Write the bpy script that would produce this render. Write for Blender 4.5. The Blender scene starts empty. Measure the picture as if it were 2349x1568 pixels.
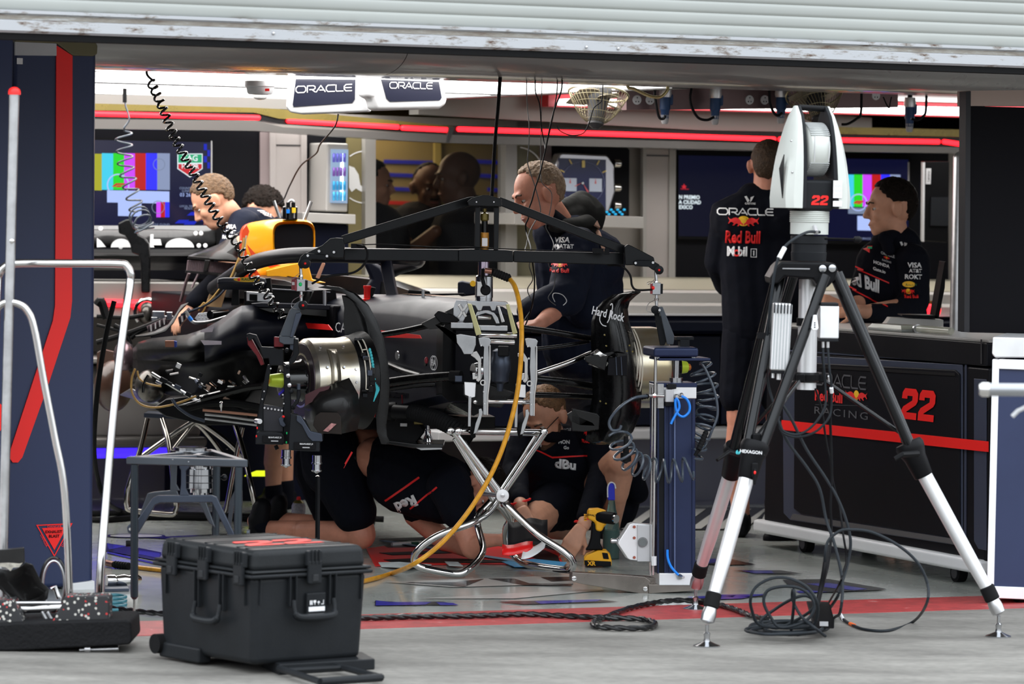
import bpy, bmesh, math, random
from mathutils import Vector, Matrix, noise
random.seed(7)
# ---------------------------------------------------------------- camera model
F=9000.;H=1.5;YH=470.;CX,CY=1174.5,784.;ROLL=.017
TH=math.atan((CY-YH)/F)
ct,st=math.cos(TH),math.sin(TH);cr,sr=math.cos(ROLL),math.sin(ROLL)
FW=Vector((0,ct,-st)); U0=Vector((0,st,ct)); R0=Vector((1,0,0))
RT=cr*R0+sr*U0; UP=cr*U0-sr*R0
CAM=Vector((0,0,H))
def ray(x,y): return FW+(x-CX)/F*RT+(CY-y)/F*UP
def P(x,y,D):
    r=ray(x,y); return CAM+r*(D/r.y)
def G(x,y,z=0.):
    r=ray(x,y); return CAM+r*((z-H)/r.z)
def PL(x,y,p0,n):
    r=ray(x,y); return CAM+r*((p0-CAM).dot(n)/r.dot(n))
def mpx(D): return D/F
C=bpy.context.scene.collection
OFF={}
PSI=math.radians(24.5)
EU=Vector((math.cos(PSI),math.sin(PSI),0)); EV=Vector((-math.sin(PSI),math.cos(PSI),0)); EZ=Vector((0,0,1))
LO=Vector((-.253,13.884,0))           # a point on the outer edge of the red line
def L(u,v,z=0.): return LO+EU*u+EV*v+EZ*z
def LV(x,y,v):
    "pixel -> point on the plane v metres behind the facade line"
    return PL(x,y,LO+EV*v,EV)
# ---------------------------------------------------------------- objects
def off(o): return OFF.get(o.name,Vector((0,0,0))) if o else Vector((0,0,0))
def thing(name,label,cat,loc=(0,0,0),group=None):
    o=bpy.data.objects.new(name,None); C.objects.link(o); o.empty_display_size=.05
    o.location=loc; o['label']=label; o['category']=cat
    if group:o['group']=group
    OFF[o.name]=Vector(loc); return o
def tag(o,label,cat,group=None):
    o['label']=label;o['category']=cat
    if group:o['group']=group
    return o
def struct(o): o['kind']='structure'; return o
def basis(d):
    d=d.normalized(); a=EZ if abs(d.z)<.95 else Vector((1,0,0))
    x=a.cross(d).normalized(); return x,d.cross(x).normalized(),d
class MB:
    def __init__(s): s.v=[];s.f=[];s.uv=None
    def add(s,vs,fs):
        n=len(s.v); s.v+= [Vector(v) for v in vs]; s.f+=[[i+n for i in f] for f in fs]; return s
    def box(s,c,sx,sy,sz,ax=None):
        "box centred at c, sizes along axes ax (three unit vectors)"
        X,Y,Z=ax or (Vector((1,0,0)),Vector((0,1,0)),EZ); c=Vector(c)
        vs=[c+X*(i*sx/2)+Y*(j*sy/2)+Z*(k*sz/2) for k in(-1,1) for j in(-1,1) for i in(-1,1)]
        return s.add(vs,[[0,2,3,1],[4,5,7,6],[0,1,5,4],[2,6,7,3],[0,4,6,2],[1,3,7,5]])
    def prism(s,pts,ex):
        pts=[Vector(p) for p in pts]; ex=Vector(ex); n=len(pts)
        return s.add(pts+[p+ex for p in pts],[list(range(n))[::-1],list(range(n,2*n))]+[[i,(i+1)%n,n+(i+1)%n,n+i] for i in range(n)])
    def tube(s,pts,r,seg=10,cap=True,closed=False):
        pts=[Vector(p) for p in pts]; n=len(pts)
        rs=r if isinstance(r,(list,tuple)) else [r]*n
        vs=[];prev=None
        for i,p in enumerate(pts):
            a=pts[(i-1)%n] if (i or closed) else p; b=pts[(i+1)%n] if (i<n-1 or closed) else p
            d=(b-a)
            if d.length<1e-9: d=EZ.copy()
            d.normalize()
            if prev is None: x,y,_=basis(d)
            else:
                x=prev-d*prev.dot(d)
                if x.length<1e-6:x,y,_=basis(d)
                x.normalize(); y=d.cross(x)
            prev=x
            vs+=[p+(x*math.cos(t)+y*math.sin(t))*rs[i] for t in [2*math.pi*k/seg for k in range(seg)]]
        fs=[]
        for i in range(n if closed else n-1):
            j=(i+1)%n
            for k in range(seg):
                l=(k+1)%seg; fs.append([i*seg+k,i*seg+l,j*seg+l,j*seg+k])
        if cap and not closed: fs+=[list(range(seg))[::-1],list(range((n-1)*seg,n*seg))]
        return s.add(vs,fs)
    def cyl(s,a,b,r,seg=16): return s.tube([a,b],r,seg)
    def lathe(s,c,ax,prof,seg=24,cap=True):
        "prof: list of (distance along axis, radius)"
        ax=Vector(ax).normalized(); c=Vector(c); x,y,_=basis(ax); vs=[]
        for h,r in prof: vs+=[c+ax*h+(x*math.cos(2*math.pi*k/seg)+y*math.sin(2*math.pi*k/seg))*max(r,1e-5) for k in range(seg)]
        n=len(prof); fs=[[i*seg+k,i*seg+(k+1)%seg,(i+1)*seg+(k+1)%seg,(i+1)*seg+k] for i in range(n-1) for k in range(seg)]
        if cap: fs+=[list(range(seg))[::-1],list(range((n-1)*seg,n*seg))]
        return s.add(vs,fs)
    def ell(s,c,r,ax=None,seg=20,rings=12,fn=None):
        X,Y,Z=ax or (Vector((1,0,0)),Vector((0,1,0)),EZ); c=Vector(c); vs=[]
        for i in range(rings+1):
            th=math.pi*i/rings
            for k in range(seg):
                ph=2*math.pi*k/seg; q=[math.sin(th)*math.cos(ph),math.sin(th)*math.sin(ph),math.cos(th)]
                m=fn(q) if fn else 1
                vs.append(c+X*(q[0]*r[0]*m)+Y*(q[1]*r[1]*m)+Z*(q[2]*r[2]*m))
        return s.add(vs,[[i*seg+k,(i+1)*seg+k,(i+1)*seg+(k+1)%seg,i*seg+(k+1)%seg] for i in range(rings) for k in range(seg)])
    def loft(s,secs,closed=True,cap=True):
        n=len(secs[0]);vs=[Vector(p) for q in secs for p in q];fs=[]
        for i in range(len(secs)-1):
            for k in range(n if closed else n-1):
                l=(k+1)%n; fs.append([i*n+k,i*n+l,(i+1)*n+l,(i+1)*n+k])
        if cap and closed: fs+=[list(range(n))[::-1],list(range((len(secs)-1)*n,len(secs)*n))]
        return s.add(vs,fs)
    def cone(s,a,ra,b,rb,seg=16):
        a=Vector(a);b=Vector(b);d=(b-a); 
        pr=[]
        n=5
        for i in range(n+1):
            t=math.pi/2*i/n; pr.append((-ra*math.cos(t),ra*math.sin(t)))
        for i in range(n+1):
            t=math.pi/2*i/n; pr.append((d.length+rb*math.sin(t),rb*math.cos(t)))
        return s.lathe(a,d if d.length>1e-6 else EZ,pr,seg)
    def build(s,name,mat,parent=None,bevel=0,smooth=35,seg=2,thick=0,clean=True):
        me=bpy.data.meshes.new(name); o_=off(parent)
        me.from_pydata([v-o_ for v in s.v],[],s.f)
        bm=bmesh.new(); bm.from_mesh(me)
        if clean: bmesh.ops.remove_doubles(bm,verts=bm.verts,dist=1e-6)
        bmesh.ops.recalc_face_normals(bm,faces=bm.faces); bm.to_mesh(me); bm.free()
        me.materials.append(mat)
        if smooth:
            me.shade_smooth(); me.set_sharp_from_angle(angle=math.radians(smooth))
        o=bpy.data.objects.new(name,me); C.objects.link(o)
        if parent: o.parent=parent
        OFF[o.name]=o_
        if thick:
            m=o.modifiers.new('t','SOLIDIFY'); m.thickness=thick; m.offset=0
        if bevel:
            m=o.modifiers.new('b','BEVEL'); m.width=bevel; m.segments=seg; m.limit_method='ANGLE'; m.angle_limit=math.radians(40); m.harden_normals=True
        return o
def catmull(pts,n=6,closed=False):
    pts=[Vector(p) for p in pts]; N=len(pts); out=[]
    for i in range(N if closed else N-1):
        if closed: a,b,c,d=[pts[(i+k)%N] for k in(-1,0,1,2)]
        else: a,b,c,d=pts[max(i-1,0)],pts[i],pts[i+1],pts[min(i+2,N-1)]
        for k in range(n):
            t=k/n; out.append(.5*((2*b)+(c-a)*t+(2*a-5*b+4*c-d)*t*t+(3*b-a-3*c+d)*t**3))
    if not closed: out.append(pts[-1])
    return out
def PT(lst,D=None):
    "[(x,y,D)...] pixels with distance -> points"
    return [P(*q) if len(q)==3 else P(q[0],q[1],D) for q in lst]
def wire(name,lst,r,mat,parent=None,n=6,D=None,seg=8,closed=False):
    pts=[q if isinstance(q,Vector) else (P(*q) if len(q)==3 else P(q[0],q[1],D)) for q in lst]
    return MB().tube(catmull(pts,n,closed) if n else pts,r,seg,closed=closed).build(name,mat,parent)
def plate(name,lst,D,th,mat,parent=None,bevel=0,nrm=None,mb=None):
    "outline in pixels on an upright plane through distance D (centre), th metres thick away from the camera"
    n=Vector((0,1,0)) if nrm is None else nrm
    cx=sum(q[0] for q in lst)/len(lst);cy=sum(q[1] for q in lst)/len(lst)
    p0=P(cx,cy,D); pts=[PL(q[0],q[1],p0,n) for q in lst]
    m=(mb or MB()).prism(pts,n*th*(1 if n.y>0 else -1))
    return m if mb is not None else m.build(name,mat,parent,bevel=bevel)
def coil(axis,turns,rad,n=14,taper=None):
    "helix round a polyline axis"
    ax=catmull(axis,10); N=int(turns*n); out=[]
    L_=[0]
    for a,b in zip(ax,ax[1:]): L_.append(L_[-1]+(b-a).length)
    x0=None;j=0
    for i in range(N+1):
        t=L_[-1]*i/N
        while j<len(ax)-2 and L_[j+1]<t: j+=1
        d=ax[j+1]-ax[j]; f=(t-L_[j])/max(d.length,1e-9); p=ax[j]+d*f; d.normalize()
        if x0 is None: x0=basis(d)[0]
        x0=(x0-d*x0.dot(d)).normalized(); y=d.cross(x0); th=2*math.pi*i/n
        r=rad(i/N) if callable(rad) else rad
        out.append(p+(x0*math.cos(th)+y*math.sin(th))*r)
    return out
# ---------------------------------------------------------------- materials
MT={}
def mat(name,col,rough=.5,metal=0.,coat=0.,emit=0,ecol=None,noise_=0,nscale=8,bump=0,bscale=40,alpha=1,trans=0,spec=.5,var=None,ior=1.45,aniso=0):
    if name in MT: return MT[name]
    m=bpy.data.materials.new(name); m.use_nodes=True; nt=m.node_tree; b=nt.nodes['Principled BSDF']
    if max(col[:3])<.06 and not metal and not coat and not emit: col=tuple(k*.55 for k in col[:3]); spec=min(spec,.14)
    elif max(col[:3])<.035 and not emit: col=tuple(k*.55 for k in col[:3]); spec=min(spec,.3)
    c=(*col,1) if len(col)==3 else col
    b.inputs['Base Color'].default_value=c; b.inputs['Roughness'].default_value=rough; b.inputs['Metallic'].default_value=metal
    b.inputs['Coat Weight'].default_value=coat; b.inputs['Coat Roughness'].default_value=.08; b.inputs['Specular IOR Level'].default_value=spec
    b.inputs['Transmission Weight'].default_value=trans; b.inputs['Alpha'].default_value=alpha; b.inputs['IOR'].default_value=ior
    if aniso: b.inputs['Anisotropic'].default_value=aniso
    if emit:
        b.inputs['Emission Color'].default_value=(*(ecol or col),1); b.inputs['Emission Strength'].default_value=emit
    tc=nt.nodes.new('ShaderNodeTexCoord')
    if noise_ or var:
        n=nt.nodes.new('ShaderNodeTexNoise'); n.inputs['Scale'].default_value=nscale; n.inputs['Detail'].default_value=6; n.inputs['Roughness'].default_value=.6
        nt.links.new(tc.outputs['Object'],n.inputs['Vector'])
        r=nt.nodes.new('ShaderNodeValToRGB'); v=var or tuple(min(1,k*(1-noise_)) for k in c[:3])
        r.color_ramp.elements[0].position=.35;r.color_ramp.elements[1].position=.65
        r.color_ramp.elements[0].color=(*v[:3],1); r.color_ramp.elements[1].color=c
        nt.links.new(n.outputs['Fac'],r.inputs['Fac']); nt.links.new(r.outputs['Color'],b.inputs['Base Color'])
        mr=nt.nodes.new('ShaderNodeMapRange'); mr.inputs['To Min'].default_value=max(0,rough-.08); mr.inputs['To Max'].default_value=min(1,rough+.1)
        nt.links.new(n.outputs['Fac'],mr.inputs['Value']); nt.links.new(mr.outputs['Result'],b.inputs['Roughness'])
    if bump:
        n2=nt.nodes.new('ShaderNodeTexNoise'); n2.inputs['Scale'].default_value=bscale; n2.inputs['Detail'].default_value=4
        nt.links.new(tc.outputs['Object'],n2.inputs['Vector'])
        bp=nt.nodes.new('ShaderNodeBump'); bp.inputs['Strength'].default_value=bump; bp.inputs['Distance'].default_value=.01
        nt.links.new(n2.outputs['Fac'],bp.inputs['Height']); nt.links.new(bp.outputs['Normal'],b.inputs['Normal'])
    MT[name]=m; return m
def hexc(h,g=2.2):
    return tuple((int(h[i:i+2],16)/255)**g for i in(0,2,4))
NAVY=hexc('232a45');INK=hexc('10131f')
m_navy=mat('navy_paint',hexc('2a3352'),.45,noise_=.12,nscale=3)
m_navyd=mat('dark_navy_paint',hexc('1a1f33'),.4,noise_=.1)
m_navym=mat('navy_metal',hexc('262f4c'),.38,.35,noise_=.1)
m_blk=mat('black_plastic',(.012,.012,.014),.42,noise_=.3)
m_blkm=mat('black_anodised_metal',(.022,.024,.028),.38,.6,noise_=.2)
m_blkg=mat('gloss_black',(.006,.006,.007),.15,coat=.6)
m_carb=mat('carbon_fibre',(.007,.007,.008),.26,coat=.18,noise_=.5,nscale=30)
m_carbm=mat('matt_carbon_fibre',(.018,.017,.017),.45,coat=.2,noise_=.4,nscale=25)
m_rub=mat('black_rubber',(.014,.014,.015),.7,bump=.15)
m_gun=mat('gunmetal_anodised',hexc('464c58'),.38,.7,noise_=.12)
m_chr=mat('polished_steel',(.68,.67,.66),.09,1.,noise_=.05)
m_stl=mat('brushed_steel',(.62,.62,.63),.3,1.,noise_=.15,nscale=20)
m_alu=mat('machined_aluminium',(.52,.53,.55),.13,1.,noise_=.12,nscale=12)
m_aluw=mat('satin_aluminium',(.86,.86,.87),.38,.75,noise_=.05)
m_wht=mat('white_paint',(.78,.78,.79),.4,noise_=.05)
m_grey=mat('light_grey_paint',(.5,.5,.51),.45,noise_=.06)
m_red=mat('bright_red_vinyl',(.95,.015,.012),.4)
m_yel=mat('amber_paint',(.95,.42,.01),.3,coat=.3)
m_gold=mat('gold_paint',(.20,.155,.035),.28,.35,noise_=.15)
m_txtw=mat('white_print',(.85,.85,.86),.5)
m_txtg=mat('grey_print',(.07,.075,.085),.5)
m_txtr=mat('red_print',(.85,.02,.02),.5)
m_blue=mat('blue_tube',(.01,.22,.8),.3)
m_skin=mat('skin',(.66,.33,.21),.5,noise_=.16,nscale=14,bump=.08,bscale=60)
m_skinr=mat('ruddy_skin',(.68,.29,.19),.5,noise_=.18,nscale=14,bump=.1,bscale=60)
m_cloth=mat('dark_navy_fabric',(.0085,.010,.019),.85,noise_=.2,nscale=12,bump=.35,bscale=18,spec=.25)
m_clothb=mat('navy_jacket_fabric',(.016,.022,.048),.7,noise_=.2,nscale=9,bump=.45,bscale=11,spec=.3)
m_shoe=mat('black_shoe_leather',(.012,.012,.016),.6,noise_=.3,bump=.2)
m_hairb=mat('dark_brown_hair',(.020,.012,.008),.55,noise_=.5,nscale=60,bump=.8,bscale=140)
m_hairl=mat('light_brown_hair',(.17,.095,.045),.6,noise_=.5,nscale=60,bump=.8,bscale=140)
m_hairg=mat('sandy_grey_hair',(.36,.24,.15),.6,noise_=.4,nscale=60,bump=.8,bscale=140)
# ---------------------------------------------------------------- lettering
def text(s,org,rv,uv,h,mt,parent,bold=.0,shear=0,align='CENTER',wx=1.,name='lettering',wrap=None,th=.0015,sp=1.0,pix=False):
    "letters s centred at org, cap height h metres, along rv, upright uv"
    cu=bpy.data.curves.new('t','FONT'); cu.body=s; cu.align_x=align; cu.align_y='CENTER'; cu.size=1; cu.shear=shear; cu.offset=bold
    cu.space_character=sp; cu.resolution_u=2
    ob=bpy.data.objects.new('t',cu); C.objects.link(ob); dg=bpy.context.evaluated_depsgraph_get()
    me=bpy.data.meshes.new_from_object(ob.evaluated_get(dg)); bpy.data.objects.remove(ob); bpy.data.curves.remove(cu)
    k=h/.70; rv=Vector(rv).normalized(); uv=Vector(uv); uv=(uv-rv*0).normalized(); nn=rv.cross(uv).normalized()
    org=Vector(org); o_=off(parent)
    for v in me.vertices:
        p=org+rv*(v.co.x*k*wx)+uv*(v.co.y*k)+nn*th; v.co=p-o_
    me.name=name; me.materials.clear(); me.materials.append(mt)
    if wrap is not None:
        bm=bmesh.new(); bm.from_mesh(me)
        bmesh.ops.triangulate(bm,faces=bm.faces)
        for _ in range(3):
            es=[e for e in bm.edges if e.calc_length()>.02]
            if es: bmesh.ops.subdivide_edges(bm,edges=es,cuts=1); bmesh.ops.triangulate(bm,faces=bm.faces)
        bm.to_mesh(me); bm.free()
    o=bpy.data.objects.new(name,me); C.objects.link(o); o.parent=parent; OFF[o.name]=o_
    if wrap is not None: dowrap(o,wrap,nn,th)
    return o
def dowrap(o,target,nn,th=.003):
    from mathutils.bvhtree import BVHTree
    dg=bpy.context.evaluated_depsgraph_get(); ev=target.evaluated_get(dg); me=ev.to_mesh()
    ot=off(target); bvh=BVHTree.FromPolygons([v.co+ot for v in me.vertices],[tuple(p.vertices) for p in me.polygons]); ev.to_mesh_clear()
    oo=off(o)
    for v in o.data.vertices:
        w=v.co+oo; h=bvh.ray_cast(w+nn*.5,-nn,1.2)
        if h[0] is not None: v.co=h[0]+nn*(th+.0015)-oo
    m=o.modifiers.new('s','SOLIDIFY'); m.thickness=.0012; m.offset=1
def flat(name,polys,org,rv,uv,k,mt,parent,wrap=None,th=.0015):
    "polygons in 2-D units (k metres each) laid on a surface"
    rv=Vector(rv).normalized(); uv=Vector(uv).normalized(); nn=rv.cross(uv).normalized(); org=Vector(org)
    mb=MB()
    for pl in polys: mb.add([org+rv*(x*k)+uv*(y*k)+nn*th for x,y in pl],[list(range(len(pl)))])
    me_o=mb.build(name,mt,parent,smooth=0,clean=False)
    if wrap is not None:
        bm=bmesh.new(); bm.from_mesh(me_o.data); bmesh.ops.triangulate(bm,faces=bm.faces)
        for _ in range(4):
            es=[e for e in bm.edges if e.calc_length()>.02]
            if es: bmesh.ops.subdivide_edges(bm,edges=es,cuts=1); bmesh.ops.triangulate(bm,faces=bm.faces)
        bm.to_mesh(me_o.data); bm.free(); dowrap(me_o,wrap,nn,th)
    return me_o
def circ(x,y,r,n=20,ry=None): return [(x+r*math.cos(2*math.pi*i/n),y+(ry or r)*math.sin(2*math.pi*i/n)) for i in range(n)]
def ring(x,y,r,w,n=24):
    out=[]
    for i in range(n):
        a=2*math.pi*i/n;b=2*math.pi*(i+1)/n
        out.append([(x+q*math.cos(t),y+q*math.sin(t)) for q,t in((r,a),(r,b),(r-w,b),(r-w,a))])
    return out
BULL=[(.05,.02),(.14,.10),(.22,.30),(.34,.44),(.50,.50),(.66,.46),(.80,.36),(.92,.40),(1.0,.55),(.96,.38),(.90,.30),(.93,.16),(.99,.02),(.93,-.02),(.88,.10),(.78,.14),(.70,.10),(.62,-.02),(.72,-.14),(.62,-.16),(.50,-.02),(.40,.02),(.34,-.10),(.42,-.2),(.30,-.2),(.24,-.04),(.16,-.02),(.10,-.12),(.02,-.10)]
def bulls(org,rv,uv,w,parent,wrap=None,th=.0015,hk=1.):
    "two charging bulls in front of a sun, w metres wide"
    k=w/2
    flat('sun_emblem',[circ(0,.22*hk,.42*min(1,hk*1.2),ry=.42*hk)],org,rv,uv,k,m_sun,parent,wrap,th)
    flat('bull_emblem',[[(x,y*hk) for x,y in BULL],[(-x,y*hk) for x,y in BULL][::-1]],org,rv,uv,k,m_txtr,parent,wrap,th+.001)
m_sun=mat('yellow_print',(.95,.55,.02),.5)
LET={'O':[[(.25,0),(.95,0),(1.15,.2),(1.15,.5),(.95,.7),(.25,.7),(.05,.5),(.05,.2),(.25,0)]],'R':[[(.05,0),(.05,.7),(.75,.7),(.92,.58),(.92,.40),(.75,.28),(.3,.28)],[(.55,.28),(.95,0)]],'A':[[(0,0),(.5,.7),(1,0)],[(.38,.2),(.82,.2)]],'C':[[(1.0,0),(.25,0),(.05,.2),(.05,.5),(.25,.7),(1.0,.7)]],'L':[[(.05,.7),(.05,.12),(.15,0),(.85,0)]],'E':[[(.9,0),(.25,0),(.05,.2),(.05,.5),(.25,.7),(.9,.7)],[(.08,.35),(.85,.35)]]}
LW={'O':1.28,'R':1.06,'A':1.06,'C':1.1,'L':.92,'E':.98}
def wideword(s,org,rv,uv,h,mt,parent,w=.12,wrap=None,th=.0015):
    "wide rounded capitals drawn from strokes"
    tot=sum(LW[c] for c in s); x=-tot/2; polys=[]
    for c in s:
        for st_ in LET[c]:
            for (ax,ay),(bx,by) in zip(st_,st_[1:]):
                dx,dy=bx-ax,by-ay; l=math.hypot(dx,dy); nx,ny=-dy/l*w/2,dx/l*w/2; ex,ey=dx/l*w*.3,dy/l*w*.3
                polys.append([(x+ax-ex+nx,ay-ey+ny-.35),(x+ax-ex-nx,ay-ey-ny-.35),(x+bx+ex-nx,by+ey-ny-.35),(x+bx+ex+nx,by+ey+ny-.35)])
        x+=LW[c]
    return flat('lettering',polys,org,rv,uv,h/.7,mt,parent,wrap,th)
# ---------------------------------------------------------------- the setting
def nodemat(name,fn):
    m=bpy.data.materials.new(name); m.use_nodes=True; nt=m.node_tree; fn(nt,nt.nodes['Principled BSDF']); return m
def N(nt,t,**k):
    n=nt.nodes.new(t)
    for a,b in k.items():
        if a in n.inputs: n.inputs[a].default_value=b
        else: setattr(n,a,b)
    return n
def f_conc(nt,b):
    tc=N(nt,'ShaderNodeTexCoord'); n1=N(nt,'ShaderNodeTexNoise',Scale=2.2,Detail=8,Roughness=.65); n2=N(nt,'ShaderNodeTexNoise',Scale=45,Detail=5)
    mp=N(nt,'ShaderNodeMapping'); mp.inputs['Rotation'].default_value=(0,0,-PSI); mp.inputs['Scale'].default_value=(.55,1.5,1)
    nt.links.new(tc.outputs['Object'],mp.inputs['Vector'])
    for n in(n1,n2): nt.links.new(mp.outputs['Vector'],n.inputs['Vector'])
    r=N(nt,'ShaderNodeValToRGB'); e=r.color_ramp.elements; e[0].position=.3;e[0].color=(.11,.103,.092,1);e[1].position=.72;e[1].color=(.30,.285,.258,1)
    nt.links.new(n1.outputs['Fac'],r.inputs['Fac'])
    mx=N(nt,'ShaderNodeMix',data_type='RGBA',blend_type='MULTIPLY'); mx.inputs[0].default_value=.55
    r2=N(nt,'ShaderNodeValToRGB'); r2.color_ramp.elements[0].position=.38;r2.color_ramp.elements[0].color=(.6,.6,.6,1);r2.color_ramp.elements[1].position=.6
    nt.links.new(n2.outputs['Fac'],r2.inputs['Fac']); nt.links.new(r.outputs['Color'],mx.inputs[6]); nt.links.new(r2.outputs['Color'],mx.inputs[7])
    nt.links.new(mx.outputs[2],b.inputs['Base Color']); b.inputs['Roughness'].default_value=.78
    bp=N(nt,'ShaderNodeBump',Strength=.25,Distance=.004); nt.links.new(n2.outputs['Fac'],bp.inputs['Height']); nt.links.new(bp.outputs['Normal'],b.inputs['Normal'])
m_conc=nodemat('worn_concrete',f_conc)
def f_gfl(nt,b):
    tc=N(nt,'ShaderNodeTexCoord'); n1=N(nt,'ShaderNodeTexNoise',Scale=1.6,Detail=6); nt.links.new(tc.outputs['Object'],n1.inputs['Vector'])
    r=N(nt,'ShaderNodeValToRGB'); e=r.color_ramp.elements; e[0].position=.3;e[0].color=(.34,.36,.335,1);e[1].position=.7;e[1].color=(.50,.52,.485,1)
    nt.links.new(n1.outputs['Fac'],r.inputs['Fac']); nt.links.new(r.outputs['Color'],b.inputs['Base Color'])
    n3=N(nt,'ShaderNodeTexNoise',Scale=9,Detail=5); nt.links.new(tc.outputs['Object'],n3.inputs['Vector'])
    mr=N(nt,'ShaderNodeMapRange'); mr.inputs['To Min'].default_value=.07; mr.inputs['To Max'].default_value=.2
    nt.links.new(n3.outputs['Fac'],mr.inputs['Value']); nt.links.new(mr.outputs['Result'],b.inputs['Roughness'])
    bp=N(nt,'ShaderNodeBump',Strength=.03,Distance=.01); nt.links.new(n3.outputs['Fac'],bp.inputs['Height']); nt.links.new(bp.outputs['Normal'],b.inputs['Normal'])
m_gfl=nodemat('painted_garage_floor',f_gfl)
def quad(u0,v0,u1,v1,z): return [L(u0,v0,z),L(u1,v0,z),L(u1,v1,z),L(u0,v1,z)]
def slab(name,u0,v0,u1,v1,z0,z1,m,parent=None,bevel=0):
    return MB().prism(quad(u0,v0,u1,v1,z0),(0,0,z1-z0)).build(name,m,parent,bevel=bevel)
fl=struct(MB().prism(quad(-7,-14,7,.002,-.1),(0,0,.1)).build('floor',m_conc,smooth=0))
fl2=struct(MB().prism(quad(-7,.002,7,9.5,-.1),(0,0,.1)).build('floor',m_gfl,smooth=0))
def f_redl(nt,b):
    tc=N(nt,'ShaderNodeTexCoord'); n1=N(nt,'ShaderNodeTexNoise',Scale=14,Detail=8,Roughness=.7); nt.links.new(tc.outputs['Object'],n1.inputs['Vector'])
    r=N(nt,'ShaderNodeValToRGB'); e=r.color_ramp.elements; e[0].position=.3;e[0].color=(.22,.03,.03,1);e[1].position=.62;e[1].color=(.42,.045,.045,1)
    q=r.color_ramp.elements.new(.72); q.color=(.5,.3,.28,1)
    nt.links.new(n1.outputs['Fac'],r.inputs['Fac']); nt.links.new(r.outputs['Color'],b.inputs['Base Color']); b.inputs['Roughness'].default_value=.5
struct(MB().prism(quad(-7,.005,7,.44,.0),(0,0,.002)).build('trim_1',nodemat('worn_red_line',f_redl),smooth=0))
# floor graphics
m_fblk=mat('floor_print_black',(.03,.03,.035),.2); m_fwht=mat('floor_print_white',(.5,.49,.46),.2); m_fblu=mat('floor_print_blue',(.03,.03,.33),.2); m_fred=mat('floor_print_red',(.85,.012,.012),.3)
_tn=[1]
def fdec(polys,m,z=.003):
    _tn[0]+=1
    mb=MB()
    for pl in polys:
        mb.add([G(x,y,z+.001*(m is not m_fwht)) for x,y in pl],[list(range(len(pl)))])
    return struct(mb.build('trim_%d'%_tn[0],m,smooth=0))
fdec([[(880,1334),(1310,1318),(1316,1338),(1040,1346)],[(960,1372),(1380,1348),(1385,1353),(1180,1372)]],m_fwht)
fdec([[(930,1335),(1040,1334),(1110,1327),(1065,1345),(1030,1342)],[(1120,1326),(1180,1326),(1215,1337),(1310,1338),(1312,1342),(1200,1341)],[(1240,1323),(1310,1322),(1318,1330),(1265,1333)]],m_fblk)
fdec([[(860,1377),(915,1380),(1015,1379),(1050,1386),(960,1387),(860,1388)],[(1140,1379),(1370,1374),(1420,1379),(1200,1385)]],m_fblk)
fdec([[(862,1376),(895,1380),(990,1380),(975,1386),(862,1388)],[(1000,1380),(1040,1382),(1052,1387),(1010,1387)],[(1225,1378),(1380,1374),(1370,1378),(1240,1384)],[(1575,1368),(1620,1366),(1640,1370),(1590,1372)],[(1700,1367),(1735,1366),(1720,1369)],[(1640,1363),(1760,1362),(1700,1372),(1640,1374)]],m_fblu,.0035)
fdec([[(1590,1290),(1680,1282),(1735,1294),(1650,1295)],[(1680,1307),(1790,1307),(1842,1315),(1760,1315)],[(1795,1329),(1900,1327),(2005,1345),(2035,1350),(2010,1353),(1880,1358),(1830,1357),(1860,1352),(1815,1345)],[(1600,1370),(1760,1361),(1755,1367),(1620,1374)]],m_fblk)
fdec([[(1585,1287),(1640,1280),(1650,1288),(1600,1295)],[(1700,1308),(1770,1308),(1775,1314),(1730,1314)],[(1850,1338),(1900,1336),(1990,1350),(1960,1353),(1900,1347)],[(1825,1355),(1860,1353),(1900,1357),(1835,1359)],[(1645,1366),(1690,1364),(1680,1369),(1650,1370)]],m_fblu,.0035)
fdec([[(240,1244),(320,1256),(370,1266),(366,1286),(240,1262)]],m_fblk)
fdec([[(245,1246),(290,1252),(250,1260)],[(320,1262),(367,1268),(366,1280),(318,1270)],[(246,1264),(370,1292),(368,1295),(246,1268)]],m_fblu,.0035)
fdec([[(310+70*math.cos(t),1228+4.5*math.sin(t)) for t in [2*math.pi*i/30 for i in range(30)]][:], [(330,1216+16),(700,1215),(760,1222),(470,1240)]],m_fblk)
fdec([[(390+60*math.cos(t)-78,1228+3.2*math.sin(t)) for t in [2*math.pi*i/30 for i in range(30)]]],m_fwht,.0045)
# diagonal chequer stripes by the back wall
st_=[]
for i in range(8):
    x=1440+i*52; st_.append([(x,1166),(x+24,1166),(x-40,1212),(x-66,1212)])
fdec([[(1420,1163),(1790,1163),(1700,1214),(1380,1214)]],m_fblk); fdec([[(min(max(x,1390),1760),y) for x,y in q] for q in st_],m_fwht,.006)
fdec([[(870,1235),(1060,1228),(1060,1234),(880,1240)],[(880,1250),(1080,1246),(1080,1252),(890,1256)]],m_fblk)
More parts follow.
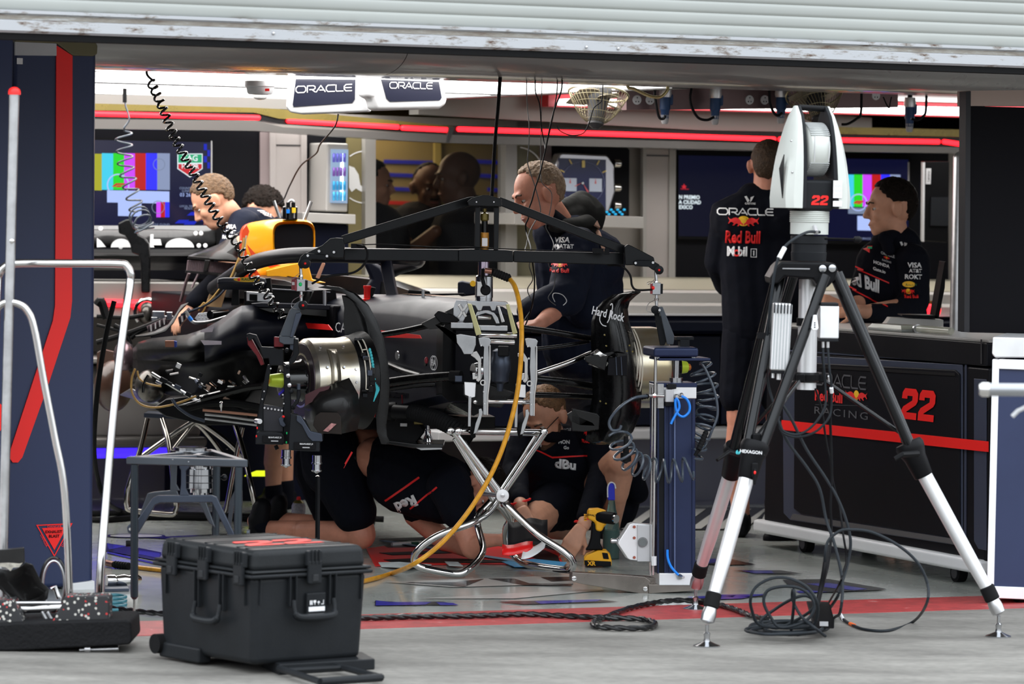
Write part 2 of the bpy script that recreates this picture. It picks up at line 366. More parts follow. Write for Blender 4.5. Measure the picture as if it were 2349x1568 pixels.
# ceiling, walls
m_ceil=mat('grey_ceiling_panel',(.30,.29,.28),.35,noise_=.1,nscale=2)
m_ceilb=mat('brown_ceiling_panel',(.16,.085,.055),.4,noise_=.1,nscale=2)
struct(slab('ceiling',-3.5,2.3,6.6,9.3,2.075,2.15,m_ceil)); struct(slab('ceiling',-3.5,.4,6.6,2.3,2.4,2.45,m_ceil))
m_wall=mat('grey_panel_wall',hexc('8b8580'),.4,noise_=.08,nscale=2)
m_wallw=mat('warm_grey_panel',hexc('a9a6a2'),.35,.2,noise_=.08,nscale=3)
m_dark=mat('matt_black_board',(.008,.008,.012),.5)
m_olive=mat('olive_wall',(.20,.165,.07),.6,noise_=.08)
struct(slab('wall_left',-2.2,.6,-2.1,9.3,0,2.1,m_navyd))
struct(slab('wall_right',6.3,.6,6.4,9.3,0,2.1,m_navyd))
struct(slab('wall_back',-2.2,9.2,6.5,9.3,0,2.1,m_olive))
# wall plane with openings at v=5.9 : pieces traced on the plane
VB=5.9
def wp(lst,v=VB): return [LV(x,y,v) for x,y in lst]
def wpanel(name,lst,m,v=VB,th=.06,parent=None,bevel=0): return MB().prism(wp(lst,v),EV*th).build(name,m,parent,bevel=bevel)
w=MB()
for q in ([(-330,245),(600,245),(600,1195),(-330,1195)],[(597,250),(705,255),(705,1195),(597,1195)],[(705,255),(800,262),(800,1195),(705,1195)],[(800,630),(1262,640),(1262,1180),(800,1190)],[(1262,280),(2450,330),(2450,1165),(1262,1180)],[(1186,275),(1263,280),(1263,1060),(1186,1060)],[(800,262),(1262,280),(1262,330),(800,320)]):
    w.prism(wp(q),EV*.05)
struct(w.build('wall_far',m_wall,smooth=0))
# ---- roller shutter, sealing strip, rounded soffit beam
def f_rail(nt,b):
    tc=N(nt,'ShaderNodeTexCoord'); mp=N(nt,'ShaderNodeMapping'); mp.inputs['Rotation'].default_value=(0,0,-PSI); mp.inputs['Scale'].default_value=(1,4,7)
    nt.links.new(tc.outputs['Object'],mp.inputs['Vector'])
    n1=N(nt,'ShaderNodeTexNoise',Scale=5,Detail=10,Roughness=.72); nt.links.new(mp.outputs['Vector'],n1.inputs['Vector'])
    r=N(nt,'ShaderNodeValToRGB'); e=r.color_ramp.elements; e[0].position=.34;e[0].color=(.09,.045,.03,1);e[1].position=.40;e[1].color=(.27,.25,.23,1)
    q=r.color_ramp.elements.new(.47); q.color=(.44,.45,.47,1)
    nt.links.new(n1.outputs['Fac'],r.inputs['Fac']); nt.links.new(r.outputs['Color'],b.inputs['Base Color']); b.inputs['Roughness'].default_value=.45
def f_rail2(nt,b):
    tc=N(nt,'ShaderNodeTexCoord'); mp=N(nt,'ShaderNodeMapping'); mp.inputs['Rotation'].default_value=(0,0,-PSI); mp.inputs['Scale'].default_value=(.8,4,12)
    nt.links.new(tc.outputs['Object'],mp.inputs['Vector'])
    n1=N(nt,'ShaderNodeTexNoise',Scale=4,Detail=10,Roughness=.7); nt.links.new(mp.outputs['Vector'],n1.inputs['Vector'])
    r=N(nt,'ShaderNodeValToRGB'); e=r.color_ramp.elements; e[0].position=.30;e[0].color=(.10,.05,.03,1);e[1].position=.40;e[1].color=(.20,.17,.14,1)
    q=r.color_ramp.elements.new(.56); q.color=(.30,.285,.25,1); q=r.color_ramp.elements.new(.62); q.color=(.42,.42,.42,1)
    nt.links.new(n1.outputs['Fac'],r.inputs['Fac']); nt.links.new(r.outputs['Color'],b.inputs['Base Color']); b.inputs['Roughness'].default_value=.5
def zF(x,y,v=0): return LV(x,y,v)
def along(profile,u0,u1): # profile of (v,z)
    return [[L(u,v,z) for v,z in profile] for u in(u0,u1)]
sh=thing('door_1','','')
for k in('label','category'): del sh[k]
sh['kind']='structure'; 
m_shut=mat('shutter_paint',(.36,.375,.355),.45,noise_=.05,nscale=2)
# heights of the main lines on the door plane (v=-.02)
def zz(x,y,v): 
    p=LV(x,y,v); return p.z
zb=zz(1000,109,-.035); zr=zz(1000,59,-.035); print('shutter z',zb,zr, zz(0,68,-.02), zz(2349,160,-.02), zz(0,30,-.02),zz(2349,118,-.02))
pr=[]; z=zr
while z<2.55:
    for t in range(8):
        a=t/8; pr.append((-.02-.006*max(0,math.sin(math.pi*a))**.4,z+.042*a))
    z+=.042
pr+= [(.02,z),(.02,zr)]
MB().loft(along(pr,-3.6,5.2)).build('slat_curtain',m_shut,sh,smooth=50)
h=zr-zb
pr=[(-.035,zb),(-.045,zb+h*.10),(-.045,zb+h*.52),(-.030,zb+h*.58),(-.030,zb+h*.80),(-.042,zb+h*.86),(-.042,zb+h),(.03,zb+h),(.03,zb)]
MB().loft(along(pr,-3.6,5.2)).build('bottom_rail',nodemat('scuffed_white_rail',f_rail),sh,smooth=20)
MB().prism([L(-3.6,-.0312,zb+h*.59),L(5.2,-.0312,zb+h*.59),L(5.2,-.0312,zb+h*.79),L(-3.6,-.0312,zb+h*.79)],EV*.002).build('dirty_groove',nodemat('dirty_groove',f_rail2),sh)
mbs=MB()
for x in (627,1345,1418,2088): 
    y=109-50*.32+ (x-1000)*.044
    p=LV(x,y,-.046); mbs.lathe(p+EV*.004,-EV,[(0,.006),(.007,.005),(.008,.002)],12)
mbs.build('rivet',m_stl,sh)
sb=MB().loft(along([(-.03,zb-.022),(-.03,zb-.001),(.05,zb-.001),(.05,zb-.022)],-3.6,5.2)).build('trim_20',m_rub); struct(sb)
struct(MB().prism(quad(-3.6,-.06,5.2,.4,2.56),(0,0,.5)).build('wall_front',m_shut))
# soffit beam: quarter-round profile
m_beam=mat('grey_gloss_soffit',(.34,.33,.32),.28,.1,coat=.5,noise_=.06,nscale=1.5)
z0=zz(1000,179,2.1); zq_=zz(1000,105,1.8)
pr=[(1.8,zq_+.1)]+[(1.8+.32*(1-math.cos(a)),zq_-(zq_-z0)*math.sin(a)) for a in [math.pi/2*i/12 for i in range(13)]]+[(2.35,z0),(2.38,z0+.02),(2.38,2.4),(1.8,2.4)]
bs=MB()
for a,b in((-2.6,.62),(.624,5.0)): bs.loft(along(pr,a,b))
struct(bs.build('trim_21',m_beam,smooth=50))
# ---------------------------------------------------------------- ceiling lights
def glow(name,col,s): return mat(name,(.8,.8,.8) if sum(col)>2 else col,.5,emit=s,ecol=col)
m_lw=glow('white_light_panel',(1,.985,.96),4.2); m_lr=glow('red_light_strip',(1,.012,.02),3.2); m_lb=glow('blue_light_strip',(.05,.02,1.),1.2)
m_trim=mat('dark_grey_trim',(.05,.05,.052),.35,.3)
ZC=2.02
t=thing('ceiling_light','large square white light panel set in the ceiling over the racing car','ceiling light',L(1,4.5,ZC))
MB().prism([L(-2.2,3.9,ZC),L(-.1,3.75,ZC),L(.5,2.44,ZC),L(2.12,2.42,ZC),L(2.12,5.95,ZC),L(-2.2,5.95,ZC)],(0,0,.03)).build('diffuser',m_lw,t)
f=MB()
for a,b,c_,d in((-2.2,5.95,2.2,6.0),(2.12,2.42,2.2,5.95),(-2.2,4.1,2.12,4.13)): f.prism(quad(a,b,c_,d,ZC-.006),(0,0,.055))
f.build('frame',m_trim,t)
slab('ceiling_board',-2.2,2.4,.4,2.9,2.035,2.075,m_ceilb).name='ceiling_board'
struct(bpy.data.objects['ceiling_board']).name='trim_22'
t=thing('ceiling_light','long narrow white light panel in the ceiling behind the rail of sockets','ceiling light',L(4.3,4.9,ZC))
MB().prism([L(2.9,5.0,ZC-.012),L(6.2,4.35,ZC-.012),L(6.2,4.95,ZC-.012),L(2.9,5.25,ZC-.012)],(0,0,.03)).build('diffuser',m_lw,t)
f=MB(); f.prism([L(2.85,5.25,ZC-.02),L(6.2,4.95,ZC-.02),L(6.2,5.05,ZC-.02),L(2.85,5.35,ZC-.02)],(0,0,.07)).build('frame',mat('red_lacquer_edge',(.35,.02,.03),.3),t)
# ---------------------------------------------------------------- fascia with red light strips
VF=5.45
def fx(x,y,v=VF): return LV(x,y,v)
def band(name,pts_top,pts_bot,m,th,v=VF,parent=None): 
    n=len(pts_top); mb=MB()
    for i in range(n-1):
        q=[fx(*pts_top[i],v),fx(*pts_top[i+1],v),fx(*pts_bot[i+1],v),fx(*pts_bot[i],v)]
        mb.prism(q,EV*th)
    return mb.build(name,m,parent)
m_fas=mat('grey_fascia',(.13,.122,.115),.3,.3,coat=.3,noise_=.06,nscale=2)
m_fasl=mat('pale_fascia',(.24,.23,.215),.35,.2,noise_=.06,nscale=2)
fas=thing('light_fascia','curved grey and gold fascia along the back wall that holds the red light strips','fascia',L(3,VF,1.9))
band('panel',[(-200,208),(540,222),(700,228)],[(-200,228),(540,246),(700,252)],m_fasl,.12,parent=fas)
band('gold_band',[(-200,226),(583,247),(640,250),(1040,290)],[(-200,247),(583,258),(640,272),(1040,291)],m_gold,.10,v=VF-.02,parent=fas)
band('pale_panel',[(960,208),(1400,225),(1600,240),(2000,270)],[(960,262),(1400,287),(1600,298),(2000,306)],m_fasl,.12,v=VF,parent=fas)
band('gold_band',[(1880,290),(2240,298)],[(1880,306),(2240,315)],m_gold,.10,v=VF-.02,parent=fas)
band('dark_channel',[(-200,246),(583,257),(640,262),(920,284),(1040,288),(1800,304),(2240,312)],[(-200,270),(600,276),(640,284),(920,302),(1040,308),(1800,328),(2240,338)],mat('black_channel',(.01,.008,.01),.3,coat=.3),.08,v=VF,parent=fas)
band('skirt_panel',[(-200,268),(590,277),(650,292),(920,305),(1040,310),(1800,330),(2240,338)],[(-200,290),(590,300),(650,304),(920,322),(1040,328),(1800,346),(2240,352)],m_fas,.14,v=VF-.03,parent=fas)
band('seam',[(1030,291),(1044,291)],[(1024,327),(1030,327)],m_trim,.03,v=VF-.035,parent=fas)
for a,b,lab in (((-200,250),(592,270),'red light strip over the left screen, ending above the bent mechanic'),((662,277),(911,291),'red light strip under the hanging twin displays'),((924,293),(1031,298),'short red light strip left of the thick hanging cable'),((1053,296),(1775,319),'longest red light strip, over the older man and the watch display'),((1790,319),(2152,325),'red light strip behind the top of the white tracker'),((2166,325),(2228,334),'short red light strip beside the dark board at right')):
    p=fx(*a,VF-.012);q=fx(*b,VF-.012)
    o=MB().cone(p,.0135,q,.0135,10).build('light_strip',m_lr); tag(o,lab,'light strip','red light strips on the fascia')
wc=MB().prism([fx(225,288,VF+.1),fx(460,294,VF+.1),fx(460,297,VF+.1),fx(225,293,VF+.1)],EV*.02).build('light_strip',m_lw); tag(wc,'thin white light line above the left screen','light strip')
# blue lights under the benches
for p,q,lab in ((L(-1.9,5.2,.275),L(.96,5.2,.275),'blue light tube under the grey bench behind the left panel'),):
    o=MB().cone(p,.024,q,.024,8).build('light_strip',m_lb); tag(o,lab,'light strip')
o=MB().cone(L(3.6,5.2,.10),.012,L(5.2,5.2,.10),.012,8).build('light_strip',m_lb); tag(o,'blue light tube under the bench behind the navy lifting column','light strip')
y=MB(); y.prism([P(585,1082,19.3),P(618,1082,19.3),P(618,1092,19.3),P(560,1092,19.3)],(0,.1,0)).build('light_strip',glow('yellow_green_light',(.75,.85,.02),.8)); tag(bpy.data.objects['light_strip.009'] if 'light_strip.009' in bpy.data.objects else C.objects[-1],'yellow-green glowing strip near the floor behind the black shoes','light strip')
# ---------------------------------------------------------------- left screen with colour bars
m_scr=mat('dark_screen_glass',(.003,.0035,.012),.2,coat=.15,emit=.5,ecol=(.005,.006,.035))
m_bez=mat('black_bezel',(.008,.008,.009),.35)
def E_(n,c,s=.9): return mat('screen_'+n,(.004,.004,.004),.3,emit=s,ecol=c,spec=.15)
CB={'olive':(.35,.35,.02),'cyan':(.05,.55,.75),'green':(.02,.6,.02),'magenta':(.55,.06,.85),'red':(.45,.01,.01),'blue':(.03,.03,.95),'slate':(.22,.27,.42),'pale':(.38,.48,.85),'navy':(.005,.006,.03),'white':(.7,.8,.85),'grn':(.02,.35,.16),'rd':(.5,.02,.03),'dim':(.16,.2,.3)}
SM={k:E_(k,v) for k,v in CB.items()}
def scr_poly(name,pl,m,parent,v,dz=.002): 
    if name in('checker_pattern','sub_dial','hour_mark','hand','test_pattern') and len(pl)>1:
        for q in pl: scr_poly(name,[q],m,parent,v,dz)
        return
    mb=MB()
    for q in pl: mb.add([LV(x,y,v)-EV*dz for x,y in q],[list(range(len(q)))])
    return mb.build(name,m,parent,smooth=0)
def R(x0,y0,x1,y1,s=.02): 
    return [(x0,y0),(x1,y0+s*(x1-x0)),(x1,y1+s*(x1-x0)),(x0,y1)]
t=thing('wall_screen','large wall screen at left showing colour bars and a red and green shield logo','screen',LV(350,520,VB-.08))
v0=VB-.08
wpanel('surround',[(-300,284),(598,300),(598,640),(-300,640)],m_dark,VB-.04,.03,t)
wpanel('frame',[(-250,303),(486,323),(486,524),(-250,520)],m_bez,v0,.04,t)
wpanel('screen',[(-240,312),(483,326),(483,519),(-240,517)],m_scr,v0-.002,.003,t)
wpanel('frame_edge',[(484,323),(487,323),(487,470),(484,470)],m_grey,v0-.003,.02,t)
pc=['olive','cyan','green','magenta','red','blue','slate']; xs=[150,233,259,284,309,334,360,389]
pn=thing
for i,c_ in enumerate(pc): scr_poly('colour_bar',[R(xs[i],351,xs[i+1],435,.02)],SM[c_],t,v0,.004)
scr_poly('test_pattern',[R(245,436,388,464),R(270,459,324,495)],SM['pale'],t,v0,.004)
scr_poly('colour_bar',[R(358,463,368,498)],SM['magenta'],t,v0,.0045); scr_poly('colour_bar',[R(368,463,378,498)],SM['red'],t,v0,.0045); scr_poly('colour_bar',[R(378,463,388,498)],SM['blue'],t,v0,.0045)
scr_poly('circle_mark',ring(364,377,14,1.5),SM['dim'],t,v0,.006); scr_poly('circle_mark',ring(362,475,15,1.5),SM['dim'],t,v0,.006)
scr_poly('circle_mark',ring(270,424,26,3),SM['pale'],t,v0,.006)
scr_poly('racing_emblem',[[(255,428),(265,420),(287,420),(283,424),(268,424),(262,428)],[(263,429),(268,425),(280,425),(276,429)]],SM['rd'],t,v0,.007)
scr_poly('checker_pattern',[[(438,486),(462,486),(452,494),(428,494)],[(410,504),(434,504),(424,512),(400,512)],[(455,498),(480,498),(475,506),(447,506)],[(430,507),(452,507),(445,515),(420,515)],[(467,330),(474,330),(474,344),(467,344)],[(475,344),(481,344),(481,358),(475,358)],[(467,358),(474,358),(474,372),(467,372)],[(475,372),(481,372),(481,386),(475,386)]],E_('blue2',(.01,.02,.45)),t,v0,.004)
def shield(cx,cy,k,parent,v,fn=scr_poly,e=True):
    fn('shield_logo',[[(cx-29*k,cy-27*k),(cx+29*k,cy-27*k),(cx+29*k,cy+8*k),(cx,cy+28*k),(cx-29*k,cy+8*k)]],SM['white'],parent,v,.005)
    fn('shield_logo',[[(cx-27*k,cy-25*k),(cx+27*k,cy-25*k),(cx+27*k,cy-6*k),(cx-27*k,cy-6*k)]],SM['grn'],parent,v,.006)
    fn('shield_logo',[[(cx-27*k,cy-3*k),(cx+27*k,cy-3*k),(cx+27*k,cy+7*k),(cx,cy+25*k),(cx-27*k,cy+7*k)]],SM['rd'],parent,v,.006)
shield(435,379,1,t,v0)
tx=lambda s,x,y,h,m,par,v,**k: text(s,LV(x,y,v),EU,EZ,h*mpx(20),m,par,th=.008,**k)
tx('TAG',435,363,13,SM['white'],t,v0,bold=.02); tx('HEUER',435,382,10,SM['white'],t,v0,bold=.02,wx=.95)
tx('COUNTDOWN TO',440,432,5,SM['slate'],t,v0); tx('LUNCH',428,438,5,SM['slate'],t,v0); tx('03 26 4',428,447,8,SM['pale'],t,v0); tx('LOCAL TIME',428,473,4.5,SM['slate'],t,v0);tx('08:33:27',432,478,4.5,SM['slate'],t,v0)
tx('ORACLE CLOUD',362,515,5,SM['slate'],t,v0)
# ---------------------------------------------------------------- right screens
t=thing('wall_screen','dark wall screen with faint event title, behind the man seen from the back','screen',LV(1650,550,v0))
wpanel('surround',[(1550,340),(2176,352),(2176,660),(1550,650)],m_dark,VB-.04,.03,t)
wpanel('frame',[(1555,344),(1790,348),(1790,552),(1555,548)],m_bez,v0,.04,t)
wpanel('screen',[(1557,356),(1786,360),(1786,545),(1557,541)],E_('navyglow',(.004,.005,.022),.5),v0-.002,.003,t)
wpanel('frame_edge',[(1555,341),(1790,345),(1790,347),(1555,343)],mat('white_edge',(.5,.5,.55),.4),v0-.01,.03,t)
for i,s in enumerate(('N PREMIO','A CIUDAD','EXICO')): text(s,LV(1556,452+i*11.5,v0),EU,EZ,8.5*mpx(20.5),SM['white'],t,bold=.03,align='LEFT',th=.006)
tx('Heineken',1569,433,4,SM['rd'],t,v0); tx('Formula One',1660,536,3.5,SM['dim'],t,v0)
scr_poly('star_mark',[[(1568,421),(1570,426),(1574,426),(1571,429),(1572,433),(1568,431),(1564,433),(1565,429),(1562,426),(1566,426)]],SM['rd'],t,v0,.006)
t=thing('wall_screen','wall screen with colour bars between the white tracker and the man in profile','screen',LV(2000,550,v0))
wpanel('frame',[(1900,350),(2089,354),(2089,562),(1830,558)],m_bez,v0-.01,.045,t)
wpanel('screen',[(1840,362),(2084,366),(2084,553),(1840,549)],m_scr,v0-.013,.003,t)
wpanel('frame_edge',[(2083,372),(2086,372),(2086,470),(2083,470)],m_grey,v0-.016,.003,t)
xs=[1890,1943,1958,1978,1999,2020,2041,2065]
for i,c_ in enumerate(pc): scr_poly('colour_bar',[R(xs[i],400,xs[i+1],474,.02)],SM[c_],t,v0-.013,.003)
scr_poly('test_pattern',[R(1945,476,2064,490)],SM['dim'],t,v0-.013,.003)
scr_poly('test_pattern',[R(1966,495,2040,528)],SM['pale'],t,v0-.013,.004)
scr_poly('circle_mark',ring(1968,464,20,2.5),SM['pale'],t,v0-.013,.006)
scr_poly('racing_emblem',[[(1955,466),(1963,460),(1981,460),(1978,464),(1966,464),(1961,467)],[(1962,468),(1966,464.5),(1976,464.5),(1972,468)]],SM['rd'],t,v0-.013,.007)
tx('ORACLE',1985,547,5,SM['slate'],t,v0-.02)
# ---------------------------------------------------------------- turned monitor
t=thing('computer_monitor','slim black monitor turned away, right of the man in profile','monitor',LV(2150,555,5.2))
wpanel('housing',[(2120,370),(2178,370),(2176,556),(2117,552)],m_bez,5.2,.04,t,.004)
wpanel('frame_edge',[(2118,372),(2122,372),(2120,554),(2116,553)],m_grey,5.19,.02,t)
wpanel('back_plate',[(2137,452),(2176,452),(2176,518),(2135,517)],mat('dark_grey_plastic',(.02,.022,.026),.5),5.19,.02,t)
wpanel('badge',[(2125,386),(2136,386),(2135,422),(2124,422)],m_grey,5.185,.004,t)
text('Lenovo',LV(2130,404,5.18),EZ,-EU,6*mpx(20),mat('badge_print',(.02,.02,.02),.5),t,bold=.02)
# ---------------------------------------------------------------- wall pillars and lockers
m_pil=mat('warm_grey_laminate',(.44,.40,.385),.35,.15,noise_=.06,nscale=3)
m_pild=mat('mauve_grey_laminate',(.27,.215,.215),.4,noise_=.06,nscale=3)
def pillar(lab,lst,v=VB-.06,trim=True,m=m_pil,split=None):
    t=thing('wall_pillar',lab,'pillar',LV(lst[2][0],lst[2][1],v))
    wpanel('face',lst,m,v,.08,t,.004); return t
t=pillar('pale grey wall pillar left of the small drinks fridge',[(632,300),(696,303),(696,650),(632,650)])
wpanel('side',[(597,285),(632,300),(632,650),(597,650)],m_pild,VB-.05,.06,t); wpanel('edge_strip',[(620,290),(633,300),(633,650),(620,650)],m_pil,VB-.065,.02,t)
wpanel('seam',[(634,331),(695,332),(695,335),(634,334)],m_trim,VB-.063,.01,t); wpanel('edge_strip',[(691,303),(704,304),(704,500),(691,500)],m_pil,VB-.07,.03,t)
t=pillar('pale grey wall pillar between the watch display and the dark screen',[(1482,339),(1536,341),(1536,655),(1482,655)])
wpanel('seam',[(1483,355),(1535,356),(1535,359),(1483,358)],m_trim,VB-.063,.01,t); wpanel('edge_strip',[(1475,338),(1483,338),(1483,655),(1475,655)],m_wallw,VB-.07,.03,t); wpanel('edge_strip',[(1536,341),(1551,342),(1549,640),(1534,640)],m_wallw,VB-.07,.03,t)
# fridge
t=thing('drinks_fridge','small grey fridge with a glass door and lit cans, on the wall shelf','fridge',LV(775,487,5.6))
wpanel('recess',[(704,304),(800,308),(800,640),(704,640)],m_dark,VB-.04,.03,t)
wpanel('cabinet',[(750,327),(800,329),(798,487),(747,485)],m_wallw,5.62,.25,t,.01)
wpanel('door',[(762,342),(799,343),(797,466),(760,465)],E_('fridge_back',(.30,.42,.60),.8),5.6,.02,t)
for i,(yy,cc) in enumerate(((372,(.12,.12,.5)),(404,(.16,.08,.32)),(436,(.03,.25,.5)),(460,(.05,.3,.55)))):
    mb=MB()
    for k in range(4): mb.lathe(LV(766+k*8,yy,5.58),EZ,[(0,.006),(.003,.008),(.04,.008),(.045,.006)],10)
    mb.build('can',mat('can_%d'%i,cc,.3,.5,emit=.25,ecol=cc),t)
wpanel('light_tube',[(783,352),(789,352),(787,460),(781,460)],glow('cold_white_light',(.8,.95,1),1.6),5.59,.01,t)
def shelf(lab,lst,v,d):
    return tag(wpanel('wall_shelf',lst,m_wallw,v,d,bevel=.003),lab,'shelf')
shelf('grey wall shelf under the small drinks fridge',[(694,487),(816,492),(816,514),(694,509)],5.35,.5)
tag(wpanel('drawer_unit',[(700,512),(800,516),(800,640),(700,640)],m_navyd,5.45,.35,bevel=.004),'dark navy unit under the fridge shelf','cabinet')
shelf('grey wall shelf under the large watch display',[(1180,488),(1476,497),(1476,524),(1180,515)],5.35,.5)
# door with the bull ring emblem
t=thing('glazed_door','olive glazed door with a pale bull head in a ring, beside the fridge','door',LV(830,640,5.8))
wpanel('panel',[(799,316),(840,318),(840,640),(799,640)],m_olive,5.8,.03,t)
wpanel('frame',[(838,317),(862,318),(862,640),(838,640)],m_wallw,5.75,.1,t)
scr_poly('ring_emblem',[q for q in ring(838,406,61,2.5,48) if all(p[0]<838 and p[0]>799 for p in q)],m_txtw,t,5.8,.003)
scr_poly('bull_emblem',[[(800,380),(812,384),(822,400),(826,424),(833,430),(830,440),(822,436),(816,432),(806,440),(800,430)]],m_txtw,t,5.8,.004)
# ---------------------------------------------------------------- interior window to the room behind
t=thing('window_1','',''); 
for k in('label','category'): del t[k]
t['kind']='structure'
wpanel('window_frame',[(1160,326),(1186,327),(1186,640),(1160,640)],m_wallw,5.78,.1,t); wpanel('window_frame',[(1186,327),(1240,330),(1240,640),(1186,640)],mat('grey_olive_panel',(.23,.21,.13),.4),5.85,.04,t)
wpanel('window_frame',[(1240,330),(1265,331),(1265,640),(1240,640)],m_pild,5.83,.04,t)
m_gl=mat('tinted_window_glass',(.02,.02,.02),.06,alpha=.12,coat=.15)
MB().prism(wp([(862,318),(1160,326),(1160,640),(862,640)],5.84),EV*.006).build('window_pane',m_gl,t)
scr_poly('ring_emblem',[q for q in ring(1185,398,62,2.5,48) if all(p[0]>1186 for p in q)],m_txtw,t,5.78,.003)
# wall behind the window : stripes
t=thing('striped_backdrop','olive backdrop with blue and red stripes in the room behind the window','backdrop',L(2,8.7,1))
p=[LV(x,y,8.7) for x,y in((780,300),(1300,315),(1300,700),(780,700))]
MB().prism(p,EV*.05).build('board',mat('olive_board',(.30,.25,.12),.6),t)
MB().prism([LV(x,y,8.65) for x,y in((998,318),(1012,318),(1012,640),(998,640))],EV*.03).build('post',mat('ochre_post',(.5,.43,.16),.5),t)
for y_,xs in ((370,(880,996)),(370,(1088,1155)),(400,(880,960)),(402,(1092,1155)),(432,(885,960)),(434,(1118,1155)),(464,(885,970))):
    pp=LV(xs[0],y_,8.69);qq=LV(xs[1],y_+3,8.69)
    MB().prism([pp-EZ*.011,qq-EZ*.011,qq+EZ*.011,pp+EZ*.011],-EV*.006).build('stripe',mat('blue_stripe',(.02,.025,.35),.5,emit=.06,ecol=(.05,.05,1)) if y_<460 else mat('red_stripe',(.6,.03,.03),.5),t)
# ---------------------------------------------------------------- watch display
t=thing('watch_display','oversized square watch face standing in a black wall recess','display',LV(1340,492,5.6))
wpanel('recess',[(1263,334),(1268,330),(1438,337),(1444,344),(1443,498),(1262,490)],m_dark,VB-.045,.04,t)
wpanel('case',[(1284,352),(1292,350),(1392,355),(1398,360),(1410,380),(1412,440),(1396,492),(1276,488),(1272,440),(1274,380)],mat('chrome_watch_case',(.6,.58,.6),.2,.9),5.66,.08,t,.01)
wpanel('dial',[(1282,362),(1390,366),(1390,482),(1280,478)],mat('blue_dial',(.006,.008,.06),.2,coat=.3),5.65,.01,t)
scr_poly('sub_dial',[R(1293,408,1322,438,.02),R(1351,409,1380,439,.02)],mat('pale_blue_sub_dial',(.45,.5,.6),.4),t,5.65,.004)
scr_poly('hour_mark',[[(1334,368),(1341,368),(1341,384),(1334,384)],[(1304,366),(1307,366),(1312,376),(1309,376)],[(1372,368),(1375,368),(1370,378),(1367,378)],[(1284,388),(1284,391),(1294,396),(1294,393)],[(1390,390),(1390,393),(1381,397),(1381,394)]],mat('gold_mark',(.6,.45,.15),.3,.5),t,5.65,.005)
scr_poly('chapter_ring',ring(1336,420,50,1,40),mat('dial_line',(.15,.17,.3),.4),t,5.65,.004)
scr_poly('hand',[[(1336,418),(1318,428),(1317,426)],[(1336,420),(1350,440),(1346,441)],[(1307,408),(1309,420),(1305,420)],[(1365,409),(1367,421),(1363,421)]],mat('hand_red',(.55,.1,.1),.4),t,5.65,.006)
MB().lathe(LV(1336,420,5.645),-EV,[(0,.008),(.006,.006)],12).build('hand_hub',m_chr,t)
for y_ in(375,430,470): MB().lathe(LV(1408,y_,5.68),EU,[(0,.022),(.03,.022),(.04,.015)],16).build('crown',m_chr,t)
m_bot=mat('teal_glow',(.02,.2,.3),.2,emit=.7,ecol=(.0,.35,.7))
t=thing('glowing_ornament','small dark ornament with teal and blue lights at the foot of the watch display','ornament',LV(1405,492,5.5))
mb=MB()
for k in range(9): mb.ell(LV(1392+k*5,486+6*math.sin(k*2.1),5.45),(.008,.008,.006),seg=8,rings=6)
mb.build('light',m_bot,t); wpanel('base',[(1384,482),(1440,484),(1440,498),(1384,497)],m_blk,5.5,.08,t,.01)
# ---------------------------------------------------------------- benches
m_bt=mat('cream_worktop',(.46,.43,.33),.35,noise_=.06,nscale=2)
m_bw=mat('pale_bench_edge',(.52,.50,.47),.35,noise_=.05,nscale=2)
t=thing('long_worktop','long cream worktop with a white stepped edge along the back wall','worktop',L(4,5,1.0))
def zat(x,y,v): return LV(x,y,v).z
za=zat(1500,643,5.15);zb_=zat(1500,666,4.72);zc=zat(1500,693,4.72);zd=zat(1500,718,4.6);ze=zat(1500,724,4.6);zf_=zat(1500,757,4.6)
UR=6.2
MB().loft([[L(u,v,z) for v,z in((5.85,za),(5.15,za),(4.74,zb_),(4.72,zb_-.01),(4.72,zc),(4.60,zc-.012),(4.60,zd+.015),(4.59,zd),(4.62,ze),(5.85,ze))] for u in(1.95,UR)]).build('top',m_bw,t,bevel=.004)
MB().loft([[L(u,v,z) for v,z in((5.84,za+.004),(5.15,za+.004),(4.76,zb_+.006),(4.76,zb_),(5.84,za))] for u in(1.95,UR)]).build('surface',m_bt,t)
MB().prism([L(1.95,4.55,zc-.05),L(UR,4.55,zc-.05),L(UR,4.55,zc-.06),L(1.95,4.55,zc-.06)],EV*.02).build('edge_line',m_txtw,t)
MB().loft([[L(u,v,z) for v,z in((4.62,ze),(4.57,ze-.03),(4.57,zf_),(4.66,zf_-.02),(5.8,zf_-.02),(5.8,ze))] for u in(1.95,UR)]).build('apron',m_navyd,t)
t=thing('bench_cabinet','row of dark navy cabinets under the long back worktop','cabinet',L(4,4.7,0))
for a,b in((1.95,2.75),(2.76,3.56),(3.57,4.4),(4.41,5.3),(5.31,6.2)): MB().prism(quad(a,4.68,b,5.8,.42),(0,0,zf_-.45)).build('door',m_navyd,t,bevel=.006)
MB().prism(quad(1.95,4.5,6.2,5.8,.36),(0,0,.05)).build('plinth',m_grey,t,bevel=.01)
MB().prism(quad(2.75,4.9,6.2,4.95,.0),(0,0,.36)).build('curtain',mat('purple_navy_curtain',(.02,.018,.06),.35,coat=.3,bump=.3,bscale=6),t)
MB().prism(quad(.99,5.6,1.94,5.7,0),(0,0,1.08)).build('side_panel',m_navyd,t)
t=thing('storage_bench','grey storage bench behind the left panel, lit blue from below','cabinet',L(0,5.3,.3))
MB().prism(quad(-2.0,5.15,.98,5.8,.35),(0,0,.35)).build('body',mat('mid_grey_laminate',(.17,.16,.155),.4,noise_=.06),t,bevel=.02)
MB().prism(quad(-2.0,5.05,.98,5.8,.31),(0,0,.05)).build('base_rail',m_fas,t,bevel=.02)
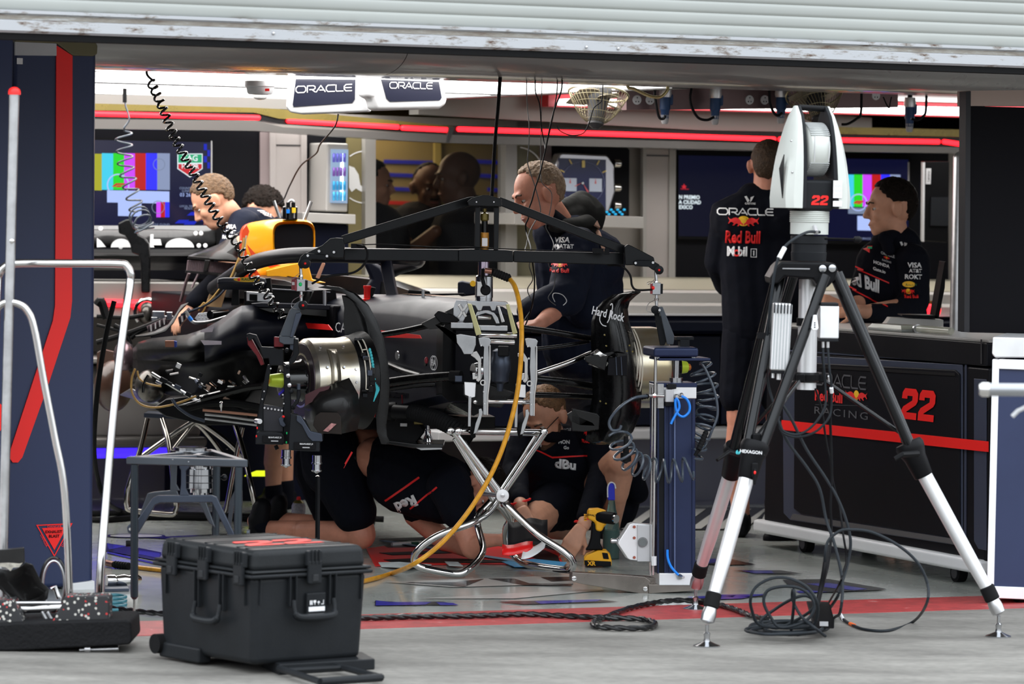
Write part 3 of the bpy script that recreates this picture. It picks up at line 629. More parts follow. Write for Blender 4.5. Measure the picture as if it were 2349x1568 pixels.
MB().prism(quad(-2.0,5.09,.98,5.8,.71),(0,0,.03)).build('top',m_fasl,t,bevel=.01)
MB().prism([L(.2,5.145,.62),L(1.0,5.145,.62),L(1.0,5.145,.67),L(.2,5.145,.67)],-EV*.004).build('handle_recess',m_fas,t,bevel=.01)
t=thing('shelf_worktop','dark worktop with a red glowing edge below the left screen','worktop',L(0,5.2,.85))
MB().prism(quad(-2.0,5.2,.98,5.8,1.0),(0,0,.10)).build('top',m_fasl,t,bevel=.01)
MB().cone(LV(240,694,5.18),.018,LV(415,699,5.18),.018,8).build('light_strip_edge',m_lr,t)
MB().prism([L(-2,5.19,.93),L(.98,5.19,.93),L(.98,5.19,1.0),L(-2,5.19,1.0)],EV*.05).build('edge_panel',m_wallw,t)
# unseen warm fill light added in the back room to brighten its backdrop
ld=bpy.data.lights.new('backdrop_fill','AREA'); ld.energy=13; ld.size=1.2; ld.color=(1,.75,.45); lo=bpy.data.objects.new('backdrop_fill',ld); C.objects.link(lo); lo.location=L(2.8,8.25,2.03); lo.rotation_euler=(0,0,0)
# ---------------------------------------------------------------- twin hanging displays
t=thing('hanging_display','pair of hinged white overhead displays with dark faces and white lettering','display',P(840,230,16.7))
Dh=16.7
def disp(lst,face,cx,cy,ang,ws):
    e=Vector((math.cos(ang),math.sin(ang),0)); n=Vector((-math.sin(ang),math.cos(ang),0)); p0=P(cx,cy,Dh)
    pr=lambda l:[PL(x,y,p0,n) for x,y in l]
    MB().prism(pr(lst),n*.07).build('shell',m_wht,t,bevel=.018,seg=3)
    o=MB().prism([q-n*.004 for q in pr(face)],n*.006).build('screen_face',mat('display_face',(.02,.022,.045),.25,coat=.3),t)
    wideword('ORACLE',PL(ws[0],ws[1],p0,n)-n*.006,(e+EZ*ws[3]),EZ,ws[2]*mpx(Dh),m_txtw,t)
disp([(672,160),(832,166),(833,235),(846,246),(846,256),(690,262),(665,258),(655,246),(660,180)],[(682,158),(816,166),(814,228),(808,236),(674,245),(672,240)],740,210,math.radians(-8),(744,203,14.5,.05))
disp([(840,166),(1006,176),(1018,180),(1028,228),(1026,240),(1012,250),(872,254),(862,252),(856,226),(840,222)],[(870,168),(1004,178),(1012,224),(1008,230),(894,233),(886,226)],950,212,math.radians(38),(941,196,13.5,.02))
MB().box(P(850,180,Dh-.01),.05,.06,.10).build('hinge',m_wht,t,bevel=.01)
wire('lead',[(776,262,Dh),(768,290,Dh),(735,330,Dh+.3),(725,352,Dh+.5),(690,380,Dh+.9),(665,425,Dh+1.2),(650,458,Dh+1.5),(634,470,Dh+1.6)],.0035,m_blk,t)
t=thing('ceiling_camera','white dome camera or sensor fixed under the lit ceiling left of the hanging displays','camera',P(597,205,16.6))
MB().lathe(P(597,186,16.6),-EZ,[(0,.066),(.022,.066),(.024,.06),(.05,.054),(.056,.048)],28).build('housing',m_wht,t)
MB().ell(P(597,218,16.6),(.034,.034,.022)).build('lens_dome',mat('clear_dome',(.5,.48,.45),.1,.3,alpha=.6),t)
MB().prism([P(x,y,16.53) for x,y in((608,203),(618,203),(618,209),(608,209))],(0,.002,0)).build('red_label',m_red,t)
# ---------------------------------------------------------------- caged fans
def fan(lab,c,R0,tilt):
    t=thing('ceiling_fan',lab,'fan',c); ax=Vector(tilt).normalized(); x,y,_=basis(ax)
    m=mat('dull_brass_wire',(.38,.33,.2),.35,.8); mb=MB()
    for k in range(40):
        a=2*math.pi*k/40; d=x*math.cos(a)+y*math.sin(a); pts=[]
        for i in range(9):
            s=i/8; tw=.5*s; dd=x*math.cos(a+tw)+y*math.sin(a+tw)
            pts.append(c+ax*(R0*1.05*(1-s**2.2))+dd*(R0*s))
        mb.tube(pts,.0011,4)
    mb.build('guard',m,t)
    rg=MB()
    for s in(.2,.4,.6,.8,.9,1.0):
        r_=R0*s; z_=R0*1.05*(1-s**2.2); rg.tube([c+ax*z_+(x*math.cos(q)+y*math.sin(q))*r_ for q in [2*math.pi*i/36 for i in range(36)]],.0014 if s<1 else .005,5,closed=True)
    rg.build('guard_ring',m,t)
    for k in range(3):
        a=2*math.pi*k/3; bl=[]
        for i in range(6):
            s=i/5*R0*.85; w_=.03+.05*math.sin(i/5*2.6); d1=x*math.cos(a+.1*i)+y*math.sin(a+.1*i); d2=x*-math.sin(a)+y*math.cos(a)
            bl.append([c+ax*.02+d1*s-d2*w_-ax*.02,c+ax*.02+d1*s+d2*w_+ax*.02,c+ax*.024+d1*s+d2*w_+ax*.02,c+ax*.024+d1*s-d2*w_-ax*.02])
        MB().loft(bl).build('blade',mat('fan_blade',(.25,.22,.16),.4,.4),t)
    MB().lathe(c-ax*.06,ax,[(0,.05),(.06,.06),(.1,.045),(.2,.035),(.22,.01)],20).build('motor',m_trim,t)
fan('brass-coloured caged fan hanging under the ceiling above the older man',P(1373,215,17.2),.132,(-.08,-.25,-1))
fan('brass-coloured caged fan hanging behind the top of the white tracker',P(1868,215,17.9),.13,(.15,-.55,-1))
# ---------------------------------------------------------------- socket rail with industrial plugs
t=thing('socket_rail','reddish metal rail under the ceiling carrying power sockets','socket rail',L(3.4,3.3,1.95))
vr=3.2
MB().prism([LV(x,y,vr) for x,y in((1437,196),(2060,215),(2060,246),(1437,252))],EV*.10).build('rail',mat('mauve_metal_rail',(.20,.13,.13),.3,.5,noise_=.2,nscale=4),t)
for x in(1461,1491,1719,1754,2009):
    y_=232 if x<2000 else 222
    p=LV(x,y_-3,vr); MB().lathe(p,-EV,[(0,.022),(.004,.021)],20).build('socket',m_wht,t)
    for dx,dy in((0,-5),(-3.5,4),(3.5,4)): MB().box(p-EV*.004+EU*dx*mpx(17.5)-EZ*dy*mpx(17.5),.004,.004,.006).build('socket_slot',m_dark,t)
m_plb=mat('blue_socket_plastic',(.02,.06,.16),.5)
def plug(x,y,lab,v=3.1,k=1):
    t=thing('industrial_plug',lab,'plug',LV(x,y,v),'blue industrial plugs under the ceiling'); p=LV(x,y,v)
    MB().lathe(p+EZ*.055,-EZ,[(0,.026),(.03,.03),(.045,.026)],16).build('collar',m_aluw,t)
    MB().lathe(p+EZ*.015,-EZ,[(0,.024),(.06,.024),(.065,.02),(.1,.018),(.105,.014)],16).build('body',m_plb,t,bevel=.002)
    MB().cyl(p+EZ*.05,Vector((p.x,p.y,2.085)),.012).build('stem',m_blk,t); MB().box(p+EU*.028+EZ*.0,.02,.03,.05).build('latch',m_plb,t,bevel=.006)
    MB().lathe(p-EZ*.07,-EZ,[(0,.019),(.03,.017),(.04,.012)],14).build('gland',m_grey,t)
plug(1526,228,'blue industrial plug right of the left caged fan'); plug(1641,230,'blue industrial plug above the man seen from the back'); plug(1792,228,'blue industrial plug just left of the white tracker head')
plug(2087,250,'small blue industrial plug hanging over the man in profile',3.6); plug(2216,252,'blue industrial plug half hidden by the dark board at right',3.6)
def tagwire(name,lst,r,m,lab,cat='cable',D=None,group=None,n=6):
    if name in('power_cable','brass_pipe'):
        q=P(*lst[0]); lst=[Vector((q.x,q.y,2.085))]+lst
    return tag(wire(name,lst,r,m,n=n,D=D),lab,cat,group)
tagwire('power_cable',[(1505,198,17.3),(1502,215,17.3),(1507,250,17.3),(1513,270,17.3),(1522,272,17.3),(1526,264,17.3)],.006,m_blk,'black power cable looping into the plug right of the left fan')
tagwire('power_cable',[(1586,203,17.4),(1583,225,17.4),(1588,248,17.4),(1602,270,17.4),(1622,275,17.4),(1638,268,17.4)],.006,m_blk,'black power cable looping up to the plug above the man seen from behind')
tagwire('power_cable',[(1765,210,17.5),(1766,235,17.5),(1775,258,17.5),(1785,265,17.5),(1795,258,17.5)],.006,m_blk,'black power cable looping to the plug left of the tracker head')
tagwire('power_cable',[(2124,252,18.2),(2118,266,18.2),(2105,275,18.2),(2090,272,18.2)],.006,m_blk,'short black power cable looping from the plug over the man in profile')
tagwire('power_cable',[(1975,258,18),(1965,272,18),(1945,284,18),(1930,285,18)],.006,m_blk,'short black cable curving behind the right caged fan')
tagwire('hanging_wire',[(2026,222,17.5),(2034,240,17.5),(2040,247,17.5),(2042,236,17.5),(2045,222,17.5)],.003,m_blk,'thin black wire loop below the ceiling right of the tracker')
tagwire('brass_pipe',[(1440,198,16.8),(1455,204,16.8),(1490,220,16.8),(1515,222,16.8),(1530,208,16.8),(1532,196,16.8)],.007,mat('yellowish_pipe',(.5,.42,.2),.25,.7),'bent yellowish metal pipe under the ceiling right of the left caged fan','pipe')
# ---------------------------------------------------------------- left navy panel
v1=1.6
def vp(v): return lambda l:[LV(x,y,v) for x,y in l]
t=thing('partition_panel','tall navy panel with a bent red stripe and an exhaust danger triangle, at left','panel',LV(120,1350,v1))
out=[(31,84),(205,92),(217,98),(222,110),(216,1345),(200,1352),(0,1356),(14,1300)]
MB().prism(vp(v1)([(33,92),(205,96),(218,104),(222,118),(214,1330),(204,1345),(4,1352)]),EV*.16).build('body',mat('navy_panel_paint',hexc('2c3656'),.42,noise_=.06,nscale=1.5),t,bevel=.02,seg=4)
MB().prism([p-EV*.012 for p in vp(v1)([(33,82),(205,90),(216,94),(222,106),(221,124),(212,129),(165,128),(128,100),(33,96)])],EV*.18).build('top_cap',mat('dark_olive_gold_cap',(.13,.115,.06),.35,.3),t,bevel=.004)
MB().prism([p-EV*.010 for p in vp(v1)([(33,96),(128,100),(128,128),(33,127)])],EV*.012).build('pale_band',mat('silver_grey_band',(.5,.51,.53),.35),t)
MB().prism([p-EV*.008 for p in vp(v1)([(128,104),(165,128),(164,690),(160,728),(110,880),(50,1048),(40,1060),(28,1060),(21,1050),(23,1030),(120,735),(125,700)])],EV*.010).build('red_stripe',m_red,t)
flat('white_sticker',[[(0,0),(14,0),(14,14),(0,14)]],LV(38,147,v1),EU,EZ,mpx(15),m_txtw,t,th=.003)
flat('danger_triangle',[[(82,-1203),(166,-1199),(124,-1277)]],LV(0,0,v1),EU,EZ,1,m_red,t).name='x_'
bpy.data.objects.remove(bpy.data.objects['x_'])
def vflat(name,polys,m,v,par,dz):
    mb=MB()
    for pl in polys: mb.add([LV(x,y,v)-EV*dz for x,y in pl],[list(range(len(pl)))])
    return mb.build(name,m,par,smooth=0)
A=(82,1203);B_=(166,1199);C_=(124,1277)
def lerp(a,b,k): return (a[0]+(b[0]-a[0])*k,a[1]+(b[1]-a[1])*k)
cen=((A[0]+B_[0]+C_[0])/3,(A[1]+B_[1]+C_[1])/3)
ii=[lerp(q,cen,.10) for q in(A,B_,C_)]; jj=[lerp(q,cen,.32) for q in(A,B_,C_)]
sg=vflat('danger_sign',[[A,B_,ii[1],ii[0]],[B_,C_,ii[2],ii[1]],[C_,A,ii[0],ii[2]],jj],m_red,v1,t,.004)
K=mpx(15.0)
text('DANGER',LV(124,1207,v1),EU,EZ,6*K,m_txtr,t,bold=.01,th=.006); text('EXHAUST',LV(122,1219,v1),EU,EZ,6.5*K,m_dark,t,bold=.02,th=.007); text('BLAST',LV(123,1229,v1),EU,EZ,6.5*K,m_dark,t,bold=.02,th=.007)
for s_,cx_ in((1,100),(-1,149)):
    an=math.radians(-62*s_); text('DANGER',LV(cx_,1239,v1),EU*math.cos(an)+EZ*math.sin(an),-EU*math.sin(an)+EZ*math.cos(an),5.5*K,m_txtr,t,bold=.01,th=.006)
MB().prism([p-EV*.02 for p in vp(v1)([(150,1338),(214,1330),(214,1362),(150,1366)])],EV*.2).build('foot',m_wht,t,bevel=.004)
t=tag(MB().prism(vp(1.2)([(-60,60),(32,68),(8,1400),(-100,1404)]),EV*.1).build('partition_panel',mat('navy_panel_paint',(1,1,1)),bevel=.01),'plain navy panel cut by the left edge of the photo','panel')
rs=MB().prism([p-EV*.004 for p in vp(1.2)([(-30,900),(3,928),(2,985),(-30,1020)])],EV*.004).build('red_stripe',m_red,None)
rs.parent=t; OFF[rs.name]=Vector((0,0,0))
# ---------------------------------------------------------------- jack trolley
t=thing('car_jack','steel tube car jack trolley with a red topped pole and black foam base','jack',G(120,1495))
Dj=13.25
MB().tube(catmull(PT([(228,1375,13.2),(232,1290,13.2),(243,1150,13.25),(262,930,13.3),(285,740,13.35),(298,650,13.4),(299,628,13.4),(290,611,13.4),(270,605,13.4),(150,604,13.4),(40,604,13.4),(14,610,13.4),(0,625,13.4),(-6,650,13.4),(-10,760,13.35),(-20,1200,13.2)]),6),.0145,14).build('handle_hoop',m_chr,t)
MB().tube(catmull(PT([(160,1385,13.1),(148,1130,13.1),(125,1000,13.1),(100,870,13.1),(78,750,13.1),(62,712,13.1),(44,697,13.1),(20,693,13.1),(0,700,13.1),(-20,730,13.1)]),6),.0125,14).build('inner_hoop',m_chr,t)
MB().cyl(P(4,1375,13.1),P(33,215,13.1),.0165,18).build('pole',m_stl,t)
MB().lathe(P(33,217,13.1),EZ,[(0,.021),(.010,.021),(.018,.018),(.024,.010),(.026,.002)],18).build('red_cap',m_red,t)
MB().lathe(P(28,553,13.08),-Vector((0,1,0)),[(0,.008),(.012,.008),(.014,.004)],12).build('pole_screw',m_chr,t)
m_foam=mat('grey_black_foam',(.022,.022,.024),.75,bump=.4,bscale=90,noise_=.3)
def f_spk(nt,b):
    tc=N(nt,'ShaderNodeTexCoord'); v=N(nt,'ShaderNodeTexVoronoi',Scale=85); nt.links.new(tc.outputs['Object'],v.inputs['Vector'])
    lt=N(nt,'ShaderNodeMath',operation='LESS_THAN'); lt.inputs[1].default_value=.40; nt.links.new(v.outputs['Distance'],lt.inputs[0])
    se=N(nt,'ShaderNodeSeparateColor'); nt.links.new(v.outputs['Color'],se.inputs[0]); g=N(nt,'ShaderNodeMath',operation='GREATER_THAN'); g.inputs[1].default_value=.5; nt.links.new(se.outputs[0],g.inputs[0])
    mu=N(nt,'ShaderNodeMath',operation='MULTIPLY'); nt.links.new(lt.outputs[0],mu.inputs[0]); nt.links.new(g.outputs[0],mu.inputs[1])
    g2=N(nt,'ShaderNodeMath',operation='GREATER_THAN'); g2.inputs[1].default_value=.7; nt.links.new(se.outputs[1],g2.inputs[0])
    m1=N(nt,'ShaderNodeMix',data_type='RGBA'); m1.inputs[6].default_value=(.55,.53,.48,1); m1.inputs[7].default_value=(.5,.03,.03,1); nt.links.new(g2.outputs[0],m1.inputs[0])
    m2=N(nt,'ShaderNodeMix',data_type='RGBA'); m2.inputs[6].default_value=(.02,.02,.022,1); nt.links.new(mu.outputs[0],m2.inputs[0]); nt.links.new(m1.outputs[2],m2.inputs[7]); nt.links.new(m2.outputs[2],b.inputs['Base Color']); b.inputs['Roughness'].default_value=.7
m_spk=nodemat('speckled_rubber',f_spk)
plate('foam_base',[(-60,1435),(40,1428),(290,1421),(300,1426),(303,1470),(296,1478),(190,1484),(60,1491),(-60,1496)],12.9,.30,m_foam,t,bevel=.01)
plate('foam_cradle',[(115,1430),(125,1416),(134,1400),(142,1385),(148,1367),(244,1366),(250,1372),(249,1424)],12.95,.12,m_spk,t,bevel=.004)
plate('foam_cradle',[(-50,1378),(30,1375),(38,1392),(52,1425),(56,1436),(-50,1440)],12.95,.12,m_spk,t,bevel=.004)
MB().cyl(P(20,1398,13.05),P(150,1393,13.05),.015,16).build('roller',m_chr,t)
MB().cyl(P(38,1382,13.0),P(140,1382,13.0),.006,12).build('roller',m_stl,t)
MB().tube([P(95,1400,13.05),P(112,1432,13.0)],.007,8).build('strut',m_stl,t); MB().tube([P(108,1400,13.05),P(124,1430,13.0)],.006,8).build('strut',m_stl,t)
# carbon scoop
sec=[]
for i,(x0,y0,x1,y1,d) in enumerate(((-30,1290,60,1290,.00),(-20,1330,75,1295,.03),(0,1350,95,1335,.05),(20,1368,112,1350,.06),(40,1378,108,1372,.05))):
    row=[]
    for k in range(9):
        s=k/8; p=P(x0+(x1-x0)*s,y0+(y1-y0)*s,12.98+d); row.append(p+Vector((0,.05*math.sin(math.pi*s),-.03*math.sin(math.pi*s))))
    sec.append(row)
MB().loft(sec,closed=False).build('carbon_scoop',m_carbm,t,thick=.004)
plate('carbon_scoop_flange',[(-20,1262),(54,1255),(56,1290),(50,1296),(-20,1292)],12.96,.02,m_carbm,t,bevel=.003)
plate('torn_tape',[(-5,1291),(20,1290),(45,1292),(52,1290),(44,1300),(30,1302),(24,1309),(12,1300),(-5,1298)],12.95,.003,mat('weathered_tape',(.45,.42,.36),.7,noise_=.5,nscale=60),t)
MB().tube([P(123,1340,13.2)+Vector((.045*math.cos(a),.0,.092*math.sin(a))) for a in [2*math.pi*i/30 for i in range(30)]],.005,8,closed=True).build('ring_wheel',m_blkg,t)
MB().tube([P(123,1340,13.19)+Vector((.036*math.cos(a),.0,.080*math.sin(a))) for a in [2*math.pi*i/30 for i in range(30)]],.004,8,closed=True).build('ring_wheel_rim',m_stl,t)
MB().tube([P(118,1350,13.2),P(125,1345,13.2),P(135,1372,13.2)],.008,8).build('linkage',m_chr,t)
for x0,x1,y_ in((-40,78,1499),(183,272,1490)):
    MB().cyl(P(x0,y_,12.95),P(x1,y_-3,12.95),.011,12).build('caster_roller',m_stl,t)
    MB().cyl(P(x0+12,y_-2,12.93),P(x0+25,y_-2,12.93),.016,12).build('caster_collar',m_stl,t)
MB().cyl(P(60,1482,13.15),P(270,1474,13.15),.038,20).build('rubber_roller',m_rub,t)
# ---------------------------------------------------------------- transport case
FL=G(578,1528,.03); FR=G(862,1512,.03); BL=G(365,1494,.03)
b=(BL-FL).normalized(); a=((FR-FL).normalized()*.6+Vector((b.y,-b.x,0))).normalized(); b=Vector((-a.y,a.x,0)); Wc=(FR-FL).length*.985; Lc=(BL-FL).length*1.12; hb=G(578,1528,.03)
def cz(y): return PL(578,y,FL,Vector((0,1,0))).z
zl=cz(1322); zt_=cz(1262); cc=FL+a*Wc/2+b*Lc/2
t=thing('transport_case','black wheeled transport case with red 22 on the lid, in the foreground','case',Vector((cc.x,cc.y,0)))
m_case=mat('black_case_plastic',(.030,.033,.037),.36,noise_=.18,nscale=7,bump=.06,bscale=120); m_casel=mat('black_case_lid_plastic',(.034,.037,.040),.40,noise_=.2,nscale=6,bump=.06,bscale=120)
def cq(s0,t0,s1,t1,z): return [FL+a*s0+b*t0+EZ*(z-.03),FL+a*s1+b*t0+EZ*(z-.03),FL+a*s1+b*t1+EZ*(z-.03),FL+a*s0+b*t1+EZ*(z-.03)]
MB().loft([cq(.012,.012,Wc-.012,Lc-.012,.03),cq(0,0,Wc,Lc,zl)]).build('body',m_case,t,bevel=.022,seg=4)
MB().loft([cq(0,0,Wc,Lc,zl+.012),cq(.008,.008,Wc-.008,Lc-.008,zt_)]).build('lid',m_casel,t,bevel=.022,seg=4)
MB().prism(cq(-.014,-.014,Wc+.014,Lc+.014,zl-.008),(0,0,.013)).build('flange',m_case,t,bevel=.006); MB().prism(cq(-.010,-.010,Wc+.010,Lc+.010,zl+.007),(0,0,.010)).build('lid_flange',m_casel,t,bevel=.005)
for k in(.17,.5,.83):
    MB().prism(cq(.02,Lc*k-.02,Wc-.02,Lc*k-.017,zt_-.001),(0,0,.003)).build('lid_rib',m_case,t)
    MB().prism(cq(.02,Lc*k+.03,Wc-.02,Lc*k+.033,zt_-.001),(0,0,.003)).build('lid_rib',m_case,t)
# latches
def cface(side,s,z,d=0): 
    if side=='f': return FL+a*s-b*d+EZ*(z-.03)
    return FL+b*s-a*d+EZ*(z-.03)
def latch(side,s):
    ax=(a,b,EZ) if side=='f' else (b,-a,EZ)
    o=MB().box(cface(side,s,zl+.006,.018),.052,.014,.075,ax).box(cface(side,s,zl+.05,.012),.058,.02,.05,ax).build('latch',m_case,t,bevel=.005)
    MB().box(cface(side,s,zl-.012,.026),.022,.006,.024,ax).build('latch_button',mat('case_trim_plastic',(.05,.052,.056),.5),o,bevel=.003)
    for k in(-1,0,1): MB().box(cface(side,s+k*.014,zl+.055,.022),.004,.012,.045,ax).build('latch_rib',m_casel,o,bevel=.0015)
latch('f',Wc*.5)
for k in(.10,.47,.80): latch('l',Lc*k)
def handle(side,s,w,z0,z1):
    ax=(a,b,EZ) if side=='f' else (b,-a,EZ)
    for q in(-1,1):
        for r_ in(-1,1): MB().box(cface(side,s+q*w/2+r_*.012,(z1+zl)/2,.008),.005,.016,(zl-z1),ax).build('handle_rail',m_case,t,bevel=.002)
    pts=[cface(side,s-w/2,z1+.02,.016),cface(side,s-w/2,z0+.018,.024),cface(side,s-w/2+.02,z0,.03),cface(side,s+w/2-.02,z0,.03),cface(side,s+w/2,z0+.018,.024),cface(side,s+w/2,z1+.02,.016)]
    MB().tube(catmull(pts,4),[.007]*5+[.012]*11+[.007]*5,10).build('handle',m_case,t)
handle('f',Wc*.5,.155,cz(1420),cz(1395)); handle('l',Lc*.42,.14,cz(1450)+.02,cz(1425)+.02)
for s_ in(.06,.30,.70,.94): MB().box(cface('f',Wc*s_,zl-.05,.0),.004,.012,.08,(a,b,EZ)).build('rib',m_case,t)
for s_ in(.08,.3,.6,.9): MB().box(cface('l',Lc*s_,zl-.05,.0),.004,.012,.09,(b,-a,EZ)).build('rib',m_case,t)
lb=PL(722,1385,FL,b); lb0=lb-b*.014
MB().box(lb,.075,.02,.075,(a,b,EZ)).build('label_plate',m_case,t,bevel=.004)
MB().box(lb-b*.011-EZ*.014,.062,.003,.014,(a,b,EZ)).build('white_label',m_txtw,t)
flat('shipping_symbols',[[(-28,0),(-24,0),(-24,14),(-28,14)],[(-22,0),(-18,0),(-18,14),(-22,14)],[(-10,0),(-8,0),(-8,5),(-4,9),(-4,14),(-14,14),(-14,9),(-10,5)],[(0,6),(6,12),(12,6),(7,6),(7,0),(5,0),(5,6)],[(16,0),(26,0),(26,14),(24,14),(24,2),(16,2)]],lb-b*.0115,a,EZ,.001,m_txtw,t)
pc_=FL+a*Wc*.50+b*Lc*.36; pc_.z=zt_
# the numerals : same blocky 2 as on the cabinet, made of polygons
TWO=[(0,.66),(.02,.86),(.16,1.0),(.84,1.0),(1.0,.86),(1.0,.60),(.90,.48),(.34,.24),(.34,.22),(.98,.22),(.98,0),(0,0),(0,.26),(.12,.40),(.66,.62),(.66,.76),(.34,.76),(.34,.66)]
def twos(org,rv,uv,h,m,par,th=.0015,wrap=None,sh=.12,wk=.9):
    for k in(0,1): flat('number',[[((x-1.02+k*1.08+.0)*wk+ (y-.5)*sh,y-.5) for x,y in TWO]],org,rv,uv,h,m,par,wrap,th)
m_redm=mat('red_marking',(.75,.05,.04),.5)
twos(pc_,a,b,.15,m_redm,t,.0025,wk=.95); text('HEXAGON',FL+a*Wc*.66+b*Lc*.15+EZ*(zt_-.03),a,b,.010,m_grey,t,th=.002)
# wheel and pull handle
for s_ in(.0,): 
    w_=cface('l',Lc*.985,.05,.0); MB().cyl(w_-a*.014,w_+a*.02,.032,22).build('wheel',m_rub,t)
w_=FL+a*(Wc-.02)+b*(Lc-.01); w_.z=.05; MB().cyl(w_-a*.02,w_+a*.02,.042,22).build('wheel',m_rub,t)
MB().prism(cq(.0,Lc*.55,.05,Lc*.98,.008),(0,0,.05)).build('wheel_guard',m_case,t,bevel=.008)
h0=G(648,1545,.022);h1=G(735,1563,.022);h2=G(875,1553,.022);h3=G(800,1534,.022)
MB().tube([G(640,1532,.022),h1],.011,8).build('pull_handle_arm',m_case,t); MB().tube([G(770,1526,.022),h2],.011,8).build('pull_handle_arm',m_case,t); MB().tube([h1,h2],.013,10).build('pull_handle_grip',m_case,t); MB().tube([G(655,1537,.022),G(790,1530,.022)],.008,8).build('pull_handle_arm',m_case,t)
MB().prism([G(600,1530,.0),G(640,1548,.0),G(860,1535,.0),G(830,1518,.0)],(0,0,.035)).build('skid_plate',m_case,t,bevel=.004)
# ---------------------------------------------------------------- triangular stand
zs=.615
fa=G(290,1047,zs);fb=G(568,1054,zs);fc=G(486,1029,zs)
t=thing('measuring_stand','grey triangular stand with a machined steel hub hanging under its plate, behind the case','stand',G(430,1440))
tri=[fa,fb,fc]; ctr=(fa+fb+fc)/3
def inset(k,c_=None): return [p+(ctr-p)*k for p in tri]
mb=MB()
outer=inset(0);inner=inset(.2)
for i in range(3):
    j=(i+1)%3; mb.prism([outer[i],outer[j],inner[j],inner[i]],(0,0,-.026))
for p in tri: mb.prism([p+(ctr-p)*.1+Vector((-.01,.006,0)),p+(ctr-p)*.1+Vector((.01,-.006,0)),ctr+Vector((.014,-.008,0)),ctr+Vector((-.014,.008,0))],(0,0,-.02))
m_gunl=mat('grey_blue_anodised',(.075,.085,.10),.35,.7,noise_=.1)
mb.build('top_plate',m_gunl,t,bevel=.003)
hub=G(437,1035,zs)
MB().lathe(hub+EZ*.004,-EZ,[(-.010,.046),(-.010,.058),(0,.058),(0,.075),(.02,.075),(.03,.06),(.03,.045),(-.01,.045)],40,cap=False).build('steel_ring',m_alu,t)
hk=Vector((.0,0,-.03)); hc=P(458,1060,13.95)
o=MB().lathe(Vector((hc.x,hc.y,zs-.02)),-EZ,[(0,.048),(.05,.048),(.052,.054),(.12,.056),(.122,.05),(.135,.05),(.137,.034),(.15,.034),(.152,.040),(.165,.038),(.172,.03)],36).build('machined_hub',m_alu,t)
for k in range(6):
    an=2*math.pi*k/6; MB().box(Vector((hc.x+.049*math.cos(an),hc.y+.049*math.sin(an),zs-.045)),.012,.012,.035).build('hub_slot',m_trim,o)
for q in(.072,.098): MB().lathe(Vector((hc.x,hc.y,zs-.02-q)),-EZ,[(0,.0566),(.003,.0566)],36).build('hub_groove',m_trim,o)
MB().cyl(Vector((hc.x+.05,hc.y-.01,zs-.105)),Vector((hc.x+.085,hc.y-.02,zs-.10)),.005).ell(Vector((hc.x+.09,hc.y-.022,zs-.10)),(.011,.011,.011)).build('hub_lever',m_blkm,t)
def leg(top,foot,r=.0135,tip=True,pr=t):
    k=.78; m1=top.lerp(foot,k); MB().tube([top,m1,top.lerp(foot,k+.015)],[r,r,r*.5],18).build('leg',m_blkm if 0 else mat('dark_blue_grey_tube',(.035,.045,.055),.32,.6),pr)
    if tip:
        MB().tube([m1,foot+EZ*.025],.0045,10).build('foot_rod',m_chr,pr); MB().lathe(foot,EZ,[(0,.017),(.006,.016),(.008,.006),(.02,.006),(.022,.009),(.035,.009),(.04,.005)],18).build('foot_pad',m_chr,pr)
f1=G(308,1453); leg(fa+Vector((.027,.01,-.026)),f1)
f2=fb+Vector((-.03,.0,0));f2.z=0; leg(fb+Vector((-.03,.0,-.026)),f2)
f3=fc+Vector((.02,-.03,0));f3.z=0; leg(fc+Vector((.02,-.03,-.026)),f3)
dS=13.55
plate('arch_bracket',[(291,1208),(296,1202),(310,1199),(350,1141),(362,1136),(485,1135),(497,1140),(545,1240),(534,1248),(486,1152),(368,1153),(356,1158),(318,1222),(304,1226),(293,1221)],dS,.02,m_gun,t,bevel=.003)
plate('arch_bracket',[(320,1180),(338,1131),(352,1128),(405,1123),(410,1137),(350,1141),(330,1200)],dS+.25,.02,m_gunl,t,bevel=.003)
plate('arch_bracket',[(455,1150),(472,1150),(494,1210),(480,1200)],dS+.3,.02,m_gunl,t,bevel=.003)
plate('bracket_web',[(412,1062),(434,1062),(434,1072),(426,1080),(426,1120),(434,1136),(412,1136),(415,1110),(415,1078),(411,1072)],dS,.02,m_gun,t,bevel=.002)
plate('bracket_web',[(392,1062),(406,1062),(404,1110),(412,1125),(390,1125)],dS+.25,.02,m_gunl,t,bevel=.002)
MB().lathe(P(299,1213,dS-.01),-Vector((0,1,0)),[(0,.006),(.004,.005)],12).build('bracket_bolt',m_chr,t)
MB().lathe(P(289,1246,dS-.0),-Vector((1,0,0)),[(-.02,.011),(.0,.011)],12).build('side_knob',m_rub,t)
for p in((300,1046),(396,1054),(432,1059),(520,1030)): MB().lathe(G(p[0],p[1],zs)+EZ*.0005,EZ,[(0,.004),(.001,.003)],8).build('screw_head',m_alu,t)
MB().cyl(P(566,1222,13.9),P(573,1222,13.9),.012).build('side_knob',m_gunl,t)
plate('leg_clamp',[(540,1120),(556,1125),(556,1160),(536,1160),(530,1210),(520,1230),(526,1150)],14.1,.015,m_gunl,t,bevel=.002)
# ---------------------------------------------------------------- slim black post
b0=G(728,1325); tp=P(729,1092,b0.y)
t=thing('support_post','slim black post with a bright tip standing behind the transport case','post',b0)
MB().lathe(b0,EZ,[(0,.05),(.008,.05),(.01,.02)],24).build('base',m_blkm,t); MB().tube([b0+EZ*.008,tp],.0105,6).build('pole',m_blkm,t); MB().lathe(tp,EZ,[(0,.010),(.003,.006),(.005,.002)],12).build('tip',m_chr,t)
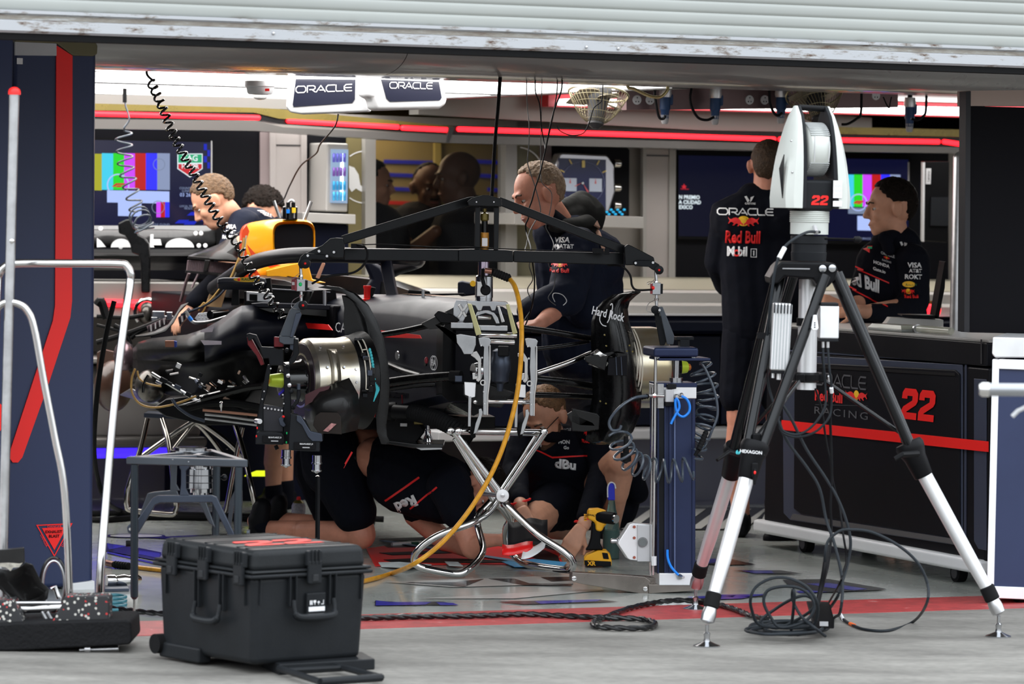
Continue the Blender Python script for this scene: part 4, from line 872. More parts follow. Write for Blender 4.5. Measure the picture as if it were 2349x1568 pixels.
# ---------------------------------------------------------------- right side : tall dark board, steel post
t=thing('tall_board','tall black board with a beige top edge at the right edge','board',P(2290,762,15.3))
p0=LV(2225,500,.5)
vR=.62
MB().prism(vp(vR)([(2224,243),(2480,250),(2480,768),(2222,762)]),EV*.06).build('panel',mat('black_board_laminate',(.007,.0065,.009),.85),t)
MB().prism(vp(vR-.01)([(2226,208),(2480,205),(2480,243),(2226,243)]),EV*.10).build('beige_edge',mat('beige_laminate',(.36,.27,.23),.5),t)
MB().prism(vp(vR-.012)([(2216,210),(2227,209),(2224,762),(2212,760)]),EV*.05).build('frame_edge',mat('dark_edge',(.05,.05,.055),.35),t)
pb=P(2198,758,16.5)
# ---------------------------------------------------------------- cabinet with the number
q0=G(1765,1224,.06);q1=G(2262,1318,.06); cd=(q0-q1).normalized(); cn=Vector((cd.y,-cd.x,0)); cn=cn if cn.x>0 else -cn   # cn points away from the camera side
cd.z=0
def CF(x,y,d=0): return PL(x,y,q1-cn*d,cn)
t=thing('tool_cabinet','long black rolling tool cabinet with red 22, team lettering and a red stripe','cabinet',G(1845,1263))
m_cab=mat('satin_black_cabinet',(.014,.014,.018),.38,noise_=.1,nscale=2); m_cabb=mat('slate_blue_trim',(.055,.065,.10),.35,.2)
ztop=CF(2050,762).z; zbt=CF(2050,1268).z
pL=CF(1752,1000);pR=CF(2600,1000)
def cbox(x0,x1,z0,z1,d0,d1,m,name,bevel=0):
    a_=CF(x0,900);b_=CF(x1,900); a_.z=z0;b_.z=z0
    return MB().prism([a_-cn*d0,b_-cn*d0,b_+cn*d1,a_+cn*d1],(0,0,z1-z0)).build(name,m,t,bevel=bevel)
XR=2268
zs_=CF(1879,805).z
cbox(1757,XR,.11,zs_-.005,0,.6,m_cab,'body',.012)
cbox(1757,XR,zs_,ztop-.012,.012,.6,m_cab,'top_slab',.006)
cbox(1757,XR,ztop-.012,ztop,.004,.62,mat('grey_worktop',(.36,.35,.33),.35),'worktop',.003)
cbox(1744,XR,.06,.118,.028,.6,m_wht,'bumper',.016)
def cpan(name,l,d,th,m,bevel=0): return MB().prism([CF(x,y,d) for x,y in l],cn*th).build(name,m,t,bevel=bevel)
# raised door frame
fo=[(1790,808),(2196,832),(2212,840),(2212,1252),(2204,1258),(1802,1196),(1790,1180)]
def ringpoly(name,o_,i_,d,th,m):
    mb=MB(); n=len(o_)
    for k in range(n): mb.prism([CF(*o_[k],d),CF(*o_[(k+1)%n],d),CF(*i_[(k+1)%n],d),CF(*i_[k],d)],cn*th)
    return mb.build(name,m,t)
inn=[(1822,838),(2182,856),(2200,866),(2200,1240),(2190,1243),(1828,1186),(1820,1176)]
cpan('door_trim',[(1795,812),(2207,836),(2207,1252),(1812,1192),(1797,1176)],.004,.006,m_cabb,.002)
cpan('door',[(1822,830),(2190,848),(2200,858),(2200,1228),(2192,1234),(1836,1178),(1820,1166)],.012,.010,m_cab,.004)
cpan('door_lip',[(1880,838),(2190,856),(2190,862),(1880,844)],.016,.004,mat('dark_lip',(.03,.028,.028),.4))
cpan('ledge',[(1818,1178),(2190,1236),(2192,1248),(1812,1190)],.016,.012,mat('grey_ledge',(.10,.095,.095),.35))
cpan('red_stripe',[(1793,963),(2266,1012),(2266,1036),(1790,985)],.018,.004,m_red)
cpan('side_recess',[(2234,868),(2262,870),(2262,1262),(2244,1258),(2234,1240)],.004,.004,m_cabb,.001)
cpan('seam',[(2213,836),(2217,836),(2216,1262),(2211,1261)],.003,.002,m_cabb); cpan('seam',[(2249,778),(2252,778),(2252,834),(2249,834)],.016,.002,m_trim)
cpan('top_trim',[(1760,798),(2240,831),(2240,835),(1760,802)],.006,.004,m_cabb)
for x_,y_ in((1851,1245),(2200,1318)):
    w_=G(x_,y_+18); w_=CF(x_,y_,-.06); w_.z=.038
    MB().cyl(w_-cn*.02,w_+cn*.02,.038,22).build('caster',m_rub,t); MB().cyl(w_-cn*.024,w_-cn*.018,.024,18).build('caster_hub',mat('dark_hub',(.09,.09,.1),.4,.5),t)
    MB().box(w_+EZ*.05,.05,.05,.03,(cd,cn,EZ)).build('caster_bracket',m_trim,t)
for k in(.15,): 
    w_=CF(2000,1000,-.5); w_.z=.038; MB().cyl(w_-cn*.02,w_+cn*.02,.038,16).build('caster',m_rub,t)
cr_=-cd  # to the right in the picture
KC=CF(1930,900); kc=(KC.y)/F/abs(cr_.x) if False else 0
def cw(x0,x1,y): return (CF(x1,y)-CF(x0,y)).length
def ctext(s,x,y,h,m,w,**k):
    o=text(s,CF(x,y,.0225 if 'up' in k else .0135),cr_,EZ,h*CF(x,y).y/F,m,t,th=.001,**{q:v for q,v in k.items() if q!='up'})
    xs_=[v.co.to_3d().dot(cr_) for v in o.data.vertices]; wd_=max(xs_)-min(xs_); c0=(max(xs_)+min(xs_))/2; f_=w/wd_
    for v in o.data.vertices: v.co+=cr_*((v.co.dot(cr_)-c0)*(f_-1))
    return o
kk=CF(1930,872).y/F
o=wideword('ORACLE',CF(1928,873,.0135),cr_,EZ,27*kk,mat('mid_grey_print',(.10,.10,.11),.45),t,w=.10)
xs_=[v.co.dot(cr_) for v in o.data.vertices]; c0=(max(xs_)+min(xs_))/2; f_=cw(1870,1988,873)/(max(xs_)-min(xs_))
for v in o.data.vertices: v.co+=cr_*((v.co.dot(cr_)-c0)*(f_-1))
ctext('Red Bull',1901,910,24,m_txtr,cw(1870,1933,910),bold=.03)
ctext('RACING',1929,948,17,mat('mid_grey_print',(1,1,1)),cw(1868,1990,948),sp=1.3)
cpan('rule_line',[(1870,927),(1990,930),(1990,931),(1870,928)],.0135,.001,m_txtg)
bulls(CF(1965,912,.0135),cr_,EZ,cw(1940,1990,910),t,hk=.5)
twos(CF(2106,928,.0135),cr_,EZ,71*CF(2106,928).y/F,m_red,t,wk=cw(2068,2143,928)/(71*CF(2106,928).y/F)/2.05)
# things on the cabinet
def CT(x,y,z=None): return G(x,y,ztop if z is None else z)
pp=CF(2198,760,-.5); pp=PL(2198,757,pp,cn)
t=thing('steel_post','round topped polished steel post standing on the worktop left of the dark board','post',Vector((pp.x,pp.y,ztop)))
ztp=P(2198,362,pp.y).z; rr=20*pp.y/F
MB().lathe(Vector((pp.x,pp.y,ztop)),EZ,[(0,rr),(ztp-ztop,rr)]+[(ztp-ztop+rr*.8*math.sin(q),max(rr*math.cos(q),.001)) for q in [math.pi/2*i/6 for i in range(1,7)]],32).build('tube',m_stl,t)
def obox(name,lab,cat,x,y,w,d,h,m,bev=.004,inset=.25,rot=0,parts=None):
    c_=CF(x,y,-inset); c_=PL(x,y,c_,cn); c_.z=ztop+h/2
    o=MB().box(c_,d,w,h,(cn,cd,EZ)).build(name,m,bevel=bev); tag(o,lab,cat); return o,c_
o,c_=obox('parts_box','flat clear lidded parts box on the black cabinet','box',2058,752,.30,.12,.012,mat('smoky_clear_plastic',(.28,.29,.27),.15,alpha=.85),inset=.10)
l_=MB().loft([[c_+cn*sx*.06*k+cd*sy*.15*k+EZ*z for sx,sy in((-1,-1),(1,-1),(1,1),(-1,1))] for k,z in((1,.006),(.86,.022))]).build('lid',mat('clear_plastic_lid',(.5,.5,.4),.1,alpha=.6),o)
o,c_=obox('plastic_roll','clear plastic roll lying on the black cabinet right of the parts box','roll',2150,766,.02,.02,.02,m_stl,inset=.10)
c_.z=ztop+.0165
o.data=MB().tube([c_-cd*.12,c_+cd*.16],.016,14).build('tmp',mat('clear_plastic_lid',(1,1,1)),None).data; bpy.data.objects.remove([q for q in C.objects if q.name.startswith('tmp')][0])
MB().lathe(c_+cd*.17,cd,[(0,.019),(.012,.019)],16).build('end_cap',m_stl,o)
c_=CF(2105,745,-.42); c_=PL(2105,745,c_,cn); c_.z=ztop
t=thing('equipment_box','low pale grey wedge shaped box behind the clear box, under the laptop','box',c_)
def CB(x,y): return PL(x,y,c_,Vector((0,1,0)))
MB().prism([Vector((p.x,p.y,max(p.z,ztop))) for p in (CB(2024,756),CB(2035,738),CB(2042,728),CB(2164,733),CB(2164,760))],(0,.14,0)).build('body',m_bw,t,bevel=.003)
zq=CB(2100,731).z
t=thing('laptop','open black laptop seen edge-on beside the steel post','laptop',CB(2110,730))
MB().prism([CB(2068,721)+Vector((0,-.02,0)),CB(2150,723)+Vector((0,-.02,0)),CB(2150,730)+Vector((0,-.02,0)),CB(2068,724)+Vector((0,-.02,0))],(0,.20,0)).build('base',m_bez,t,bevel=.002)
MB().prism([CB(2143,729)+Vector((0,-.02,0)),CB(2150,690)+Vector((0,-.02,0)),CB(2166,600)+Vector((0,-.02,0)),CB(2169,600)+Vector((0,-.02,0)),CB(2166,660)+Vector((0,-.02,0)),CB(2152,730)+Vector((0,-.02,0))],(0,.22,0)).build('screen_lid',m_bez,t)
o=MB().cone(LV(2105,708,4.5),.03,LV(2145,712,4.5),.03,8).build('light_strip',m_lr); tag(o,'short red light glowing between the man in profile and the laptop','light strip')
tag(MB().prism([LV(x,y,4.6) for x,y in((2080,690),(2160,690),(2160,705),(2080,705))],EV*.1).build('wall_ledge',m_gold),'small gold ledge above the red light behind the laptop','ledge')
# white rolling cabinet
vW=.15; WD=Vector((.22,1,0))
t=thing('white_cabinet','white framed cabinet with navy panel on castors, cut by the right edge','cabinet',LV(2300,1400,vW))
vq=vp(vW)
MB().prism(vq([(2277,772),(2600,780),(2600,822),(2282,820),(2275,812)]),WD*.5).build('top_box',m_aluw,t,bevel=.006)
MB().prism([p+EV*.01 for p in vq([(2290,823),(2600,830),(2600,1360),(2275,1350)])],WD*.48).build('panel',m_navy,t)
for l in([(2276,823),(2292,824),(2279,1372),(2263,1370)],[(2290,823),(2600,833),(2600,858),(2288,846)],[(2276,1344),(2600,1356),(2600,1385),(2264,1371)]): MB().prism(vq(l),WD*.5).build('frame_rail',m_wht,t,bevel=.004)
w_=LV(2338,1396,vW+.0)+WD*.05; w_.z=.035
MB().cyl(w_-EU*.02,w_+EU*.02,.035,20).build('castor',m_rub,t); MB().box(w_+EZ*.045,.04,.04,.03).build('castor_bracket',m_trim,t)
t=thing('trolley_bar','blurred grey metal tube end reaching in from the right edge','bar',P(2349,895,11.5))
MB().tube([P(2252,893,11.2),P(2700,897,11.2)],.0185,20).build('tube',mat('grey_steel_tube',(.35,.36,.38),.35,.8),t); MB().lathe(P(2252,893,11.2),Vector((-1,0,0)),[(-.02,.021),(0,.021),(.008,.015),(.01,.006)],20).build('end_cap',m_chr,t)
MB().tube([P(2322,955,11.2),P(2335,942,11.2),P(2360,930,11.2),P(2500,925,11.2)],.0065,10).build('lever',m_grey,t)
MB().tube([P(2680,897,11.2),Vector((P(2680,897,11.2).x,11.2,0))],.0185,12).build('upright',m_grey,t); MB().tube([P(2500,925,11.2),P(2500,897,11.2)],.0065,8).build('lever',m_grey,t)
# ---------------------------------------------------------------- laser tracker and its tripod
fA=Vector((.685,13.406,0));fB=Vector((.703,14.643,0));fC=Vector((1.742,13.869,0)); ax0=P(1855,600,13.97); Dt=13.97
m_tbk=mat('black_tube_gloss',(.014,.015,.017),.25,.5,coat=.3)
t=thing('tripod','tall black and silver tripod with levelling feet carrying the white tracker','tripod',Vector((ax0.x,ax0.y,0)))
def tl(foot,tops,cl):
    up=(tops[0]+tops[1])/2; cp=cl
    s_=MB()
    for q in tops: s_.cyl(q,cp+(q-up).normalized()*.028,.0185,18)
    l=s_.build('leg_upper_tube',m_tbk,t)
    d=(cp-foot).normalized(); ft=foot+EZ*.085+d*.03
    MB().tube([cp-d*.02,ft.lerp(cp,.35),ft+d*.05],[.027,.025,.021],24).build('leg_lower_tube',m_aluw,t)
    MB().lathe(cp-d*.055,d,[(-.035,.030),(-.03,.034),(.04,.040),(.07,.050),(.085,.052),(.10,.046)],20).build('leg_clamp',m_blk,t,bevel=.002)
    MB().lathe(ft+d*.02,d,[(0,.024),(.004,.027),(.05,.027),(.054,.023)],22).build('rubber_collar',m_rub,t)
    MB().lathe(ft-d*.035,d,[(0,.012),(.006,.024),(.03,.026),(.045,.024),(.055,.022)],22).build('ball_joint',m_stl,t)
    MB().lathe(foot,EZ,[(0,.046),(.004,.046),(.010,.03),(.018,.012),(.03,.010),(.045,.012),(.05,.006),(.075,.006)],30).build('foot_disc',m_alu,t)
    return cp
cA=tl(fA,(P(1790,632,13.85),P(1893,632,13.75)),P(1727,1042,13.56))
cB=tl(fB,(P(1782,634,14.1),P(1820,634,14.2)),P(1687,1046,14.35))
cC=tl(fC,(P(1912,626,13.85),P(1922,626,14.05)),P(2095,1040,13.9))
MB().cyl(P(1855,640,Dt),P(1850,893,Dt),.0345,28).build('centre_column',m_aluw,t)
MB().lathe(P(1851,865,Dt),EZ,[(-.018,.04),(-.01,.052),(.01,.052),(.018,.04)],20).build('spreader_hub',m_blk,t)
for c_ in(cA,cB,cC):
    h_=P(1851,866,Dt); d=(c_-h_); d.z=0; MB().tube([h_+d.normalized()*.05,c_+EZ*.055-d.normalized()*.02],.0075,10).build('spreader_strut',m_tbk,t)
    MB().box(h_+d.normalized()*.055,.03,.03,.03).build('strut_joint',m_blk,t,bevel=.005)
    MB().box(c_+EZ*.055-d.normalized()*.03,.03,.03,.035).build('strut_joint',m_blk,t,bevel=.005)
pl=P(1855,606,Dt)
MB().prism([P(x,y,13.78) for x,y in((1792,600),(1916,603),(1922,618),(1916,640),(1898,660),(1880,662),(1866,640),(1800,634),(1785,650),(1768,652),(1766,636),(1780,612))],(0,.3,0)).build('platform',m_blk,t,bevel=.008)
MB().prism([P(x,y,13.775) for x,y in((1795,614),(1858,615),(1858,618),(1795,617))],(0,.003,0)).build('silver_line',m_alu,t)
for q in(P(1909,615,13.77),P(1887,616,13.77)): MB().lathe(q,-Vector((0,1,0)),[(0,.014),(.006,.013),(.008,.006)],16).build('pivot_bolt',m_alu,t)
# clamp lettering and levers
o=text('HEXAGON',cA+Vector((-.01,-.056,.012)),Vector((1,0,-.08)),EZ,.011,m_txtw,t,bold=.02,th=.002)
flat('hex_mark',[[(-6,-4),(-2,-8),(0,-2),(-1,6),(-6,2)],[(1,-8),(6,-4),(6,3),(1,0)]],cA+Vector((-.055,-.057,.012)),(1,0,0),EZ,.0012,mat('teal_print',(.05,.45,.5),.4),t)
MB().box(cA+Vector((.004,-.05,-.05)),.022,.02,.05).cyl(cA+Vector((.004,-.06,-.045)),cA+Vector((.004,-.06,-.10)),.006).build('clamp_lever',m_blk,t,bevel=.004)
MB().ell(cA+Vector((.004,-.067,-.058)),(.004,.003,.006)).build('red_mark',m_red,t)
MB().tube([P(1697,1043,14.2),P(1672,1036,14.15),P(1645,1055,14.1)],[.009,.008,.006],10).build('clamp_lever',m_blk,t)
MB().tube([P(2105,1040,13.8),P(2070,1042,13.75),P(2053,1052,13.75)],[.012,.010,.009],8).build('clamp_lever',m_blk,t)
for q in((1878,530),):
    MB().tube(catmull(PT([(1880,532,13.9),(1866,531,13.85),(1850,533,13.8),(1826,545,13.75),(1800,566,13.72),(1782,602,13.7),(1773,650,13.7),(1763,740,13.72),(1758,820,13.8),(1762,880,13.9),(1775,925,13.9)]),6),.005,8).build('tracker_cable',mat('grey_cable',(.04,.047,.055),.45),t)
MB().tube([P(1800,568,13.718),P(1787,592,13.70)],.009,10).build('cable_ferrule',m_wht,t)
# head
t=thing('laser_tracker','white and black laser tracker head with red 22 on top of the tripod','laser tracker',P(1855,600,Dt))
m_shell=mat('off_white_shell',(.60,.62,.58),.4,noise_=.06,nscale=4); m_dk=mat('charcoal_plastic',(.028,.03,.034),.45,noise_=.1)
MB().lathe(P(1855,598,Dt),EZ,[(0,.062),(.03,.064),(.032,.062),(.06,.062),(.062,.066),(.088,.066),(.09,.06)],36).build('base',m_dk,t)
n_=[]
zb0=P(1855,537,Dt).z; zt0=P(1855,484,Dt).z; hh=zt0-zb0
pr=[(0,.062),(0,.068),(hh*.5,.068)]
for k in range(6): z=hh*(.5+.5*k/6); pr+=[(z,.068),(z+.003,.071),(z+.006,.071),(z+.008,.067)]
MB().lathe(Vector((ax0.x,ax0.y,zb0)),EZ,pr+[(hh,.068)],40).build('ribbed_collar',m_shell,t)
rot=math.radians(20); hx=Vector((math.cos(rot),math.sin(rot),0)); hy=Vector((-math.sin(rot),math.cos(rot),0)); hc_=Vector((ax0.x,ax0.y,0))
def yoke(s):
    "one arm of the yoke in the head's own frame (hx to the right, hy away)"
    zz0=P(1855,478,Dt).z; zt1=P(1855,243,Dt).z; Hh=zt1-zz0; secs=[]; ins=[]
    for i in range(11):
        k=i/10; z=zz0+Hh*k; w=.085*(1-.05*k)*math.sqrt(max(.02,1-(k)**3.2)) ; xo=s*(.128-.062*k**1.7-(.004 if k<.05 else 0)); xi=s*(.070-.012*k)
        wy=w+.012*(1-k)
        secs.append([hc_+hx*xi-hy*wy+EZ*z,hc_+hx*xi+hy*wy+EZ*z,hc_+hx*(xi+(xo-xi)*.6)+hy*wy*.98+EZ*z,hc_+hx*xo+hy*wy*.72+EZ*z,hc_+hx*xo-hy*wy*.72+EZ*z,hc_+hx*(xi+(xo-xi)*.6)-hy*wy*.98+EZ*z])
        x2=s*(.046+.008*(1-k)); ins.append([hc_+hx*x2-hy*wy*.97+EZ*z,hc_+hx*x2+hy*wy*.97+EZ*z,hc_+hx*xi+hy*wy*1.01+EZ*z,hc_+hx*xi-hy*wy*1.01+EZ*z])
    MB().loft(secs).build('outer_shell',m_shell,t,bevel=.006,smooth=60); MB().loft(ins).build('inner_cheek',m_dk,t,bevel=.003)
yoke(-1);yoke(1)
z3=P(1855,480,Dt).z
MB().box(hc_+EZ*(z3+.05),.12,.15,.11,(hx,hy,EZ)).build('yoke_bridge',m_dk,t,bevel=.012)
MB().lathe(Vector((ax0.x,ax0.y,z3-.008)),EZ,[(0,.058),(.02,.062)],30).build('yoke_collar',m_dk,t)
MB().cyl(hc_-hx*.05+EZ*P(1855,247,Dt).z,hc_+hx*.055+EZ*P(1855,249,Dt).z,.011,14).build('carry_handle',m_blk,t)
zc_=P(1876,343,Dt).z
pr=[]; 
dm=MB().lathe(hc_-hx*.040+EZ*zc_,hx,[(0,.080),(.006,.092),(.03,.094),(.05,.094),(.075,.090),(.08,.078)],44).build('drum',m_shell,t)
for k in range(14):
    for s0_ in(-1,1):
        a_=s0_*(math.radians(32)+k*.085) - math.pi/2*0
        dirv=-hy*math.cos(a_)+EZ*math.sin(a_)
        MB().box(hc_+EZ*zc_+dirv*.0945,.074,.004,.003,(hx,dirv,hx.cross(dirv))).build('drum_rib',mat('rib_grey',(.36,.37,.37),.5),dm)
for q in(-.028,.028): MB().box(hc_+EZ*(zc_)-hy*.0945+hx*q,.002,.003,.09,(hx,hy,EZ)).build('drum_seam',m_grey,dm)
twos(hc_+hx*-.0+EZ*P(1872,459,Dt).z-hy*.0755+hx*.004,hx,EZ,.034,m_red,t)
MB().box(hc_+hx*.062+EZ*P(1912,434,Dt).z-hy*.099,.034,.002,.062,(hx,hy,EZ)).build('paper_label',m_txtw,t); MB().box(hc_+hx*.062+EZ*P(1912,467,Dt).z-hy*.0995,.034,.002,.02,(hx,hy,EZ)).build('paper_label',m_txtw,t)
flat('label_print',[[(x,y),(x+.6,y),(x+.6,y+5),(x,y+5)] for x in(-5,-2.5,0,2.5,5) for y in(-12,-5,3)],hc_+hx*.062+EZ*P(1912,434,Dt).z-hy*.1005,hx,EZ,.0022,m_grey,t,th=.001)
hl=hc_-hx*.118+EZ*P(1800,400,Dt).z
MB().prism([hl+hx*-.006-hy*.050+EZ*.07,hl+hx*-.010-hy*.052-EZ*.085,hl+hx*-.010-hy*.02+EZ*.02],-hx*.004-hy*.002).build('triangle_window',m_blkg,t)
for k in range(3): MB().ell(hc_+hx*(-.10-.006*k)-hy*.08+EZ*(z3+.02+.11*k),(.004,.004,.004),seg=8,rings=6).build('shell_screw',m_stl,t)
MB().cyl(P(1893,547,13.85),P(1960,549,13.7),.0045,10).lathe(P(1958,549,13.7),Vector((1,0,0)),[(0,.005),(.004,.011),(.02,.012),(.026,.008),(.03,.003)],16).build('antenna_probe',m_blk,t)
MB().cyl(P(1868,520,13.89),P(1872,533,13.86),.009,12).build('connector',m_aluw,t)
# controllers
t=thing('controller_box','pale ribbed controller box strapped to the left side of the tripod column','controller',P(1795,770,13.7))
e1=(P(1795,700,13.7)-P(1787,850,13.7)).normalized(); e2=e1.cross(Vector((0,1,0))).normalized(); cc_=P(1791,772,13.7)
MB().box(cc_,.066,.07,.235,(e2,Vector((0,1,0)),e1)).build('housing',m_aluw,t,bevel=.006)
for k in range(6): MB().box(cc_+e2*(-.028+.0105*k)-Vector((0,.037,0)),.0035,.006,.225,(e2,Vector((0,1,0)),e1)).build('fin',mat('fin_grey',(.42,.44,.45),.4,.4),t)
for k in range(6): MB().box(cc_+e2*(-.028+.0115*k)-Vector((0,.041,0))+e1*.10,.004,.004,.035,(e2,Vector((0,1,0)),e1)).build('vent_slot',m_dark,t)
MB().box(cc_-e1*.122,.055,.06,.012,(e2,Vector((0,1,0)),e1)).build('end_cap',m_dk,t,bevel=.003)
MB().cyl(cc_-e1*.125,cc_-e1*.15,.008,10).cyl(cc_-e1*.125+e2*.02,cc_-e1*.145+e2*.02,.006,10).build('connector',m_aluw,t)
MB().box(cc_+e2*.05+Vector((0,.05,0)),.06,.02,.02).build('mounting_arm',m_blk,t)
t=thing('controller_box','pale square controller box with black end caps on the right of the tripod column','controller',P(1900,740,13.75))
cc_=P(1900,738,13.75)
MB().box(cc_,.068,.09,.115).build('housing',m_aluw,t,bevel=.005)
MB().box(cc_+EZ*.062,.062,.09,.012).build('end_cap',m_dk,t,bevel=.003); MB().box(cc_-EZ*.062,.066,.09,.012).build('end_cap',m_dk,t,bevel=.003)
MB().prism([cc_+Vector((-.055,-.05,z)) for z in()]or[P(x,y,13.66) for x,y in((1866,722),(1874,722),(1878,752),(1874,758),(1864,758),(1861,752))],(0,.02,0)).build('white_bracket',m_wht,t,bevel=.003)
for k in(-1,0,1): MB().ell(P(1869,745+k*5,13.655),(.0025,.002,.0025),seg=8,rings=6).build('bracket_dot',m_blk,t)
for x in(1888,1899): MB().cyl(P(x,780,13.72),P(x,797,13.72),.006,12).build('connector',m_stl,t)
MB().lathe(P(1851,738,Dt),EZ,[(-.014,.037),(.014,.037)],28).build('column_clamp',m_blk,t)
m_gc=mat('grey_cable',(1,1,1))
tagwire('cable',[(1888,797,13.72),(1890,840,13.72),(1893,880,13.75),(1893,930,13.75),(1870,970,13.75),(1840,993,13.75),(1815,995,13.75),(1794,985,13.75),(1786,965,13.75),(1788,955,13.8)],.0042,m_gc,'grey cable hanging in a loop under the right controller box')
tagwire('cable',[(1899,797,13.72),(1903,850,13.72),(1907,880,13.75),(1907,930,13.78),(1900,960,13.78),(1870,990,13.78),(1830,1002,13.78),(1800,995,13.78),(1788,980,13.8)],.0042,m_gc,'grey cable with a white tag looping low beside the tripod column')
for q in((1903,868),(1907,895)): tag(MB().cyl(P(q[0],q[1]-6,13.75),P(q[0]+1,q[1]+5,13.76),.007,10).build('cable_tag',m_wht),'white cable tag %s on the looped tripod cable'%('upper' if q[1]<880 else 'lower'),'tag')
tagwire('cable',[(1892,797,13.8),(1886,815,13.8),(1888,840,13.8),(1886,862,13.8)],.003,m_blk,'short black cable with a green mark under the right controller box')
# long floor cables
def GF(lst,z=.006): return [G(x,y,z) for x,y in lst]
pile=GF([(1880,1400)])[0]
tagwire('cable',[(1787,966,13.8),(1805,1010,13.8),(1850,1070,13.8),(1880,1120,13.8),(1895,1190,13.8),(1915,1250,13.75),(1932,1330,13.7),(1928,1400,13.65)]+GF([(1915,1415),(1890,1430),(1845,1446)]),.0055,m_gc,'grey cable falling from the tripod in a wide curve onto the cable pile')
tagwire('cable',[(1796,930,13.8),(1815,960,13.8),(1850,1030,13.8),(1890,1090,13.8),(1920,1140,13.8),(1940,1190,13.8),(1951,1240,13.8),(1945,1290,13.8),(1930,1340,13.75),(1920,1370,13.7)]+GF([(1890,1412),(1870,1434),(1830,1455)]),.0055,m_gc,'second grey cable bowing out to the right before meeting the cable pile')
tagwire('cable',[(1903,905,13.78),(1905,980,13.8),(1908,1080,13.8),(1905,1160,13.8),(1907,1220,13.8),(1900,1290,13.75),(1888,1340,13.7),(1880,1370,13.7)]+GF([(1870,1405)]),.005,m_blk,'straight black cable dropping behind the tripod to the black power brick')
tagwire('cable',[(1870,890,13.85),(1885,940,13.85),(1895,1010,13.85),(1905,1060,13.85),(1912,1110,13.85),(1925,1160,13.85),(1935,1230,13.8),(1942,1280,13.8),(1935,1310,13.75),(1925,1340,13.75)]+GF([(1890,1400)]),.0038,m_blk,'thin black cable hanging inside the grey ones below the tripod')
tagwire('cable',[(1884,1360,13.65),(1890,1310,13.65),(1893,1270,13.6),(1900,1240,13.6),(1925,1218,13.6),(1950,1214,13.6),(2000,1220,13.6),(2060,1250,13.6),(2105,1290,13.6),(2128,1340,13.6),(2125,1385,13.55)]+GF([(2095,1425),(2040,1445),(1985,1443),(1950,1430),(1935,1420)]),.0052,m_gc,'grey cable arching out to the large floor loop at right, orange mark at its end')
tag(MB().cyl(G(1950,1430,.006),G(1960,1434,.006),.007,10).build('cable_mark',mat('orange_tape',(.9,.15,.02),.5)),'orange tape mark near the end of the large floor loop','tape')
tag(MB().cyl(G(1934,1419,.006),G(1928,1408,.008),.006,10).build('cable_plug',m_wht),'clear plug at the end of the large floor loop','plug')
tagwire('cable_splice',[(1875,1385,13.6),(1884,1345,13.62),(1892,1300,13.62),(1898,1250,13.65)],[.008]*1 and .009,m_blk,'black taped cable joint leaning up out of the cable pile')
# coil pile
def loopz(cx,cy,rx,ry,z0,z1,n=14,ph=0): return [G(cx+rx*math.cos(ph+2*math.pi*i/n),cy+ry*math.sin(ph+2*math.pi*i/n),z0+(z1-z0)*i/n) for i in range(n)]
pts=[]
for i,(cx,cy,rx,ry,z0,z1) in enumerate(((1810,1440,90,10,.006,.012),(1800,1436,80,13,.012,.018),(1815,1442,75,11,.018,.024),(1795,1444,85,10,.024,.03),(1820,1438,68,14,.03,.036),(1800,1446,78,9,.036,.03))): pts+=loopz(cx,cy,rx,ry,z0,z1,12,.4*i)
tag(MB().tube(catmull(pts,4),.0055,8).build('cable_coil',m_gc),'pile of grey cable coiled on the concrete beside the left tripod feet','cable coil')
# standing loops
def stand_loop(pts,lab): tag(MB().tube(catmull(PT(pts),6,True),.0055,8,closed=True).build('cable_loop',m_gc),lab,'cable loop')
stand_loop([(1742,1432,13.6),(1725,1400,13.55),(1722,1372,13.5),(1735,1345,13.5),(1770,1326,13.5),(1810,1326,13.5),(1850,1345,13.5),(1872,1375,13.5),(1876,1405,13.55),(1862,1435,13.6),(1800,1440,13.65)],'largest upright loop of grey cable in the floor pile')
stand_loop([(1790,1438,13.6),(1765,1410,13.6),(1752,1380,13.6),(1760,1355,13.6),(1790,1345,13.6),(1830,1347,13.6),(1858,1365,13.6),(1868,1395,13.6),(1845,1425,13.6)],'smaller upright loop of grey cable inside the largest one')
stand_loop([(1745,1425,13.7),(1780,1395,13.7),(1820,1372,13.65),(1850,1366,13.65),(1868,1380,13.65),(1860,1400,13.65),(1820,1425,13.7),(1780,1440,13.7)],'slanting loop of grey cable crossing the pile')
tagwire('cable',[G(1815,1445,.03),P(1822,1352+20,13.6),P(1820,1352,13.6),P(1817,1365,13.62),P(1822,1385,13.62),P(1840,1415,13.6),P(1870,1440,13.55),G(1893,1458,.02)],.0055,m_gc,'grey cable poking up from the middle of the pile')
t=thing('power_brick','black power brick with a sloping top standing in the cable pile','power supply',G(1885,1430))
c0=G(1858,1400,0);c1=G(1905,1444,0)
MB().prism([P(1852,1382,13.95),P(1904,1384,13.95),P(1914,1421,13.75),P(1914,1441,13.72),P(1868,1441,13.72),P(1866,1420,13.75)][:3]+[P(1914,1441,13.72),P(1868,1441,13.72)],(0,.07,0)).build('body',m_blk,t,bevel=.004)
MB().box(P(1890,1430,13.712),.03,.002,.016).build('label',m_grey,t)
